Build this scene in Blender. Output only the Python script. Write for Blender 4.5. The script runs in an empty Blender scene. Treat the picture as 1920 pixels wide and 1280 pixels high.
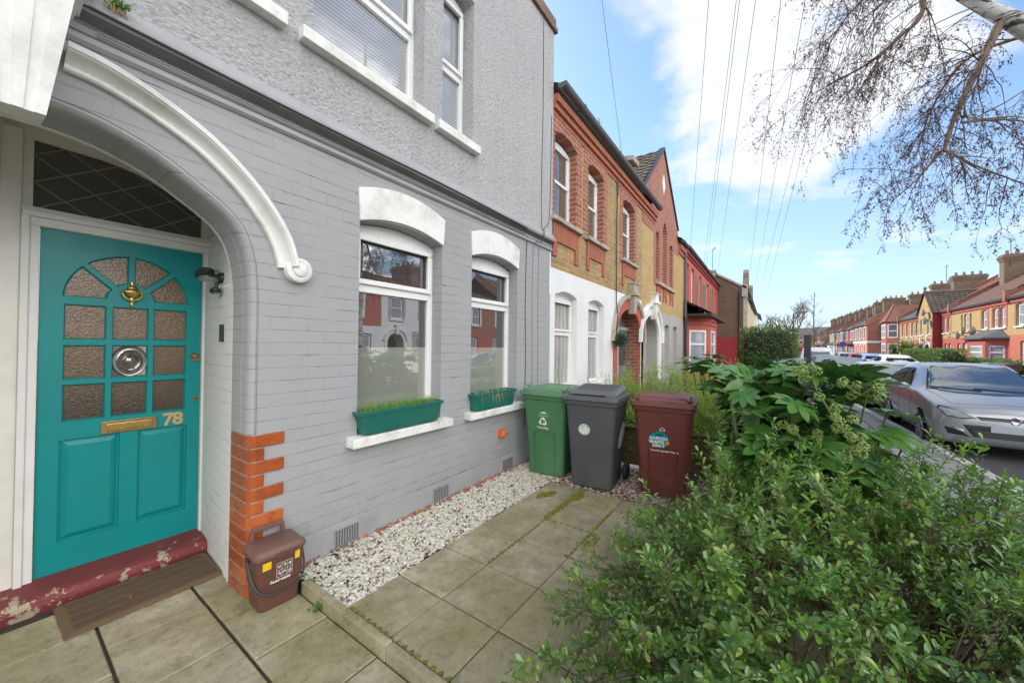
import bpy, bmesh, math, random
import numpy as np
from mathutils import Vector, Matrix, Euler
from mathutils.geometry import delaunay_2d_cdt
from mathutils.bvhtree import BVHTree
random.seed(7); rng = np.random.default_rng(11)
scene = bpy.context.scene
COL = scene.collection
PI = math.pi
R = math.radians

# ------------------------------------------------------------------ objects
def tag(o, label=None, cat=None, group=None, kind=None):
    if label: o['label'] = label
    if cat: o['category'] = cat
    if group: o['group'] = group
    if kind: o['kind'] = kind
    return o

def thing(name, label, cat, loc=(0, 0, 0), rz=0.0, group=None):
    o = bpy.data.objects.new(name, None); COL.objects.link(o)
    o.location = loc; o.rotation_euler = (0, 0, rz); o.empty_display_size = .1
    return tag(o, label, cat, group)

def link_mesh(name, me, m, parent=None):
    o = bpy.data.objects.new(name, me); COL.objects.link(o)
    if m is not None:
        for k in (m if isinstance(m, (list, tuple)) else [m]): me.materials.append(k)
    if parent is not None: o.parent = parent
    return o

def copy_tree(o, parent=None):
    c = o.copy(); COL.objects.link(c)
    if parent is not None: c.parent = parent
    for ch in list(o.children): copy_tree(ch, c)
    return c

class MB:
    """collects shapes, then becomes ONE mesh object"""
    def __init__(s): s.v = []; s.f = []; s.mi = []; s.cur = 0
    def add(s, vs, fs):
        b = len(s.v); s.v += [tuple(p) for p in vs]
        for f in fs: s.f.append(tuple(i + b for i in f)); s.mi.append(s.cur)
        return s
    def box(s, x0, x1, y0, y1, z0, z1, taper=None):
        v = [(x0, y0, z0), (x1, y0, z0), (x1, y1, z0), (x0, y1, z0), (x0, y0, z1), (x1, y0, z1), (x1, y1, z1), (x0, y1, z1)]
        return s.add(v, [(0, 3, 2, 1), (4, 5, 6, 7), (0, 1, 5, 4), (1, 2, 6, 5), (2, 3, 7, 6), (3, 0, 4, 7)])
    def hexa(s, b, t):   # two quads bottom / top, ccw from above
        return s.add(list(b) + list(t), [(0, 3, 2, 1), (4, 5, 6, 7), (0, 1, 5, 4), (1, 2, 6, 5), (2, 3, 7, 6), (3, 0, 4, 7)])
    def tube(s, pts, rad, n=6, cap=True):
        pts = [Vector(p) for p in pts]; k = len(pts)
        rad = rad if isinstance(rad, (list, tuple)) else [rad] * k
        vs = []; fs = []
        t = (pts[1] - pts[0]).normalized()
        a = t.orthogonal().normalized()
        for i, p in enumerate(pts):
            t = (pts[min(i + 1, k - 1)] - pts[max(i - 1, 0)])
            if t.length < 1e-9: t = Vector((0, 0, 1))
            t.normalize()
            a = (a - t * a.dot(t))
            if a.length < 1e-6: a = t.orthogonal()
            a.normalize(); b = t.cross(a)
            for j in range(n):
                w = 2 * PI * j / n; vs.append(p + (a * math.cos(w) + b * math.sin(w)) * rad[i])
        for i in range(k - 1):
            for j in range(n):
                fs.append((i * n + j, i * n + (j + 1) % n, (i + 1) * n + (j + 1) % n, (i + 1) * n + j))
        if cap: fs.append(tuple(range(n - 1, -1, -1))); fs.append(tuple((k - 1) * n + j for j in range(n)))
        return s.add(vs, fs)
    def lathe(s, prof, c=(0, 0, 0), axis='z', n=20, squash=1.0, cap=True):
        vs = []; fs = []; k = len(prof)
        for r, h in prof:
            for j in range(n):
                w = 2 * PI * j / n; x, y = r * math.cos(w), r * math.sin(w) * squash
                p = {'z': (x, y, h), 'y': (x, h, y), 'x': (h, x, y)}[axis]
                vs.append((p[0] + c[0], p[1] + c[1], p[2] + c[2]))
        for i in range(k - 1):
            for j in range(n):
                q = (i * n + j, i * n + (j + 1) % n, (i + 1) * n + (j + 1) % n, (i + 1) * n + j)
                fs.append(q if axis != 'y' else q[::-1])
        e = (tuple(range(n - 1, -1, -1)), tuple((k - 1) * n + j for j in range(n)))
        for q in (e if cap else ()): fs.append(q if axis != 'y' else q[::-1])
        return s.add(vs, fs)
    def prism_xz(s, poly, y0, y1):   # poly in (x,z) ccw seen from -y
        n = len(poly)
        vs = [(x, y0, z) for x, z in poly] + [(x, y1, z) for x, z in poly]
        fs = [tuple(range(n)), tuple(range(2 * n - 1, n - 1, -1))]
        fs += [((i + 1) % n, i, n + i, n + (i + 1) % n) for i in range(n)]
        return s.add(vs, fs)
    def prism_x(s, prof, x0, x1):    # profile in (y,z), swept along x
        n = len(prof)
        vs = [(x0, y, z) for y, z in prof] + [(x1, y, z) for y, z in prof]
        fs = [tuple(range(n - 1, -1, -1)), tuple(range(n, 2 * n))]
        fs += [(i, (i + 1) % n, n + (i + 1) % n, n + i) for i in range(n)]
        return s.add(vs, fs)
    def sweep(s, path, prof, close=False):
        """path of (pos, out, side) frames; prof list of (a,b) -> pos+out*a+side*b"""
        k = len(path); n = len(prof); vs = []; fs = []
        for p, o, d in path:
            for a, b in prof: vs.append(Vector(p) + Vector(o) * a + Vector(d) * b)
        m = n if close else n - 1
        for i in range(k - 1):
            for j in range(m):
                fs.append((i * n + j, (i + 1) * n + j, (i + 1) * n + (j + 1) % n, i * n + (j + 1) % n))
        if close: fs.append(tuple(range(n))); fs.append(tuple((k - 1) * n + j for j in range(n - 1, -1, -1)))
        return s.add(vs, fs)
    def panel(s, outline, holes, y, depth=0.0, flip=False):
        """flat wall in the XZ plane at y, real holes with reveals"""
        co = []; ed = []
        for lp in [outline] + list(holes):
            b = len(co); n = len(lp); co += [Vector((float(x), float(z))) for x, z in lp]
            ed += [(b + i, b + (i + 1) % n) for i in range(n)]
        vo, eo, fo, *_ = delaunay_2d_cdt(co, ed, [], 0, 1e-5)
        def inside(p, lp):
            c = False; n = len(lp)
            for i in range(n):
                x1, z1 = lp[i]; x2, z2 = lp[(i + 1) % n]
                if (z1 > p[1]) != (z2 > p[1]) and p[0] < (x2 - x1) * (p[1] - z1) / (z2 - z1) + x1: c = not c
            return c
        fs = []
        for f in fo:
            cx = sum(vo[i][0] for i in f) / 3; cz = sum(vo[i][1] for i in f) / 3
            if inside((cx, cz), outline) and not any(inside((cx, cz), h) for h in holes):
                a, b, c = [vo[i] for i in f]
                area = (b[0] - a[0]) * (c[1] - a[1]) - (b[1] - a[1]) * (c[0] - a[0])
                fs.append(tuple(f) if (area > 0) != flip else tuple(f)[::-1])
        s.add([(v[0], y, v[1]) for v in vo], fs)
        if depth:
            for h in holes:
                n = len(h)
                s.add([(x, y, z) for x, z in h] + [(x, y + depth, z) for x, z in h],
                      [(i, (i + 1) % n, n + (i + 1) % n, n + i) for i in range(n)])
        return s
    def build(s, name, m, parent=None, smooth=None, bevel=0.0, world=False, seg=2):
        me = bpy.data.meshes.new(name)
        v = s.v
        if world and parent is not None:
            inv = Matrix.LocRotScale(parent.location, parent.rotation_euler, None).inverted()
            v = [inv @ Vector(p) for p in v]
        me.from_pydata([tuple(p) for p in v], [], s.f); me.update()
        if any(s.mi): me.polygons.foreach_set('material_index', s.mi)
        if bevel:
            bm = bmesh.new(); bm.from_mesh(me)
            bmesh.ops.remove_doubles(bm, verts=bm.verts, dist=1e-5)
            es = [e for e in bm.edges if len(e.link_faces) == 2 and e.calc_face_angle(0) > .5]
            bmesh.ops.bevel(bm, geom=es, offset=bevel, segments=seg, affect='EDGES', profile=.6, clamp_overlap=True)
            bm.to_mesh(me); bm.free()
        if smooth is not None:
            me.polygons.foreach_set('use_smooth', [True] * len(me.polygons))
            me.set_sharp_from_angle(angle=R(smooth))
        o = link_mesh(name, me, m, parent)
        return o

def np_mesh(name, V, F, m, parent=None, smooth=False):
    """fast mesh from numpy arrays, F (n,k)"""
    me = bpy.data.meshes.new(name)
    n, k = F.shape
    me.vertices.add(len(V)); me.vertices.foreach_set('co', np.ascontiguousarray(V, np.float32).ravel())
    me.loops.add(n * k); me.loops.foreach_set('vertex_index', np.ascontiguousarray(F, np.int32).ravel())
    me.polygons.add(n); me.polygons.foreach_set('loop_start', np.arange(0, n * k, k, dtype=np.int32))
    me.polygons.foreach_set('loop_total', np.full(n, k, np.int32))
    if smooth: me.polygons.foreach_set('use_smooth', np.ones(n, bool))
    me.update(calc_edges=True); me.validate()
    return link_mesh(name, me, m, parent)

def instance(T_v, T_f, mats, locs):
    """bake a template at many 3x3 matrices + locations"""
    k = len(T_v); n = len(locs)
    V = np.einsum('nij,kj->nki', mats, T_v) + locs[:, None, :]
    F = (T_f[None] + (np.arange(n) * k)[:, None, None]).reshape(-1, T_f.shape[1])
    return V.reshape(-1, 3), F

def basis(fwd, up, roll=None):
    """rows of frames: columns = (side, fwd, normal)"""
    f = fwd / (np.linalg.norm(fwd, axis=1, keepdims=True) + 1e-9)
    s = np.cross(f, up); s /= np.linalg.norm(s, axis=1, keepdims=True) + 1e-9
    u = np.cross(s, f)
    if roll is not None:
        c, d = np.cos(roll)[:, None], np.sin(roll)[:, None]
        s, u = s * c + u * d, u * c - s * d
    return np.stack([s, f, u], 2)

def text_mesh(body, size, m, parent, mat4, name='lettering', depth=.002, align='CENTER', bold=0.0):
    cu = bpy.data.curves.new(name, 'FONT'); cu.body = body; cu.size = size; cu.extrude = depth
    cu.align_x = align; cu.align_y = 'CENTER'; cu.offset = bold; cu.resolution_u = 3
    t = bpy.data.objects.new(name, cu); COL.objects.link(t)
    dg = bpy.context.evaluated_depsgraph_get(); dg.update()
    me = bpy.data.meshes.new_from_object(t.evaluated_get(dg))
    bpy.data.objects.remove(t); bpy.data.curves.remove(cu)
    me.transform(mat4); me.materials.clear()
    me.name = name
    return link_mesh(name, me, m, parent)

def frame4(o, xdir, zdir):
    """matrix placing text (x right, y up) at o; xdir right, zdir up"""
    x = Vector(xdir).normalized(); z = Vector(zdir).normalized(); n = x.cross(z)
    return Matrix(((x[0], z[0], n[0], o[0]), (x[1], z[1], n[1], o[1]), (x[2], z[2], n[2], o[2]), (0, 0, 0, 1)))

# ------------------------------------------------------------------ materials
class NT:
    def __init__(s, name):
        s.m = bpy.data.materials.new(name); s.m.use_nodes = True; s.t = s.m.node_tree
        s.b = s.t.nodes['Principled BSDF']; s.out = s.t.nodes['Material Output']
    def n(s, typ, ins=None, **attrs):
        nd = s.t.nodes.new('ShaderNode' + typ)
        for k, v in attrs.items(): setattr(nd, k, v)
        for k, v in (ins or {}).items():
            sk = nd.inputs[k]
            if hasattr(v, 'is_output'): s.t.links.new(v, sk)
            else: sk.default_value = v
        return nd
    def l(s, a, b): s.t.links.new(a, b)
    def math(s, op, a, b=0.0, c=0.0, clamp=False):
        nd = s.n('Math', {0: a, 1: b, 2: c}, operation=op, use_clamp=clamp); return nd.outputs[0]
    def mix(s, fac, a, b, mode='MIX'):
        nd = s.t.nodes.new('ShaderNodeMix'); nd.data_type = 'RGBA'; nd.blend_type = mode; nd.clamp_factor = True
        for i, v in ((0, fac), (6, a), (7, b)):
            if hasattr(v, 'is_output'): s.l(v, nd.inputs[i])
            else: nd.inputs[i].default_value = v if i == 0 else c4(v)
        return nd.outputs[2]
    def noise(s, vec, scale, detail=4, rough=.55, dist=0.0):
        return s.n('TexNoise', {'Vector': vec, 'Scale': scale, 'Detail': detail, 'Roughness': rough, 'Distortion': dist}).outputs['Fac']
    def ramp(s, fac, *stops):
        nd = s.n('ValToRGB', {0: fac}); e = nd.color_ramp.elements
        while len(e) < len(stops): e.new(.5)
        for k, (p, c) in zip(e, stops): k.position = p; k.color = c4(c)
        return nd.outputs[0]
    def step(s, v, a, b):
        return s.n('MapRange', {0: v, 1: a, 2: b, 3: 0., 4: 1.}, clamp=True).outputs[0]
    def bump(s, h, strength=.3, dist=.01, prev=None):
        ins = {'Height': h, 'Strength': strength, 'Distance': dist}
        if prev is not None: ins['Normal'] = prev
        return s.n('Bump', ins).outputs[0]
    def set(s, **k):
        for a, v in k.items():
            sk = s.b.inputs[a.replace('_', ' ')]
            if hasattr(v, 'is_output'): s.l(v, sk)
            else: sk.default_value = v if not isinstance(v, tuple) else c4(v)
        return s
    def obj(s): return s.n('TexCoord').outputs['Object']
    def wallvec(s):
        """(along the wall, height, 0) for walls facing x or y"""
        p = s.n('SeparateXYZ', {0: s.obj()}).outputs
        nn = s.n('SeparateXYZ', {0: s.n('TexCoord').outputs['Normal']}).outputs
        ax = s.math('GREATER_THAN', s.math('ABSOLUTE', nn[0]), .7)
        u = s.math('ADD', s.math('MULTIPLY', p[1], ax), s.math('MULTIPLY', p[0], s.math('SUBTRACT', 1., ax)))
        return s.n('CombineXYZ', {0: u, 1: p[2], 2: 0.}).outputs[0]

def c4(c):
    if isinstance(c, (int, float)): return (c, c, c, 1)
    return tuple(c) if len(c) == 4 else (*c, 1)

def mul(c, k): return tuple(min(1, x * k) for x in c[:3])

def plain(name, col, rough=.5, metal=0.0, var=.12, scale=9., bump=.05, bscale=60., dirt=None, dirtamt=.35, **kw):
    t = NT(name); o = t.obj()
    n1 = t.noise(o, scale, 5)
    c = t.mix(n1, mul(col, 1 - var), mul(col, 1 + var))
    if dirt: c = t.mix(t.math('MULTIPLY', t.step(t.noise(o, scale * .6, 8, .7), .48, .72), dirtamt), c, dirt)
    r = t.math('ADD', t.math('MULTIPLY', t.noise(o, scale * 2.3, 4), .25), rough - .12)
    t.set(Base_Color=c, Roughness=r, Metallic=metal)
    if bump: t.set(Normal=t.bump(t.noise(o, bscale, 4), bump, .01))
    for k, v in kw.items(): t.set(**{k: v})
    return t.m

def brickwork(name, c1, c2, mortar, bw=.255, bh=.0893, ms=.011, rough=.85, grime=(.05, .045, .04), amt=.3, yellow=None):
    t = NT(name); w = t.wallvec()
    wob = t.n('VectorMath', {0: w, 1: t.n('VectorMath', {0: t.n('TexNoise', {'Vector': w, 'Scale': 9., 'Detail': 2.}).outputs['Color'], 'Scale': .006}, operation='SCALE').outputs[0]}, operation='ADD').outputs[0]
    b = t.n('TexBrick', {'Vector': wob, 'Color1': c4(c1), 'Color2': c4(c2), 'Mortar': c4(mortar), 'Scale': 1., 'Mortar Size': ms, 'Mortar Smooth': .3, 'Bias': 0., 'Brick Width': bw, 'Row Height': bh})
    n = t.noise(w, 2.2, 6, .65); n2 = t.noise(w, 30, 4)
    col = t.mix(t.math('MULTIPLY', t.step(n, .42, .75), amt), b.outputs[0], grime)
    col = t.mix(t.math('MULTIPLY', n2, .5), col, mul(c1, .55))
    h = t.math('SUBTRACT', 1., b.outputs['Fac'])
    t.set(Base_Color=col, Roughness=rough, Normal=t.bump(t.noise(w, 70, 3), .25, .004, t.bump(h, .7, .008)))
    return t.m

def painted_brick(name, col, bw=.255, bh=.0893, stain=(.12, .11, .1)):
    t = NT(name); w = t.wallvec()
    wob = t.n('VectorMath', {0: w, 1: t.n('VectorMath', {0: t.n('TexNoise', {'Vector': w, 'Scale': 7., 'Detail': 3.}).outputs['Color'], 'Scale': .012}, operation='SCALE').outputs[0]}, operation='ADD').outputs[0]
    b = t.n('TexBrick', {'Vector': wob, 'Color1': (0, 0, 0, 1), 'Color2': (1, 1, 1, 1), 'Mortar': (.5, .5, .5, 1), 'Scale': 1., 'Mortar Size': .0075, 'Mortar Smooth': .55, 'Bias': 0., 'Brick Width': bw, 'Row Height': bh})
    # a pointed wall is never even: fade the joints in and out, vertical ones most
    p = t.n('SeparateXYZ', {0: w}).outputs
    mask = t.step(t.noise(w, 3.1, 4, .6), .38, .62)
    hz = t.n('SeparateXYZ', {0: wob}).outputs[1]; fr_ = t.math('FRACT', t.math('DIVIDE', hz, bh))
    horiz = t.math('MAXIMUM', t.math('LESS_THAN', fr_, .06), t.math('GREATER_THAN', fr_, .94))
    jj = t.math('MULTIPLY', b.outputs['Fac'], t.math('ADD', .42, t.math('MULTIPLY', horiz, .58)))
    joint = t.math('MULTIPLY', jj, t.math('ADD', .18, t.math('MULTIPLY', mask, .82)))
    crack = t.step(t.noise(t.n('VectorMath', {0: w, 1: (2.5, 26., 1.)}, operation='MULTIPLY').outputs[0], 1.4, 5, .7), .56, .66)
    dark = t.math('MULTIPLY', t.math('MULTIPLY', joint, crack), .85)
    n = t.noise(w, 1.3, 6, .6); nf = t.noise(w, 45, 4)
    c = t.mix(n, mul(col, .9), mul(col, 1.08))
    c = t.mix(t.math('MULTIPLY', b.outputs[0], .12), c, mul(col, .78))
    c = t.mix(t.math('MULTIPLY', t.step(t.noise(w, 5.5, 8, .72), .60, .70), .22), c, mul(stain, 1.6))
    c = t.mix(t.math('MULTIPLY', joint, .22), c, mul(col, .5))
    c = t.mix(dark, c, mul(stain, .5))
    low = t.math('MULTIPLY', t.math('SUBTRACT', 1., t.step(p[1], 0., .55)), t.step(t.noise(w, 6, 6, .7), .45, .7))
    c = t.mix(t.math('MULTIPLY', low, .45), c, stain)
    h = t.math('SUBTRACT', t.math('MULTIPLY', nf, .12), joint)
    h2 = t.math('ADD', t.noise(w, 14, 4, .6), t.math('MULTIPLY', b.outputs[0], .22))
    t.set(Base_Color=c, Roughness=.78, Normal=t.bump(h2, .22, .012, t.bump(h, .6, .006)))
    return t.m

def roughcast(name, col):
    t = NT(name); o = t.obj(); w = t.wallvec()
    v = t.n('TexVoronoi', {'Vector': o, 'Scale': 40., 'Randomness': 1.}, feature='SMOOTH_F1').outputs[0]
    st = t.n('VectorMath', {0: o, 1: (1., 1., 1.8)}, operation='MULTIPLY').outputs[0]
    n = t.noise(st, 31, 6, .66, .5); n1 = t.noise(o, 1.1, 5)
    streak = t.step(t.noise(t.n('VectorMath', {0: w, 1: (4., .25, 1.)}, operation='MULTIPLY').outputs[0], 1.6, 5, .6), .5, .75)
    c = t.mix(n1, mul(col, .9), mul(col, 1.1))
    c = t.mix(t.math('MULTIPLY', t.step(n, .52, .66), .60), c, mul(col, .40))
    c = t.mix(t.math('MULTIPLY', t.step(n, .46, .36), .35), c, mul(col, 1.3))
    c = t.mix(t.math('MULTIPLY', streak, .22), c, mul(col, .55))
    h = t.math('SUBTRACT', t.math('MULTIPLY', n, -1.2), t.math('MULTIPLY', v, .5))
    t.set(Base_Color=c, Roughness=.85, Normal=t.bump(h, 1., .020))
    return t.m

def chipped(name, top, under, sc=5., th=.55, rough=.55, nose=False):
    t = NT(name); o = t.obj(); n = t.noise(o, sc, 9, .68, .3)
    if nose:   # worn most along the nosing, and more towards the left
        p = t.n('SeparateXYZ', {0: o}).outputs; w = t.math('SUBTRACT', 1., t.step(p[1], .875, .99)); w2 = t.math('SUBTRACT', 1., t.step(p[0], -1.1, -.1))
        n = t.math('ADD', n, t.math('ADD', t.math('MULTIPLY', w, .07), t.math('MULTIPLY', t.math('MULTIPLY', w, w2), .07)))
    k = t.step(n, th, th + .02)
    c = t.mix(t.noise(o, sc * 2, 5), mul(top, .82), mul(top, 1.15)); u = t.mix(t.noise(o, 20, 6), mul(under, .7), mul(under, 1.15))
    t.set(Base_Color=t.mix(k, c, u), Roughness=rough, Normal=t.bump(t.noise(o, 60, 4), .15, .006, t.bump(k, -.6, .004)))
    return t.m

def tile_roof(name, c1, c2, lichen=(.30, .24, .06), amt=.25, sc=1.0):
    t = NT(name); o = t.obj()
    g = t.n('NewGeometry').outputs['Random Per Island']
    n = t.noise(o, 1.6 * sc, 6, .65); n2 = t.noise(o, 9, 6, .7)
    c = t.mix(n, c1, c2); c = t.mix(t.math('MULTIPLY', g, .5), c, mul(c1, .5))
    c = t.mix(t.math('MULTIPLY', t.step(n2, .52, .68), amt), c, lichen)
    t.set(Base_Color=c, Roughness=.85, Normal=t.bump(t.noise(o, 40, 4), .3, .01))
    return t.m

def leafmat(name, c1, c2, c3=None, p3=.06, rough=.38, trans=.25, back=1.5, spec=.5):
    t = NT(name); g = t.n('NewGeometry'); rnd = g.outputs['Random Per Island']; o = t.obj()
    c = t.mix(rnd, c1, c2)
    if c3: c = t.mix(t.math('LESS_THAN', t.math('FRACT', t.math('MULTIPLY', rnd, 17.3)), p3), c, c3)
    c = t.mix(t.math('MULTIPLY', t.step(t.noise(o, 2.3, 3), .4, .65), .35), c, mul(c1, .6))
    bc = t.mix(g.outputs['Backfacing'], c, mul(c2, back))
    t.set(Base_Color=bc, Roughness=rough, Specular_IOR_Level=spec)
    tr = t.n('BsdfTranslucent', {'Color': t.mix(.5, c, mul(c2, 2.2))})
    mx = t.n('MixShader', {0: trans, 1: t.b.outputs[0], 2: tr.outputs[0]})
    t.l(mx.outputs[0], t.out.inputs[0])
    return t.m

def glazing(name, inside, ior=1.75, split=None, inside2=None, wav=.004, curtains=False, blinds=False):
    """window glass: mirror by Fresnel over what stands behind the pane"""
    t = NT(name); o = t.obj(); p = t.n('SeparateXYZ', {0: o}).outputs
    c = t.mix(t.noise(o, 1.2, 4), mul(inside, .75), mul(inside, 1.2))
    if split is not None:
        c = t.mix(t.math('LESS_THAN', p[2], split), c, inside2)
    if curtains:
        u = t.math('ADD', p[0], p[1])
        fold = t.math('SINE', t.math('ADD', t.math('MULTIPLY', u, 46.), t.math('MULTIPLY', t.noise(o, 2.2, 3), 9.)))
        c = t.mix(t.math('MULTIPLY', t.math('ADD', fold, 1.), .3), c, mul(inside, .45))
    if blinds:
        sl = t.math('SINE', t.math('MULTIPLY', p[2], 2 * PI / .034)); c = t.mix(t.math('MULTIPLY', t.math('ADD', sl, 1.), .34), c, mul(inside, .38))
    d = t.n('BsdfDiffuse', {'Color': c}); nb = t.bump(t.noise(o, 2.4, 2), .12, wav)
    gl = t.n('BsdfGlossy', {'Color': (.95, .97, 1, 1), 'Roughness': .006, 'Normal': nb})
    fr = t.n('Fresnel', {'IOR': ior, 'Normal': nb})
    mx = t.n('MixShader', {0: fr.outputs[0], 1: d.outputs[0], 2: gl.outputs[0]})
    t.l(mx.outputs[0], t.out.inputs[0])
    return t.m
# ------------------------------------------------------------------ palette
GREY = (.36, .36, .362)
m_grey_brick = painted_brick('grey_painted_brick', GREY)
m_grey_smooth = plain('grey_masonry_paint', GREY, .6, var=.09, scale=3, bump=.12, bscale=22, dirt=(.17, .16, .15), dirtamt=.3)
m_grey_groove = plain('grey_paint_dark', (.145, .142, .142), .75, var=.3, scale=6, dirt=(.06, .055, .05), dirtamt=.5)
m_rough = roughcast('grey_roughcast', (.50, .498, .497))
m_white = plain('white_paint_wood', (.78, .77, .73), .45, var=.05, scale=5, bump=.08, bscale=14, dirt=(.45, .42, .36), dirtamt=.3)
m_whitestone = plain('white_paint_stone', (.80, .80, .76), .55, var=.06, scale=4, bump=.25, bscale=26, dirt=(.27, .27, .21), dirtamt=.55)
m_cream = plain('cream_paint_wood', (.80, .775, .70), .5, var=.07, scale=4, bump=.1, bscale=12, dirt=(.42, .38, .3), dirtamt=.35)
m_whitebrick = painted_brick('white_painted_brick', (.76, .75, .71), stain=(.35, .3, .24))
m_upvc = plain('white_window_frame', (.82, .82, .81), .3, var=.02, bump=0, dirt=(.55, .53, .48), dirtamt=.2)
m_sill = plain('white_sill_paint', (.78, .78, .74), .6, var=.08, scale=6, bump=.25, bscale=30, dirt=(.22, .24, .13), dirtamt=.55)
m_teal = plain('teal_gloss_paint', (.0, .265, .258), .34, var=.05, scale=3, bump=.06, bscale=9, dirt=(.02, .17, .17), dirtamt=.3)
m_brass = plain('brass', (.62, .42, .14), .3, 1.0, var=.2, scale=30, bump=.05, dirt=(.25, .15, .05), dirtamt=.5)
m_brassd = plain('dull_brass', (.38, .27, .12), .42, .9, var=.25, scale=22, bump=.08, dirt=(.12, .08, .05), dirtamt=.5)
m_gold = plain('gold_number', (.60, .40, .16), .5, .2, var=.15, scale=40)
m_black = plain('black_plastic', (.025, .025, .026), .4, var=.2)
m_dark = plain('dark_void', (.008, .008, .008), .9, bump=0)
m_lead = plain('lead_came', (.26, .25, .22), .6, var=.2)
m_redstep = chipped('red_step_paint', (.20, .035, .038), (.44, .37, .25), 6.5, .615, .6, True)
def quoinmat():
    t = NT('orange_glazed_brick'); o = t.obj(); rnd = t.n('ObjectInfo').outputs['Random']
    c = t.mix(rnd, (.33, .07, .02), (.50, .13, .036)); n = t.noise(o, 9, 7, .7)
    c = t.mix(t.math('MULTIPLY', t.step(n, .45, .7), .65), c, (.16, .032, .014)); c = t.mix(t.math('MULTIPLY', t.step(t.noise(o, 34, 5, .7), .60, .68), .5), c, (.10, .03, .018))
    p = t.n('SeparateXYZ', {0: o}).outputs; low = t.math('MULTIPLY', t.math('SUBTRACT', 1., t.step(p[2], .0, .35)), t.step(t.noise(o, 14, 6, .7), .5, .62)); c = t.mix(t.math('MULTIPLY', low, .6), c, (.30, .22, .16))
    t.set(Base_Color=c, Roughness=t.math('ADD', .16, t.math('MULTIPLY', n, .25)), Normal=t.bump(t.noise(o, 22, 4), .12, .006)); return t.m
m_quoin = quoinmat()
m_mortar = plain('mortar', (.36, .33, .30), .9, var=.2)
m_cable = plain('cable', (.05, .05, .052), .6, bump=0)
m_gcable = plain('grey_painted_cable', (.25, .25, .26), .6, bump=0)
m_vent = plain('grey_vent', (.30, .30, .31), .6, var=.15)
m_brickcap = brickwork('weathered_brick_coping', (.24, .12, .08), (.30, .20, .13), (.2, .18, .15), .2, .07)
RED1, RED2 = (.44, .13, .068), (.34, .088, .05)
YEL1, YEL2 = (.52, .33, .115), (.36, .20, .07)
m_redbrick = brickwork('red_brick', RED1, RED2, (.46, .37, .30), ms=.014)
m_redrub = brickwork('red_rubbed_brick', (.46, .145, .075), (.38, .105, .055), (.46, .30, .22), .085, .30, .005, amt=.15)
m_stock = brickwork('yellow_stock_brick', YEL1, YEL2, (.44, .37, .26), ms=.014, amt=.4)
m_stock2 = brickwork('golden_stock_brick', (.60, .40, .14), (.50, .31, .095), (.48, .40, .27), ms=.014, amt=.2)
m_brown = brickwork('brown_stock_brick', (.27, .17, .10), (.17, .10, .065), (.26, .21, .16), ms=.014, amt=.45)
m_redpaint = painted_brick('red_painted_brick', (.46, .115, .085))
m_crimson = painted_brick('crimson_painted_and_shaded_brick', (.30, .03, .04))
m_orangepaint = painted_brick('orange_painted_wall', (.52, .17, .10))
m_whitewall = plain('white_render', (.78, .78, .77), .6, var=.05, scale=2, bump=.12, bscale=25, dirt=(.5, .48, .42), dirtamt=.3)
m_greywall = painted_brick('pale_grey_brick', (.42, .41, .39))
m_creamwall = plain('cream_render', (.60, .53, .38), .7, var=.1, scale=3, dirt=(.3, .27, .2), dirtamt=.4)
m_stone = plain('weathered_stone', (.42, .38, .31), .8, var=.2, scale=8, bump=.3, bscale=20, dirt=(.10, .09, .07), dirtamt=.7)
m_tile = tile_roof('dark_roof_tile', (.075, .06, .05), (.13, .095, .07))
m_tilelichen = tile_roof('lichened_roof_tile', (.07, .06, .05), (.13, .105, .075), (.36, .25, .05), .8)
m_slate = tile_roof('grey_slate', (.085, .09, .095), (.15, .15, .14), (.17, .17, .09), .35)
m_redtile = tile_roof('red_roof_tile', (.24, .09, .055), (.17, .075, .05), (.2, .15, .09), .35)
m_gutter = plain('grey_gutter', (.10, .105, .11), .5, var=.15, dirt=(.05, .05, .05))
m_dpipe = plain('black_downpipe', (.03, .03, .032), .5, var=.2)
m_glass_low = glazing('frosted_window_glass', (.045, .045, .042), 2.9, 1.66, (.28, .29, .245))
m_glass = glazing('window_glass', (.07, .07, .068), 1.9)
m_glass_up = glazing('upper_window_glass', (.34, .36, .38), 1.8)
m_glass_old = glazing('sash_window_glass', (.17, .145, .11), 2.3, curtains=True)
m_glass_blind = glazing('blind_window_glass', (.42, .43, .44), 2.3, blinds=True)
m_glass_cur = glazing('curtained_glass', (.46, .45, .42), 1.6, curtains=True)
m_glass_net = glazing('net_curtain_glass', (.42, .44, .50), 1.6, curtains=True)
m_glass_fan = glazing('dark_fanlight_glass', (.105, .10, .08), 1.5)  # lifted inside tone puts the reflected porch into the colour
def obscure(name, col, col2):
    t = NT(name); o = t.obj(); p = t.n('SeparateXYZ', {0: o}).outputs
    v = t.n('TexVoronoi', {'Vector': o, 'Scale': 95.}, feature='SMOOTH_F1').outputs[0]; n = t.noise(o, 45, 5, .6)
    h = t.math('ADD', v, n)
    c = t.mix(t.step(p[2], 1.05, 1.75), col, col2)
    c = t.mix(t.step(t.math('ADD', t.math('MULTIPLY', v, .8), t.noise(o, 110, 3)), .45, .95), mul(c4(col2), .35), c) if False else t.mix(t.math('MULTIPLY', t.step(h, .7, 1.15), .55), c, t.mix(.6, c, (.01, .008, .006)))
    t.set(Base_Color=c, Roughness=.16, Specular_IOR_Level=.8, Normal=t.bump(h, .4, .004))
    return t.m
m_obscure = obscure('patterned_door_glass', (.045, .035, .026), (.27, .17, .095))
def bullseye():
    t = NT('bullseye_glass'); t.set(Base_Color=(.30, .27, .25), Roughness=.08, Metallic=.85); return t.m
m_bull = bullseye()

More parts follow.
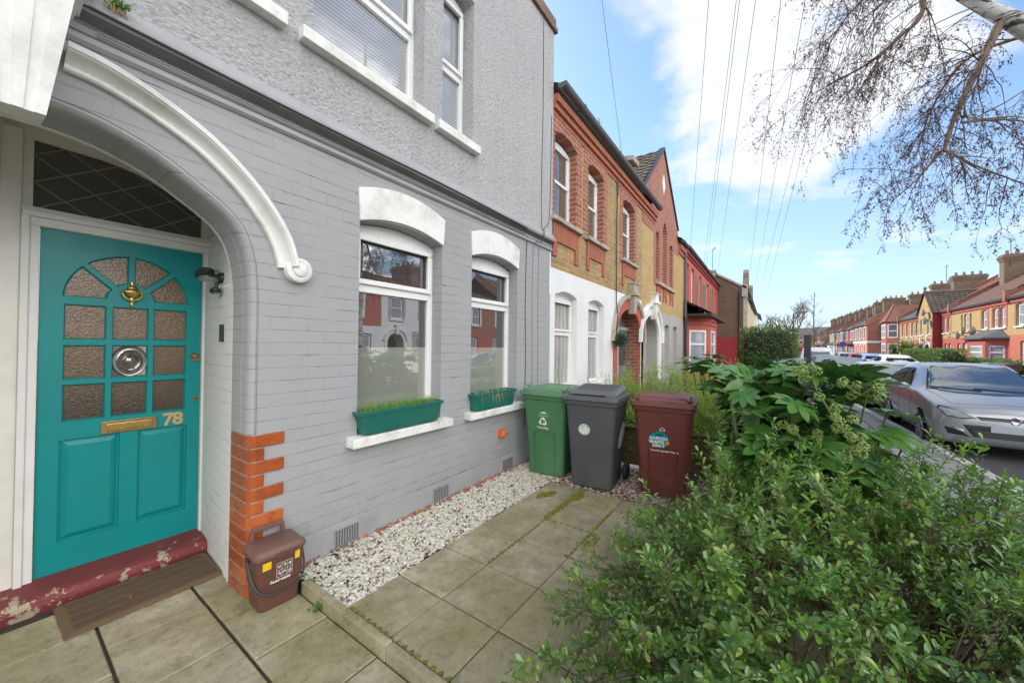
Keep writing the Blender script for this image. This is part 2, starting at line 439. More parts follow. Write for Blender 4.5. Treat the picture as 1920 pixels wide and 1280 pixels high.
# ------------------------------------------------------------------ ground, road, pavement
def ground_mat(name, c1, c2, sc=3., fine=120., rough=.9, bump=.3, extra=None, ext_amt=.5, esc=1.2):
    t = NT(name); o = t.obj()
    c = t.mix(t.noise(o, sc, 7, .65), c1, c2)
    f = t.noise(o, fine, 3, .7)
    c = t.mix(t.math('MULTIPLY', t.step(f, .5, .75), .45), c, mul(c2, 1.5)); c = t.mix(t.math('MULTIPLY', t.step(f, .5, .25), .5), c, mul(c1, .5))
    if extra: c = t.mix(t.math('MULTIPLY', t.step(t.noise(o, esc, 7, .65), .48, .66), ext_amt), c, extra)
    t.set(Base_Color=c, Roughness=rough, Normal=t.bump(f, bump, .008))
    return t.m
m_soil = ground_mat('soil', (.035, .026, .018), (.07, .052, .036), 6, 40)
m_asphalt = ground_mat('asphalt', (.045, .045, .046), (.075, .074, .072), 1.3, 160, .85, .5, (.03, .03, .031), .6, .7)
m_pave = ground_mat('pavement_flags', (.20, .195, .175), (.31, .30, .27), 2.6, 90, .88, .4, (.12, .12, .10), .7, 1.6)
m_kerb = ground_mat('kerb_granite', (.42, .41, .37), (.52, .50, .45), 3, 120, .85, .35, (.24, .23, .2), .5)
m_ground = ground_mat('far_ground', (.10, .10, .08), (.14, .13, .10), .3, 10)
def slabmat():
    t = NT('paving_slab'); o = t.obj(); g = t.n('NewGeometry').outputs['Random Per Island']
    n = t.noise(o, 3.2, 8, .68); n2 = t.noise(o, 1.15, 6, .6); f = t.noise(o, 150, 3, .75); f2 = t.noise(o, 28, 6, .7)
    c = t.mix(t.step(n, .35, .68), (.27, .235, .14), (.52, .455, .31))
    c = t.mix(t.math('MULTIPLY', t.step(n2, .42, .62), .75), c, (.27, .245, .095))
    c = t.mix(t.math('MULTIPLY', t.step(f2, .55, .72), .5), c, (.15, .13, .07))
    c = t.mix(t.math('MULTIPLY', t.step(f2, .42, .3), .35), c, (.48, .42, .31))
    c = t.mix(t.math('MULTIPLY', t.step(f, .58, .72), .55), c, (.42, .39, .31)); c = t.mix(t.math('MULTIPLY', t.step(f, .44, .30), .65), c, (.07, .06, .04))
    m3 = t.noise(o, 11, 9, .78, .4); c = t.mix(t.math('MULTIPLY', t.step(m3, .50, .64), .55), c, (.13, .115, .055)); c = t.mix(t.math('MULTIPLY', t.step(m3, .44, .33), .40), c, (.50, .45, .34))
    sp = t.step(t.n('TexVoronoi', {'Vector': o, 'Scale': 75.}).outputs[0], .16, .08); c = t.mix(t.math('MULTIPLY', sp, t.math('MULTIPLY', t.step(m3, .4, .6), .7)), c, (.07, .065, .045))
    c = t.mix(t.math('MULTIPLY', g, .42), c, t.mix(.6, c, (.09, .085, .05)))
    t.set(Base_Color=c, Roughness=.9, Normal=t.bump(f, .35, .004, t.bump(f2, .3, .006)))
    return t.m
m_slab = slabmat()

def structure(name, mb, m, **k):
    return tag(mb.build(name, m, **k), kind='structure')

g = MB(); g.add([(-600, -600, -.26), (900, -600, -.26), (900, 600, -.26), (-600, 600, -.26)], [(0, 1, 2, 3)]); structure('ground', g, m_ground)
g = MB(); g.add([(-60, -8.3, -.17), (140, -7.7, -.17), (140, -1.8, -.17), (60, -1.75, -.17), (14.4, -2.13, -.17), (-60, -5.0, -.17)], [(0, 1, 2, 3, 4, 5)]); structure('road', g, m_asphalt)
# the kerb line runs slightly towards the houses
def ky(x): return -2.40 + (x - 7.5) * .0385 if x < 30 else -1.53
g = MB(); ks = [-20, -2, 4, 7.5, 10, 14.4, 20, 30, 60, 140]
for a, b in zip(ks[:-1], ks[1:]):
    g.hexa([(a, ky(a) - .16, -.3), (b, ky(b) - .16, -.3), (b, ky(b), -.3), (a, ky(a), -.3)], [(a, ky(a) - .15, -.05), (b, ky(b) - .15, -.05), (b, ky(b), -.048), (a, ky(a), -.048)])
structure('kerb', g, m_kerb)
# pavement flags: separate slabs in one sheet
g = MB(); x = -6.0; rows = [(-.62, -1.215), (-1.23, -1.825), (-1.84, None)]
for r, (ya, yb) in enumerate(rows):
    x = -6. - .3 * r
    while x < 34:
        w = .9
        z = -.055 + random.uniform(-.006, .006)
        y1 = ky(x) if yb is None else yb
        y1b = ky(x + w - .008) if yb is None else yb
        if ya - y1 > .05 and ya - y1b > .03: g.hexa([(x, y1 + .006, -.2), (x + w - .014, y1b + .006, -.2), (x + w - .014, ya, -.2), (x, ya, -.2)], [(x, y1 + .006, z), (x + w - .014, y1b + .006, z), (x + w - .014, ya, z), (x, ya, z)])
        x += w
structure('pavement', g, m_pave)
g = MB(); g.box(34, 140, -1.5, -.2, -.3, -.06); g.box(-60, 140, -10.2, -7.9, -.3, -.09); structure('far_pavement', g, m_pave)
g = MB(); g.box(-8, 140, -.62, 4.2, -.3, -.075); structure('front_garden_soil', g, m_soil)
g = MB(); g.box(-60, 140, -12.4, -9.0, -.3, -.12); structure('opposite_garden_soil', g, m_soil)

# raised patio of square slabs
def slab(mb, x0, x1, y0, y1, z, th=.04, gap=.004):
    dz = [z + random.uniform(-.003, .003) for _ in range(4)]; c = .006
    x0 += gap; x1 -= gap; y0 += gap; y1 -= gap
    b = [(x0, y0, z - th), (x1, y0, z - th), (x1, y1, z - th), (x0, y1, z - th)]
    m = [(x0, y0, dz[0] - c), (x1, y0, dz[1] - c), (x1, y1, dz[2] - c), (x0, y1, dz[3] - c)]
    t = [(x0 + c, y0 + c, dz[0]), (x1 - c, y0 + c, dz[1]), (x1 - c, y1 - c, dz[2]), (x0 + c, y1 - c, dz[3])]
    mb.add(b + m + t, [(0, 1, 5, 4), (1, 2, 6, 5), (2, 3, 7, 6), (3, 0, 4, 7), (4, 5, 9, 8), (5, 6, 10, 9), (6, 7, 11, 10), (7, 4, 8, 11), (8, 9, 10, 11)])
g = MB()
xs = [1.31, 1.71, 2.16, 2.61, 3.06, 3.51, 3.93]; ys = [2.15, 1.722, 1.272, .822, .372, -.078, -.5]
for a, b in zip(xs[:-1], xs[1:]):
    for t, c in zip(ys[:-1], ys[1:]): slab(g, a, b, c, t, 0.)
structure('patio_paving', g, m_slab)
g = MB()
for x0, x1, yy in ((-.9, -.47, [3.62, 3.1, 2.6, 2.1, 1.6, 1.1, .6, .1, -.5]), (-.464, -.027, [3.62, 2.98, 2.72, 2.2, 1.7, 1.2, .7, .2, -.5]), (-.022, .398, [3.62, 3.24, 2.73, 2.2, 1.7, 1.2, .7, .2, -.5]), (.403, .839, [3.62, 2.98, 2.485, 1.95, 1.45, .95, .45, -.05, -.5]), (.845, 1.247, [3.62, 3.10, 2.725, 2.245, 1.74, 1.24, .74, .24, -.5])):
    for t, c in zip(yy[:-1], yy[1:]): slab(g, x0, x1, c, t, -.06, gap=.0055)
structure('path_paving', g, m_slab)
g = MB(); g.box(-1.2, 1.3, -.55, 3.7, -.2, -.078); g.box(1.28, 5.3, -.5, 2.83, -.2, -.025); structure('paving_bed', g, m_soil)
g = MB()
y = 2.60
while y > -.5:
    l = random.uniform(.85, .95); g.box(1.25, 1.302, max(-.5, y - l + .004), y, -.12, .012 + random.uniform(-.004, .004)); y -= l
structure('path_edging', g, m_slab, bevel=.008)

# gravel: white pebbles along the wall, pinkish chips under the bins
def pebbles(name, N, region, col_stops, size, z0):
    bm = bmesh.new(); bmesh.ops.create_icosphere(bm, subdivisions=2, radius=1.0)
    tv = np.array([v.co for v in bm.verts]); tf = np.array([[v.index for v in f.verts] for f in bm.faces]); bm.free()
    pts = region(N); N = len(pts)
    s = rng.uniform(.6, 1.25, N) * size
    sc = np.stack([s * rng.uniform(.8, 1.35, N), s * rng.uniform(.7, 1.1, N), s * rng.uniform(.5, .8, N)], 1)
    rt = np.array([np.array(Euler((random.uniform(-.6, .6), random.uniform(-.6, .6), random.uniform(0, 6.3))).to_matrix()) for _ in range(N)])
    M_ = rt * sc[:, None, :]
    tv2 = tv * (1 + .16 * np.sin(tv[:, [1, 2, 0]] * 3.1 + 1.) * np.cos(tv[:, [2, 0, 1]] * 2.3))
    L_ = np.column_stack([pts, z0 + rng.uniform(0, size * .95, N)])
    V, F = instance(tv2, tf, M_, L_)
    t = NT(name + '_stone'); r = t.n('NewGeometry').outputs['Random Per Island']
    c = t.ramp(r, *col_stops); t.t.nodes[-1]
    for nd in t.t.nodes:
        if nd.bl_idname == 'ShaderNodeValToRGB': nd.color_ramp.interpolation = 'CONSTANT'
    c = t.mix(t.math('MULTIPLY', t.noise(t.obj(), 60, 4), .4), c, t.mix(.6, c, (.3, .28, .2)))
    t.set(Base_Color=c, Roughness=.75, Normal=t.bump(t.noise(t.obj(), 200, 3), .2, .003))
    return tag(np_mesh(name, V, F, t.m, smooth=True), name.replace('_', ' ') + ' loose on the ground', 'gravel', kind='stuff')
def reg_white(N):
    p = np.column_stack([rng.uniform(1.30, 4.7, N), rng.uniform(2.13, 2.83, N)])
    edge = 2.15 + .03 * np.sin(p[:, 0] * 7)
    return p[(p[:, 1] > edge) | (p[:, 0] > 3.93)]
pebbles('white_gravel', 11500, reg_white, [(0., (.56, .53, .42)), (.3, (.66, .64, .57)), (.5, (.50, .49, .33)), (.66, (.72, .70, .65)), (.84, (.40, .38, .34)), (.90, (.22, .17, .13)), (.94, (.34, .13, .08)), (.97, (.12, .09, .07))], .0128, -.02)
def reg_pink(N): return np.column_stack([rng.uniform(3.94, 5.15, N), rng.uniform(.5, 2.2, N)])
pebbles('pink_gravel', 3800, reg_pink, [(0., (.36, .22, .17)), (.25, (.50, .44, .38)), (.45, (.24, .14, .10)), (.62, (.60, .55, .48)), (.75, (.20, .17, .15)), (.88, (.40, .20, .14))], .0145, -.02)
def reg_red(N):
    p = np.column_stack([rng.uniform(1.35, 4.9, N), 2.83 - np.abs(rng.normal(0, .035, N))]); return p
pebbles('red_brick_chips', 210, reg_red, [(0., (.36, .10, .05)), (.4, (.28, .08, .045)), (.7, (.42, .16, .09)), (.85, (.16, .10, .07))], .017, -.005)
# ------------------------------------------------------------------ shared house pieces
def arc_rect(x0, x1, z0, z1, rise=0., n=10):
    """opening with a segmental head, ccw seen from -y"""
    p = [(x0, z0), (x1, z0)]
    if rise <= 0: return p + [(x1, z1), (x0, z1)]
    for i in range(n + 1):
        t = i / n; x = x1 + (x0 - x1) * t; u = 2 * t - 1
        p.append((x, z1 + rise * (1 - u * u)))
    return p

def rail(mb, x0, x1, z0, z1, y, d=.05): mb.box(x0, x1, y, y + d, z0, z1)

def window(parent, x0, x1, z0, z1, y, style='casement', rise=0., mg=None, mf=None, split=None, fw=.06, world=True, name='window', vent=False):
    """white frame, its pane a sub-part. y: front of the frame"""
    mf = mf or m_upvc; mg = mg or m_glass
    b = MB()
    if rise: b.prism_xz([(x0, z1 - fw)] + [(x1, z1 - fw)] + arc_rect(x0, x1, z0, z1, rise)[2:], y, y + .05)
    else: rail(b, x0, x1, z1 - fw, z1, y)
    rail(b, x0, x1, z0, z0 + fw, y); rail(b, x0, x0 + fw, z0 + fw, z1 - fw, y); rail(b, x1 - fw, x1, z0 + fw, z1 - fw, y)
    zs = split if split is not None else z0 + (z1 - z0) * (.66 if style == 'casement' else .5)
    if style == 'casement':
        rail(b, x0 + fw, x1 - fw, zs - .035, zs + .035, y - .004)
        f2 = .045; t = zs + .035   # opening top light stands proud
        a0, a1, c0, c1 = x0 + fw - .02, x1 - fw + .02, t, z1 - fw + .01
        rail(b, a0, a1, c0, c0 + f2, y - .03, .03); rail(b, a0, a1, c1 - f2, c1, y - .03, .03); rail(b, a0, a0 + f2, c0 + f2, c1 - f2, y - .03, .03); rail(b, a1 - f2, a1, c0 + f2, c1 - f2, y - .03, .03)
    elif style == 'sash':
        rail(b, x0 + fw, x1 - fw, zs - .025, zs + .025, y + .004)
        rail(b, x0 + fw, x0 + fw + .03, zs, z1 - fw, y + .012); rail(b, x1 - fw - .03, x1 - fw, zs, z1 - fw, y + .012)
    elif style == 'bars':
        rail(b, x0 + fw, x1 - fw, zs - .025, zs + .025, y + .004); xm = (x0 + x1) / 2
        rail(b, xm - .012, xm + .012, zs + .025, z1 - fw, y + .006)
    if vent:
        xm = (x0 + x1) / 2; rail(b, xm - .19, xm + .19, z1 - fw + .008, z1 - fw + .036, y - .016, .016)
    o = b.build(name, mf, parent, world=world, bevel=.004, seg=1)
    p = MB(); e = .01
    p.add([(x0 + e, y + .03, z0 + e), (x1 - e, y + .03, z0 + e), (x1 - e, y + .03, z1 - fw * .5), (x0 + e, y + .03, z1 - fw * .5)], [(0, 1, 2, 3)])
    g = p.build('pane', mg, parent, world=world); g.parent = o
    return o

def sill(parent, x0, x1, y0, y1, z0, z1, m=None, world=True):
    b = MB(); b.prism_x([(y0, z0), (y1, z0), (y1, z1 + .012), (y0, z1)], x0, x1)
    return b.build('window_sill', m or m_sill, parent, world=world, bevel=.008)

def roof_slope(mb, x0, x1, ye, ze, yr, zr, row=.28, wave=0., xcut=None):
    """stepped courses of tiles from eaves (ye,ze) up to ridge (yr,zr); xcut(t) -> (xa,xb) trims the verges"""
    L = math.hypot(yr - ye, zr - ze); n = max(2, int(L / row)); ny, nz = -(zr - ze) / L, (yr - ye) / L
    if nz < 0: ny, nz = -ny, -nz
    for i in range(n):
        a, b = i / n, min(1., (i + 1.12) / n)
        xa, xb = xcut((a + b) / 2) if xcut else (x0, x1)
        if xb - xa < .02: continue
        k = max(1, int((xb - xa) / .3)) if wave else max(1, int((xb - xa) / 2.2))
        k2 = k * 6 if wave else k
        for j in range(k):
            vs = []; m = 6 if wave else 1
            for q in range(m + 1):
                x = xa + (xb - xa) * (j + q / m) / k
                h = .012 + (wave * (.5 + .5 * math.sin(2 * PI * q / m)) if wave else 0)
                lo = .035 + h + random.uniform(0, .004)
                vs.append((x, ye + (yr - ye) * a + ny * lo, ze + (zr - ze) * a + nz * lo))
                vs.append((x, ye + (yr - ye) * b + ny * h, ze + (zr - ze) * b + nz * h))
                vs.append((x, ye + (yr - ye) * a, ze + (zr - ze) * a))
            fs = []
            for q in range(m):
                o = q * 3; fs += [(o, o + 3, o + 4, o + 1), (o + 2, o + 5, o + 3, o)]
            mb.add(vs, fs)
    return mb

def gutter_run(parent, x0, x1, y, z, r=.06, m=None, world=True):
    b = MB(); n = 8
    prof = [(y + r * math.cos(PI + PI * i / n), z + r * math.sin(PI + PI * i / n)) for i in range(n + 1)]
    prof += [(y + r, z + .012), (y - r, z + .012)]
    b.prism_x(prof[::-1], x0, x1)
    x = x0 + .7
    while x < x1:
        b.prism_x([(yy + (yy - y) * .14, zz + (zz - z) * .14 - .0) for yy, zz in prof[::-1]], x, x + .06); x += 1.8
    return b.build('gutter', m or m_gutter, parent, world=world, smooth=50)

# ------------------------------------------------------------------ the grey house in front (number 78)
H = thing('grey_house', 'grey painted brick and roughcast house with teal front door under a white arch moulding', 'house', (1.0, 2.82, -.06))
FY = 2.82; XC = .10
half = [(1.05, -.12), (1.05, 1.9), (1.035, 2.14), (.985, 2.335), (.89, 2.47), (.72, 2.595), (.55, 2.70), (.36, 2.77), (.22, 2.795)]
def smooth_path(pts, sub=5):
    P = [np.array(p, float) for p in pts]; out = []
    for i in range(len(P) - 1):
        p0 = P[max(i - 1, 0)]; p1 = P[i]; p2 = P[i + 1]; p3 = P[min(i + 2, len(P) - 1)]
        for k in range(sub):
            t = k / sub; out.append(.5 * ((2 * p1) + (-p0 + p2) * t + (2 * p0 - 5 * p1 + 4 * p2 - p3) * t * t + (-p0 + 3 * p1 - 3 * p2 + p3) * t ** 3))
    out.append(P[-1]); return [tuple(p) for p in out]
arch = [half[0]] + smooth_path(half[1:] + [(XC, 2.80)], 5)
archfull = arch + [(2 * XC - x, z) for x, z in arch[::-1][1:]]          # right jamb up, over, down the left jamb
W1 = arc_rect(1.785, 2.735, .84, 2.665, .07); W2 = arc_rect(3.205, 4.145, .84, 2.665, .07)
out = [(-3.2, -.12), (2 * XC - 1.05, -.12)] + [p for p in archfull[::-1]][1:-1] + [(1.05, -.12), (5.04, -.12), (5.04, 3.12), (-3.2, 3.12)]
wl = MB(); wl.panel(out, [W1, W2], FY, .19); wl.box(5.03, 5.042, FY + .001, 9, -.12, 6.5)
wl.build('brick_wall', m_grey_brick, H, world=True)
# plinth: smooth rendered base
pb = MB(); pb.prism_x([(FY - .012, -.12), (FY + .01, -.12), (FY + .01, .19), (FY - .006, .185)], 1.26, 5.04)
pb.build('plinth', m_grey_smooth, H, world=True)
# upper wall, roughcast, real window openings
U0 = [(-.1, 3.90), (1.08, 3.90), (1.08, 5.9), (-.1, 5.9)]
U1 = arc_rect(1.36, 2.43, 3.90, 5.55, .1); U2 = arc_rect(2.68, 3.16, 3.90, 5.55, .06)
wu = MB(); wu.panel([(-3.2, 3.36), (5.055, 3.36), (5.055, 6.55), (-3.2, 6.55)], [U0, U1, U2], FY - .025, .22)
wu.add([(5.055, FY - .025, 3.36), (5.055, 9, 3.36), (5.055, 9, 6.55), (5.055, FY - .025, 6.55)], [(0, 1, 2, 3)])
wu.build('roughcast_wall', m_rough, H, world=True)
# string course between the storeys
sc_ = MB(); prof = [(FY + .03, 3.10), (FY - .012, 3.105), (FY - .03, 3.12), (FY - .03, 3.146), (FY - .012, 3.158), (FY - .010, 3.205), (FY - .028, 3.215), (FY - .075, 3.245), (FY - .085, 3.262), (FY - .085, 3.285), (FY - .04, 3.345), (FY - .03, 3.375), (FY + .03, 3.375)]
sc_.prism_x(prof[::-1], -3.2, 5.07); sc_.build('string_course', m_grey_smooth, H, world=True, smooth=25)
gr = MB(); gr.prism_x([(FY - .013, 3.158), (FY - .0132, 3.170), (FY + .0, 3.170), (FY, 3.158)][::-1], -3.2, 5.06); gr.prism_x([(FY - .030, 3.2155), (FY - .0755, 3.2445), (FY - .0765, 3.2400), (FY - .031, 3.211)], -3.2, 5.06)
gr.build('dark_groove', m_grey_groove, H, world=True)  # darker grey strips along the groove and the underside of the ledge
# coping at the parapet end
cp = MB(); cp.box(-3.2, 5.10, FY - .07, FY + .30, 6.55, 6.62); cp.box(-3.2, 5.08, FY - .045, FY + .28, 6.62, 6.76); cp.box(4.78, 5.08, FY + .28, 8.9, 6.55, 6.76)
cp.build('coping', m_brickcap, H, world=True)
rf = MB(); roof_slope(rf, -3.2, 4.8, FY + .3, 6.3, 6.9, 8.6); roof_slope(rf, -3.2, 4.8, 11., 6.3, 6.9, 8.6); rf.build('roof', m_tile, H, world=True)
# bullnosed arch edge + porch lining
def arch_frames(path):
    fr = []
    for i, (x, z) in enumerate(path):
        a = path[max(i - 1, 0)]; b = path[min(i + 1, len(path) - 1)]
        tx, tz = b[0] - a[0], b[1] - a[1]; L = math.hypot(tx, tz); tx /= L; tz /= L
        fr.append(((x, 0, z), (-tz, 0, tx), (0, 1, 0)))      # out = towards the opening
    return fr
roll = [(-.004, FY - .001), (0., FY - .0005), (.001, FY + .005), (.004, FY + .001), (.018, FY - .003), (.034, FY + .006), (.046, FY + .026), (.05, FY + .05), (.05, FY + .12), (.043, FY + .127), (.05, FY + .134), (.05, FY + .29)]
fr_all = arch_frames(archfull)
zq = 1.02
def cut(frames, zmin):   # part of the arch above the glazed quoins on the right jamb
    out_ = []
    for i, f in enumerate(frames):
        if i < len(frames) // 2 and f[0][2] < zmin:
            n = frames[i + 1]
            if n[0][2] > zmin: out_.append(((f[0][0], 0, zmin), f[1], f[2]))
            continue
        out_.append(f)
    return out_
rb = MB(); rb.sweep(cut(fr_all, zq), roll); rb.build('arch_edge', painted_brick('grey_moulded_brick', GREY, .3, .0893), H, world=True, smooth=40)
# white porch lining
lin = MB()
lin.sweep(fr_all, [(.05, FY + .29), (.047, FY + .30), (.046, FY + .34)])
lin.add([(1.004, FY + .3, -.12), (1.075, 4.03, -.12), (1.075, 4.03, 2.05), (1.004, FY + .3, 2.05)], [(3, 2, 1, 0)])
lin.add([(1.004, FY + .34, 2.05), (1.075, 4.03, 2.05), (1.12, 4.03, 3.05), (1.06, FY + .34, 3.05)], [(3, 2, 1, 0)])
lin.add([(-.85, FY + .3, -.12), (-.9, 4.03, -.12), (-.9, 4.03, 3.05), (-.85, FY + .3, 3.05)], [(0, 1, 2, 3)])
lin.build('porch_wall', m_whitebrick, H, world=True)
po = MB()
po.panel([(-1.0, 2.0), (-.85, 2.0), (-.72, 2.4), (-.4, 2.7), (XC, 2.76), (.5, 2.70), (.95, 2.4), (1.06, 2.0), (1.2, 2.0), (1.2, 3.07), (-1.0, 3.07)], [], FY + .335, 0, flip=True)
po.add([(-1, FY + .33, 3.05), (1.2, FY + .33, 3.05), (1.2, 4.04, 3.05), (-1, 4.04, 3.05)], [(0, 1, 2, 3)])
FAN = [(.165, 2.505), (1.05, 2.505), (1.05, 2.69), (.92, 2.80), (.78, 2.875), (.64, 2.925), (.49, 2.955), (.165, 2.965)]
FAN2 = [(2 * XC - .06 - x, z) for x, z in FAN[::-1]]
DO = (.195, 1.055, .02, 2.385)
po.panel([(-1, -.1), (1.2, -.1), (1.2, 3.06), (-1, 3.06)], [[(DO[0], -.06), (DO[1], -.06), (DO[1], DO[3]), (DO[0], DO[3])], FAN, FAN2], 4.0, .05)
po.build('porch_panel', m_cream, H, world=True)
# door frame
df = MB()
def rebate(xo, xi, z0, z1):
    s = 1 if xi > xo else -1
    a, b = sorted((xo, xo + s * .035)); df.box(a, b, 3.935, 4.0, z0, z1); a, b = sorted((xo + s * .035, xi)); df.box(a, b, 3.955, 4.0, z0, z1)
rebate(.118, .195, .0, 2.455); rebate(1.135, 1.055, -.02, 2.455)
df.box(.153, 1.10, 3.945, 3.998, 2.386, 2.44); df.box(.12, 1.132, 3.92, 4.0, 2.44, 2.475); df.box(.118, 1.13, 3.945, 3.998, 2.475, 2.506)
df.build('door_frame', m_white, H, world=True, bevel=.006)
# the post between the two doors and the edge of the neighbour's doorway
ps = MB(); ps.box(.035, .118, 3.965, 3.999, -.02, 3.0); ps.box(.02, .035, 3.945, 3.999, -.02, 3.0); ps.box(-.9, .02, 3.95, 3.99, 2.40, 2.48)
ps.build('door_post', m_cream, H, world=True, bevel=.005)
# fanlight with diamond leads
fl = MB(); fl.add([(x, 4.03, z) for x, z in FAN], [tuple(range(len(FAN)))]); fan = fl.build('fanlight', m_glass_fan, H, world=True)
fl = MB(); fl.add([(x, 4.03, z) for x, z in FAN2], [tuple(range(len(FAN2)))]); fl.build('fanlight', m_glass_fan, H, world=True)
ld = MB()
def inside_fan(x, z):
    if not (.17 < x < 1.045 and 2.51 < z): return False
    for (xa, za), (xb, zb) in zip(FAN[2:-1], FAN[3:]):
        if xb <= x <= xa: return z < za + (zb - za) * (x - xa) / (xb - xa) - .004
    return False
for sgn in (1, -1):
    for k in range(-8, 18):
        seg = []; x0 = .165 + k * .275
        for i in range(120):
            x = .165 + i * .0075; z = 2.505 + sgn * (x - x0) * .66 + (0 if sgn > 0 else .0)
            if inside_fan(x, z): seg.append((x, 4.026, z))
        if len(seg) > 2: ld.tube([seg[0], seg[-1]], .0052, 4)
l_ = ld.build('leading', m_lead, H, world=True); l_.parent = fan
# keystone, tapering console with shallow flutes and a cornice cap
ks_ = MB()
bt = [(-.015, 2.555), (.135, 2.555), (.135, FY), (-.015, FY)]; tp = [(-.06, 2.49), (.21, 2.49), (.21, FY), (-.06, FY)]
fl_n = 5
for i in range(fl_n):
    a, b = i / fl_n, (i + 1) / fl_n
    def ux(q, t): return q[0][0] + (q[1][0] - q[0][0]) * t
    d = .006 if i % 2 else 0.
    ks_.hexa([(ux(bt, a), bt[0][1] + d, 2.60), (ux(bt, b), bt[0][1] + d, 2.60), (ux(bt, b), FY + .05, 2.66), (ux(bt, a), FY + .05, 2.66)],
             [(ux(tp, a), tp[0][1] + d, 3.19), (ux(tp, b), tp[0][1] + d, 3.19), (ux(tp, b), FY + .02, 3.19), (ux(tp, a), FY + .02, 3.19)])
key = ks_.build('keystone', m_whitestone, H, world=True, bevel=.006)
cc = MB()
for z0, z1, e in ((3.19, 3.215, .012), (3.215, 3.26, .03), (3.26, 3.275, .055), (3.275, 3.33, .05), (3.33, 3.40, .075)):
    cc.box(-.06 - e, .21 + e, 2.49 - e, FY, z0, z1)
c_ = cc.build('keystone_cap', m_whitestone, H, world=True, bevel=.01); c_.parent = key
# hood mould sweeping down to a scroll
hood = smooth_path([(1.215, 2.165), (1.20, 2.235), (1.155, 2.36), (1.06, 2.51), (.93, 2.66), (.74, 2.815), (.52, 2.925), (.33, 2.985), (.20, 3.0)], 6)
hf = []
for i, (x, z) in enumerate(hood):
    a = hood[max(i - 1, 0)]; b = hood[min(i + 1, len(hood) - 1)]; tx, tz = b[0] - a[0], b[1] - a[1]; L = math.hypot(tx, tz)
    hf.append(((x, 0, z), (tz / L, 0, -tx / L), (0, 1, 0)))          # out = away from the opening
hm = MB(); hm.sweep(hf, [(-.058, FY), (-.058, FY - .026), (-.050, FY - .034), (-.040, FY - .032), (-.036, FY - .022), (-.026, FY - .020), (-.008, FY - .034), (.006, FY - .060), (.014, FY - .088), (.020, FY - .092), (.024, FY - .102), (.044, FY - .106), (.052, FY - .098), (.053, FY - .05), (.05, FY)], True)
hd = hm.build('hood_mould', m_whitestone, H, world=True, smooth=35)
sr = MB(); sr.lathe([(.0, FY), (.088, FY), (.093, FY - .03), (.086, FY - .06), (.066, FY - .068), (.050, FY - .062), (.047, FY - .078), (.03, FY - .088), (.0, FY - .09)][::-1], (1.285, 0, 2.155), 'y', 28)
s_ = sr.build('scroll', m_whitestone, H, world=True, smooth=40); s_.parent = hd
# orange glazed brick quoins, long and short
for k in range(12):
    z0 = -.06 + k * .0897; z1 = z0 + .0825
    L = 1.222 if k % 2 else 1.097
    q = MB(); q.prism_x
    pr_ = [(1.0, FY + .288), (1.0, FY + .045), (1.004, FY + .018), (1.02, FY - .004), (1.045, FY - .010), (L, FY - .010), (L, FY + .06), (1.06, FY + .06), (1.06, FY + .288)]
    n = len(pr_); q.add([(x, y, z0) for x, y in pr_] + [(x, y, z1) for x, y in pr_], [tuple(range(n - 1, -1, -1))[::1], tuple(range(n, 2 * n))] + [((i + 1) % n, i, n + i, n + (i + 1) % n)[::-1] for i in range(n)])
    q.build('quoin_brick', m_quoin, H, world=True, bevel=.004, seg=1)
mj = MB(); mj.add([(1.0045, FY + .287, -.1), (1.0045, FY + .046, -.1), (1.03, FY - .003, -.1), (1.218, FY - .003, -.1), (1.0045, FY + .287, 1.02), (1.0045, FY + .046, 1.02), (1.03, FY - .003, 1.02), (1.09, FY - .003, 1.02)], [(0, 1, 5, 4), (1, 2, 6, 5)])
mj.box(1.03, 1.09, FY - .003, FY + .05, -.1, 1.016)
mj.build('quoin_mortar', m_mortar, H, world=True)
# step
st = MB(); st.prism_x([(3.725, -.10), (4.02, -.10), (4.02, .05), (3.77, .035), (3.735, .025), (3.715, .005), (3.71, -.025)], -.87, 1.05); st.build('door_step', m_redstep, H, world=True, bevel=.006)
# windows of the ground floor
for x0, x1, wx in ((1.785, 2.735, W1), (3.205, 4.145, W2)):
    w = window(H, x0, x1, .865, 2.645, 2.965, 'casement', .085, m_glass_low, split=2.125, vent=True)
    lt = MB(); xm = (x0 + x1) / 2; hw = (x1 - x0) / 2 + .012
    lo = [(xm + hw * (-1 + 2 * i / 12) * .985, 2.665 + .085 * (1 - (-1 + 2 * i / 12) ** 2)) for i in range(13)]; hi = [(xm + hw * (1 - 2 * i / 12) * 1.02, 2.935 + .10 * (1 - (1 - 2 * i / 12) ** 2)) for i in range(13)]
    lt.prism_xz(lo + hi, FY - .02, FY + .10); l2 = lt.build('lintel', m_whitestone, H, world=True, bevel=.006); l2.parent = w
    s2 = sill(H, xm - .565, xm + .565, 2.715, 3.0, .785, .862); s2.parent = w
# upper windows
for x0, x1, zt, rs in ((1.36, 2.43, 5.5, .1), (2.68, 3.16, 5.5, .06), (-.1, 1.08, 5.85, 0)):
    w = window(H, x0, x1, 3.94, zt, 2.955, 'casement', rs, m_glass_blind, split=4.68 if x0 > 0 else 4.75)
    s2 = sill(H, x0 - .10, x1 + (.08 if x0 < 2 else .06), 2.715, 3.0, 3.81, 3.90); s2.parent = w
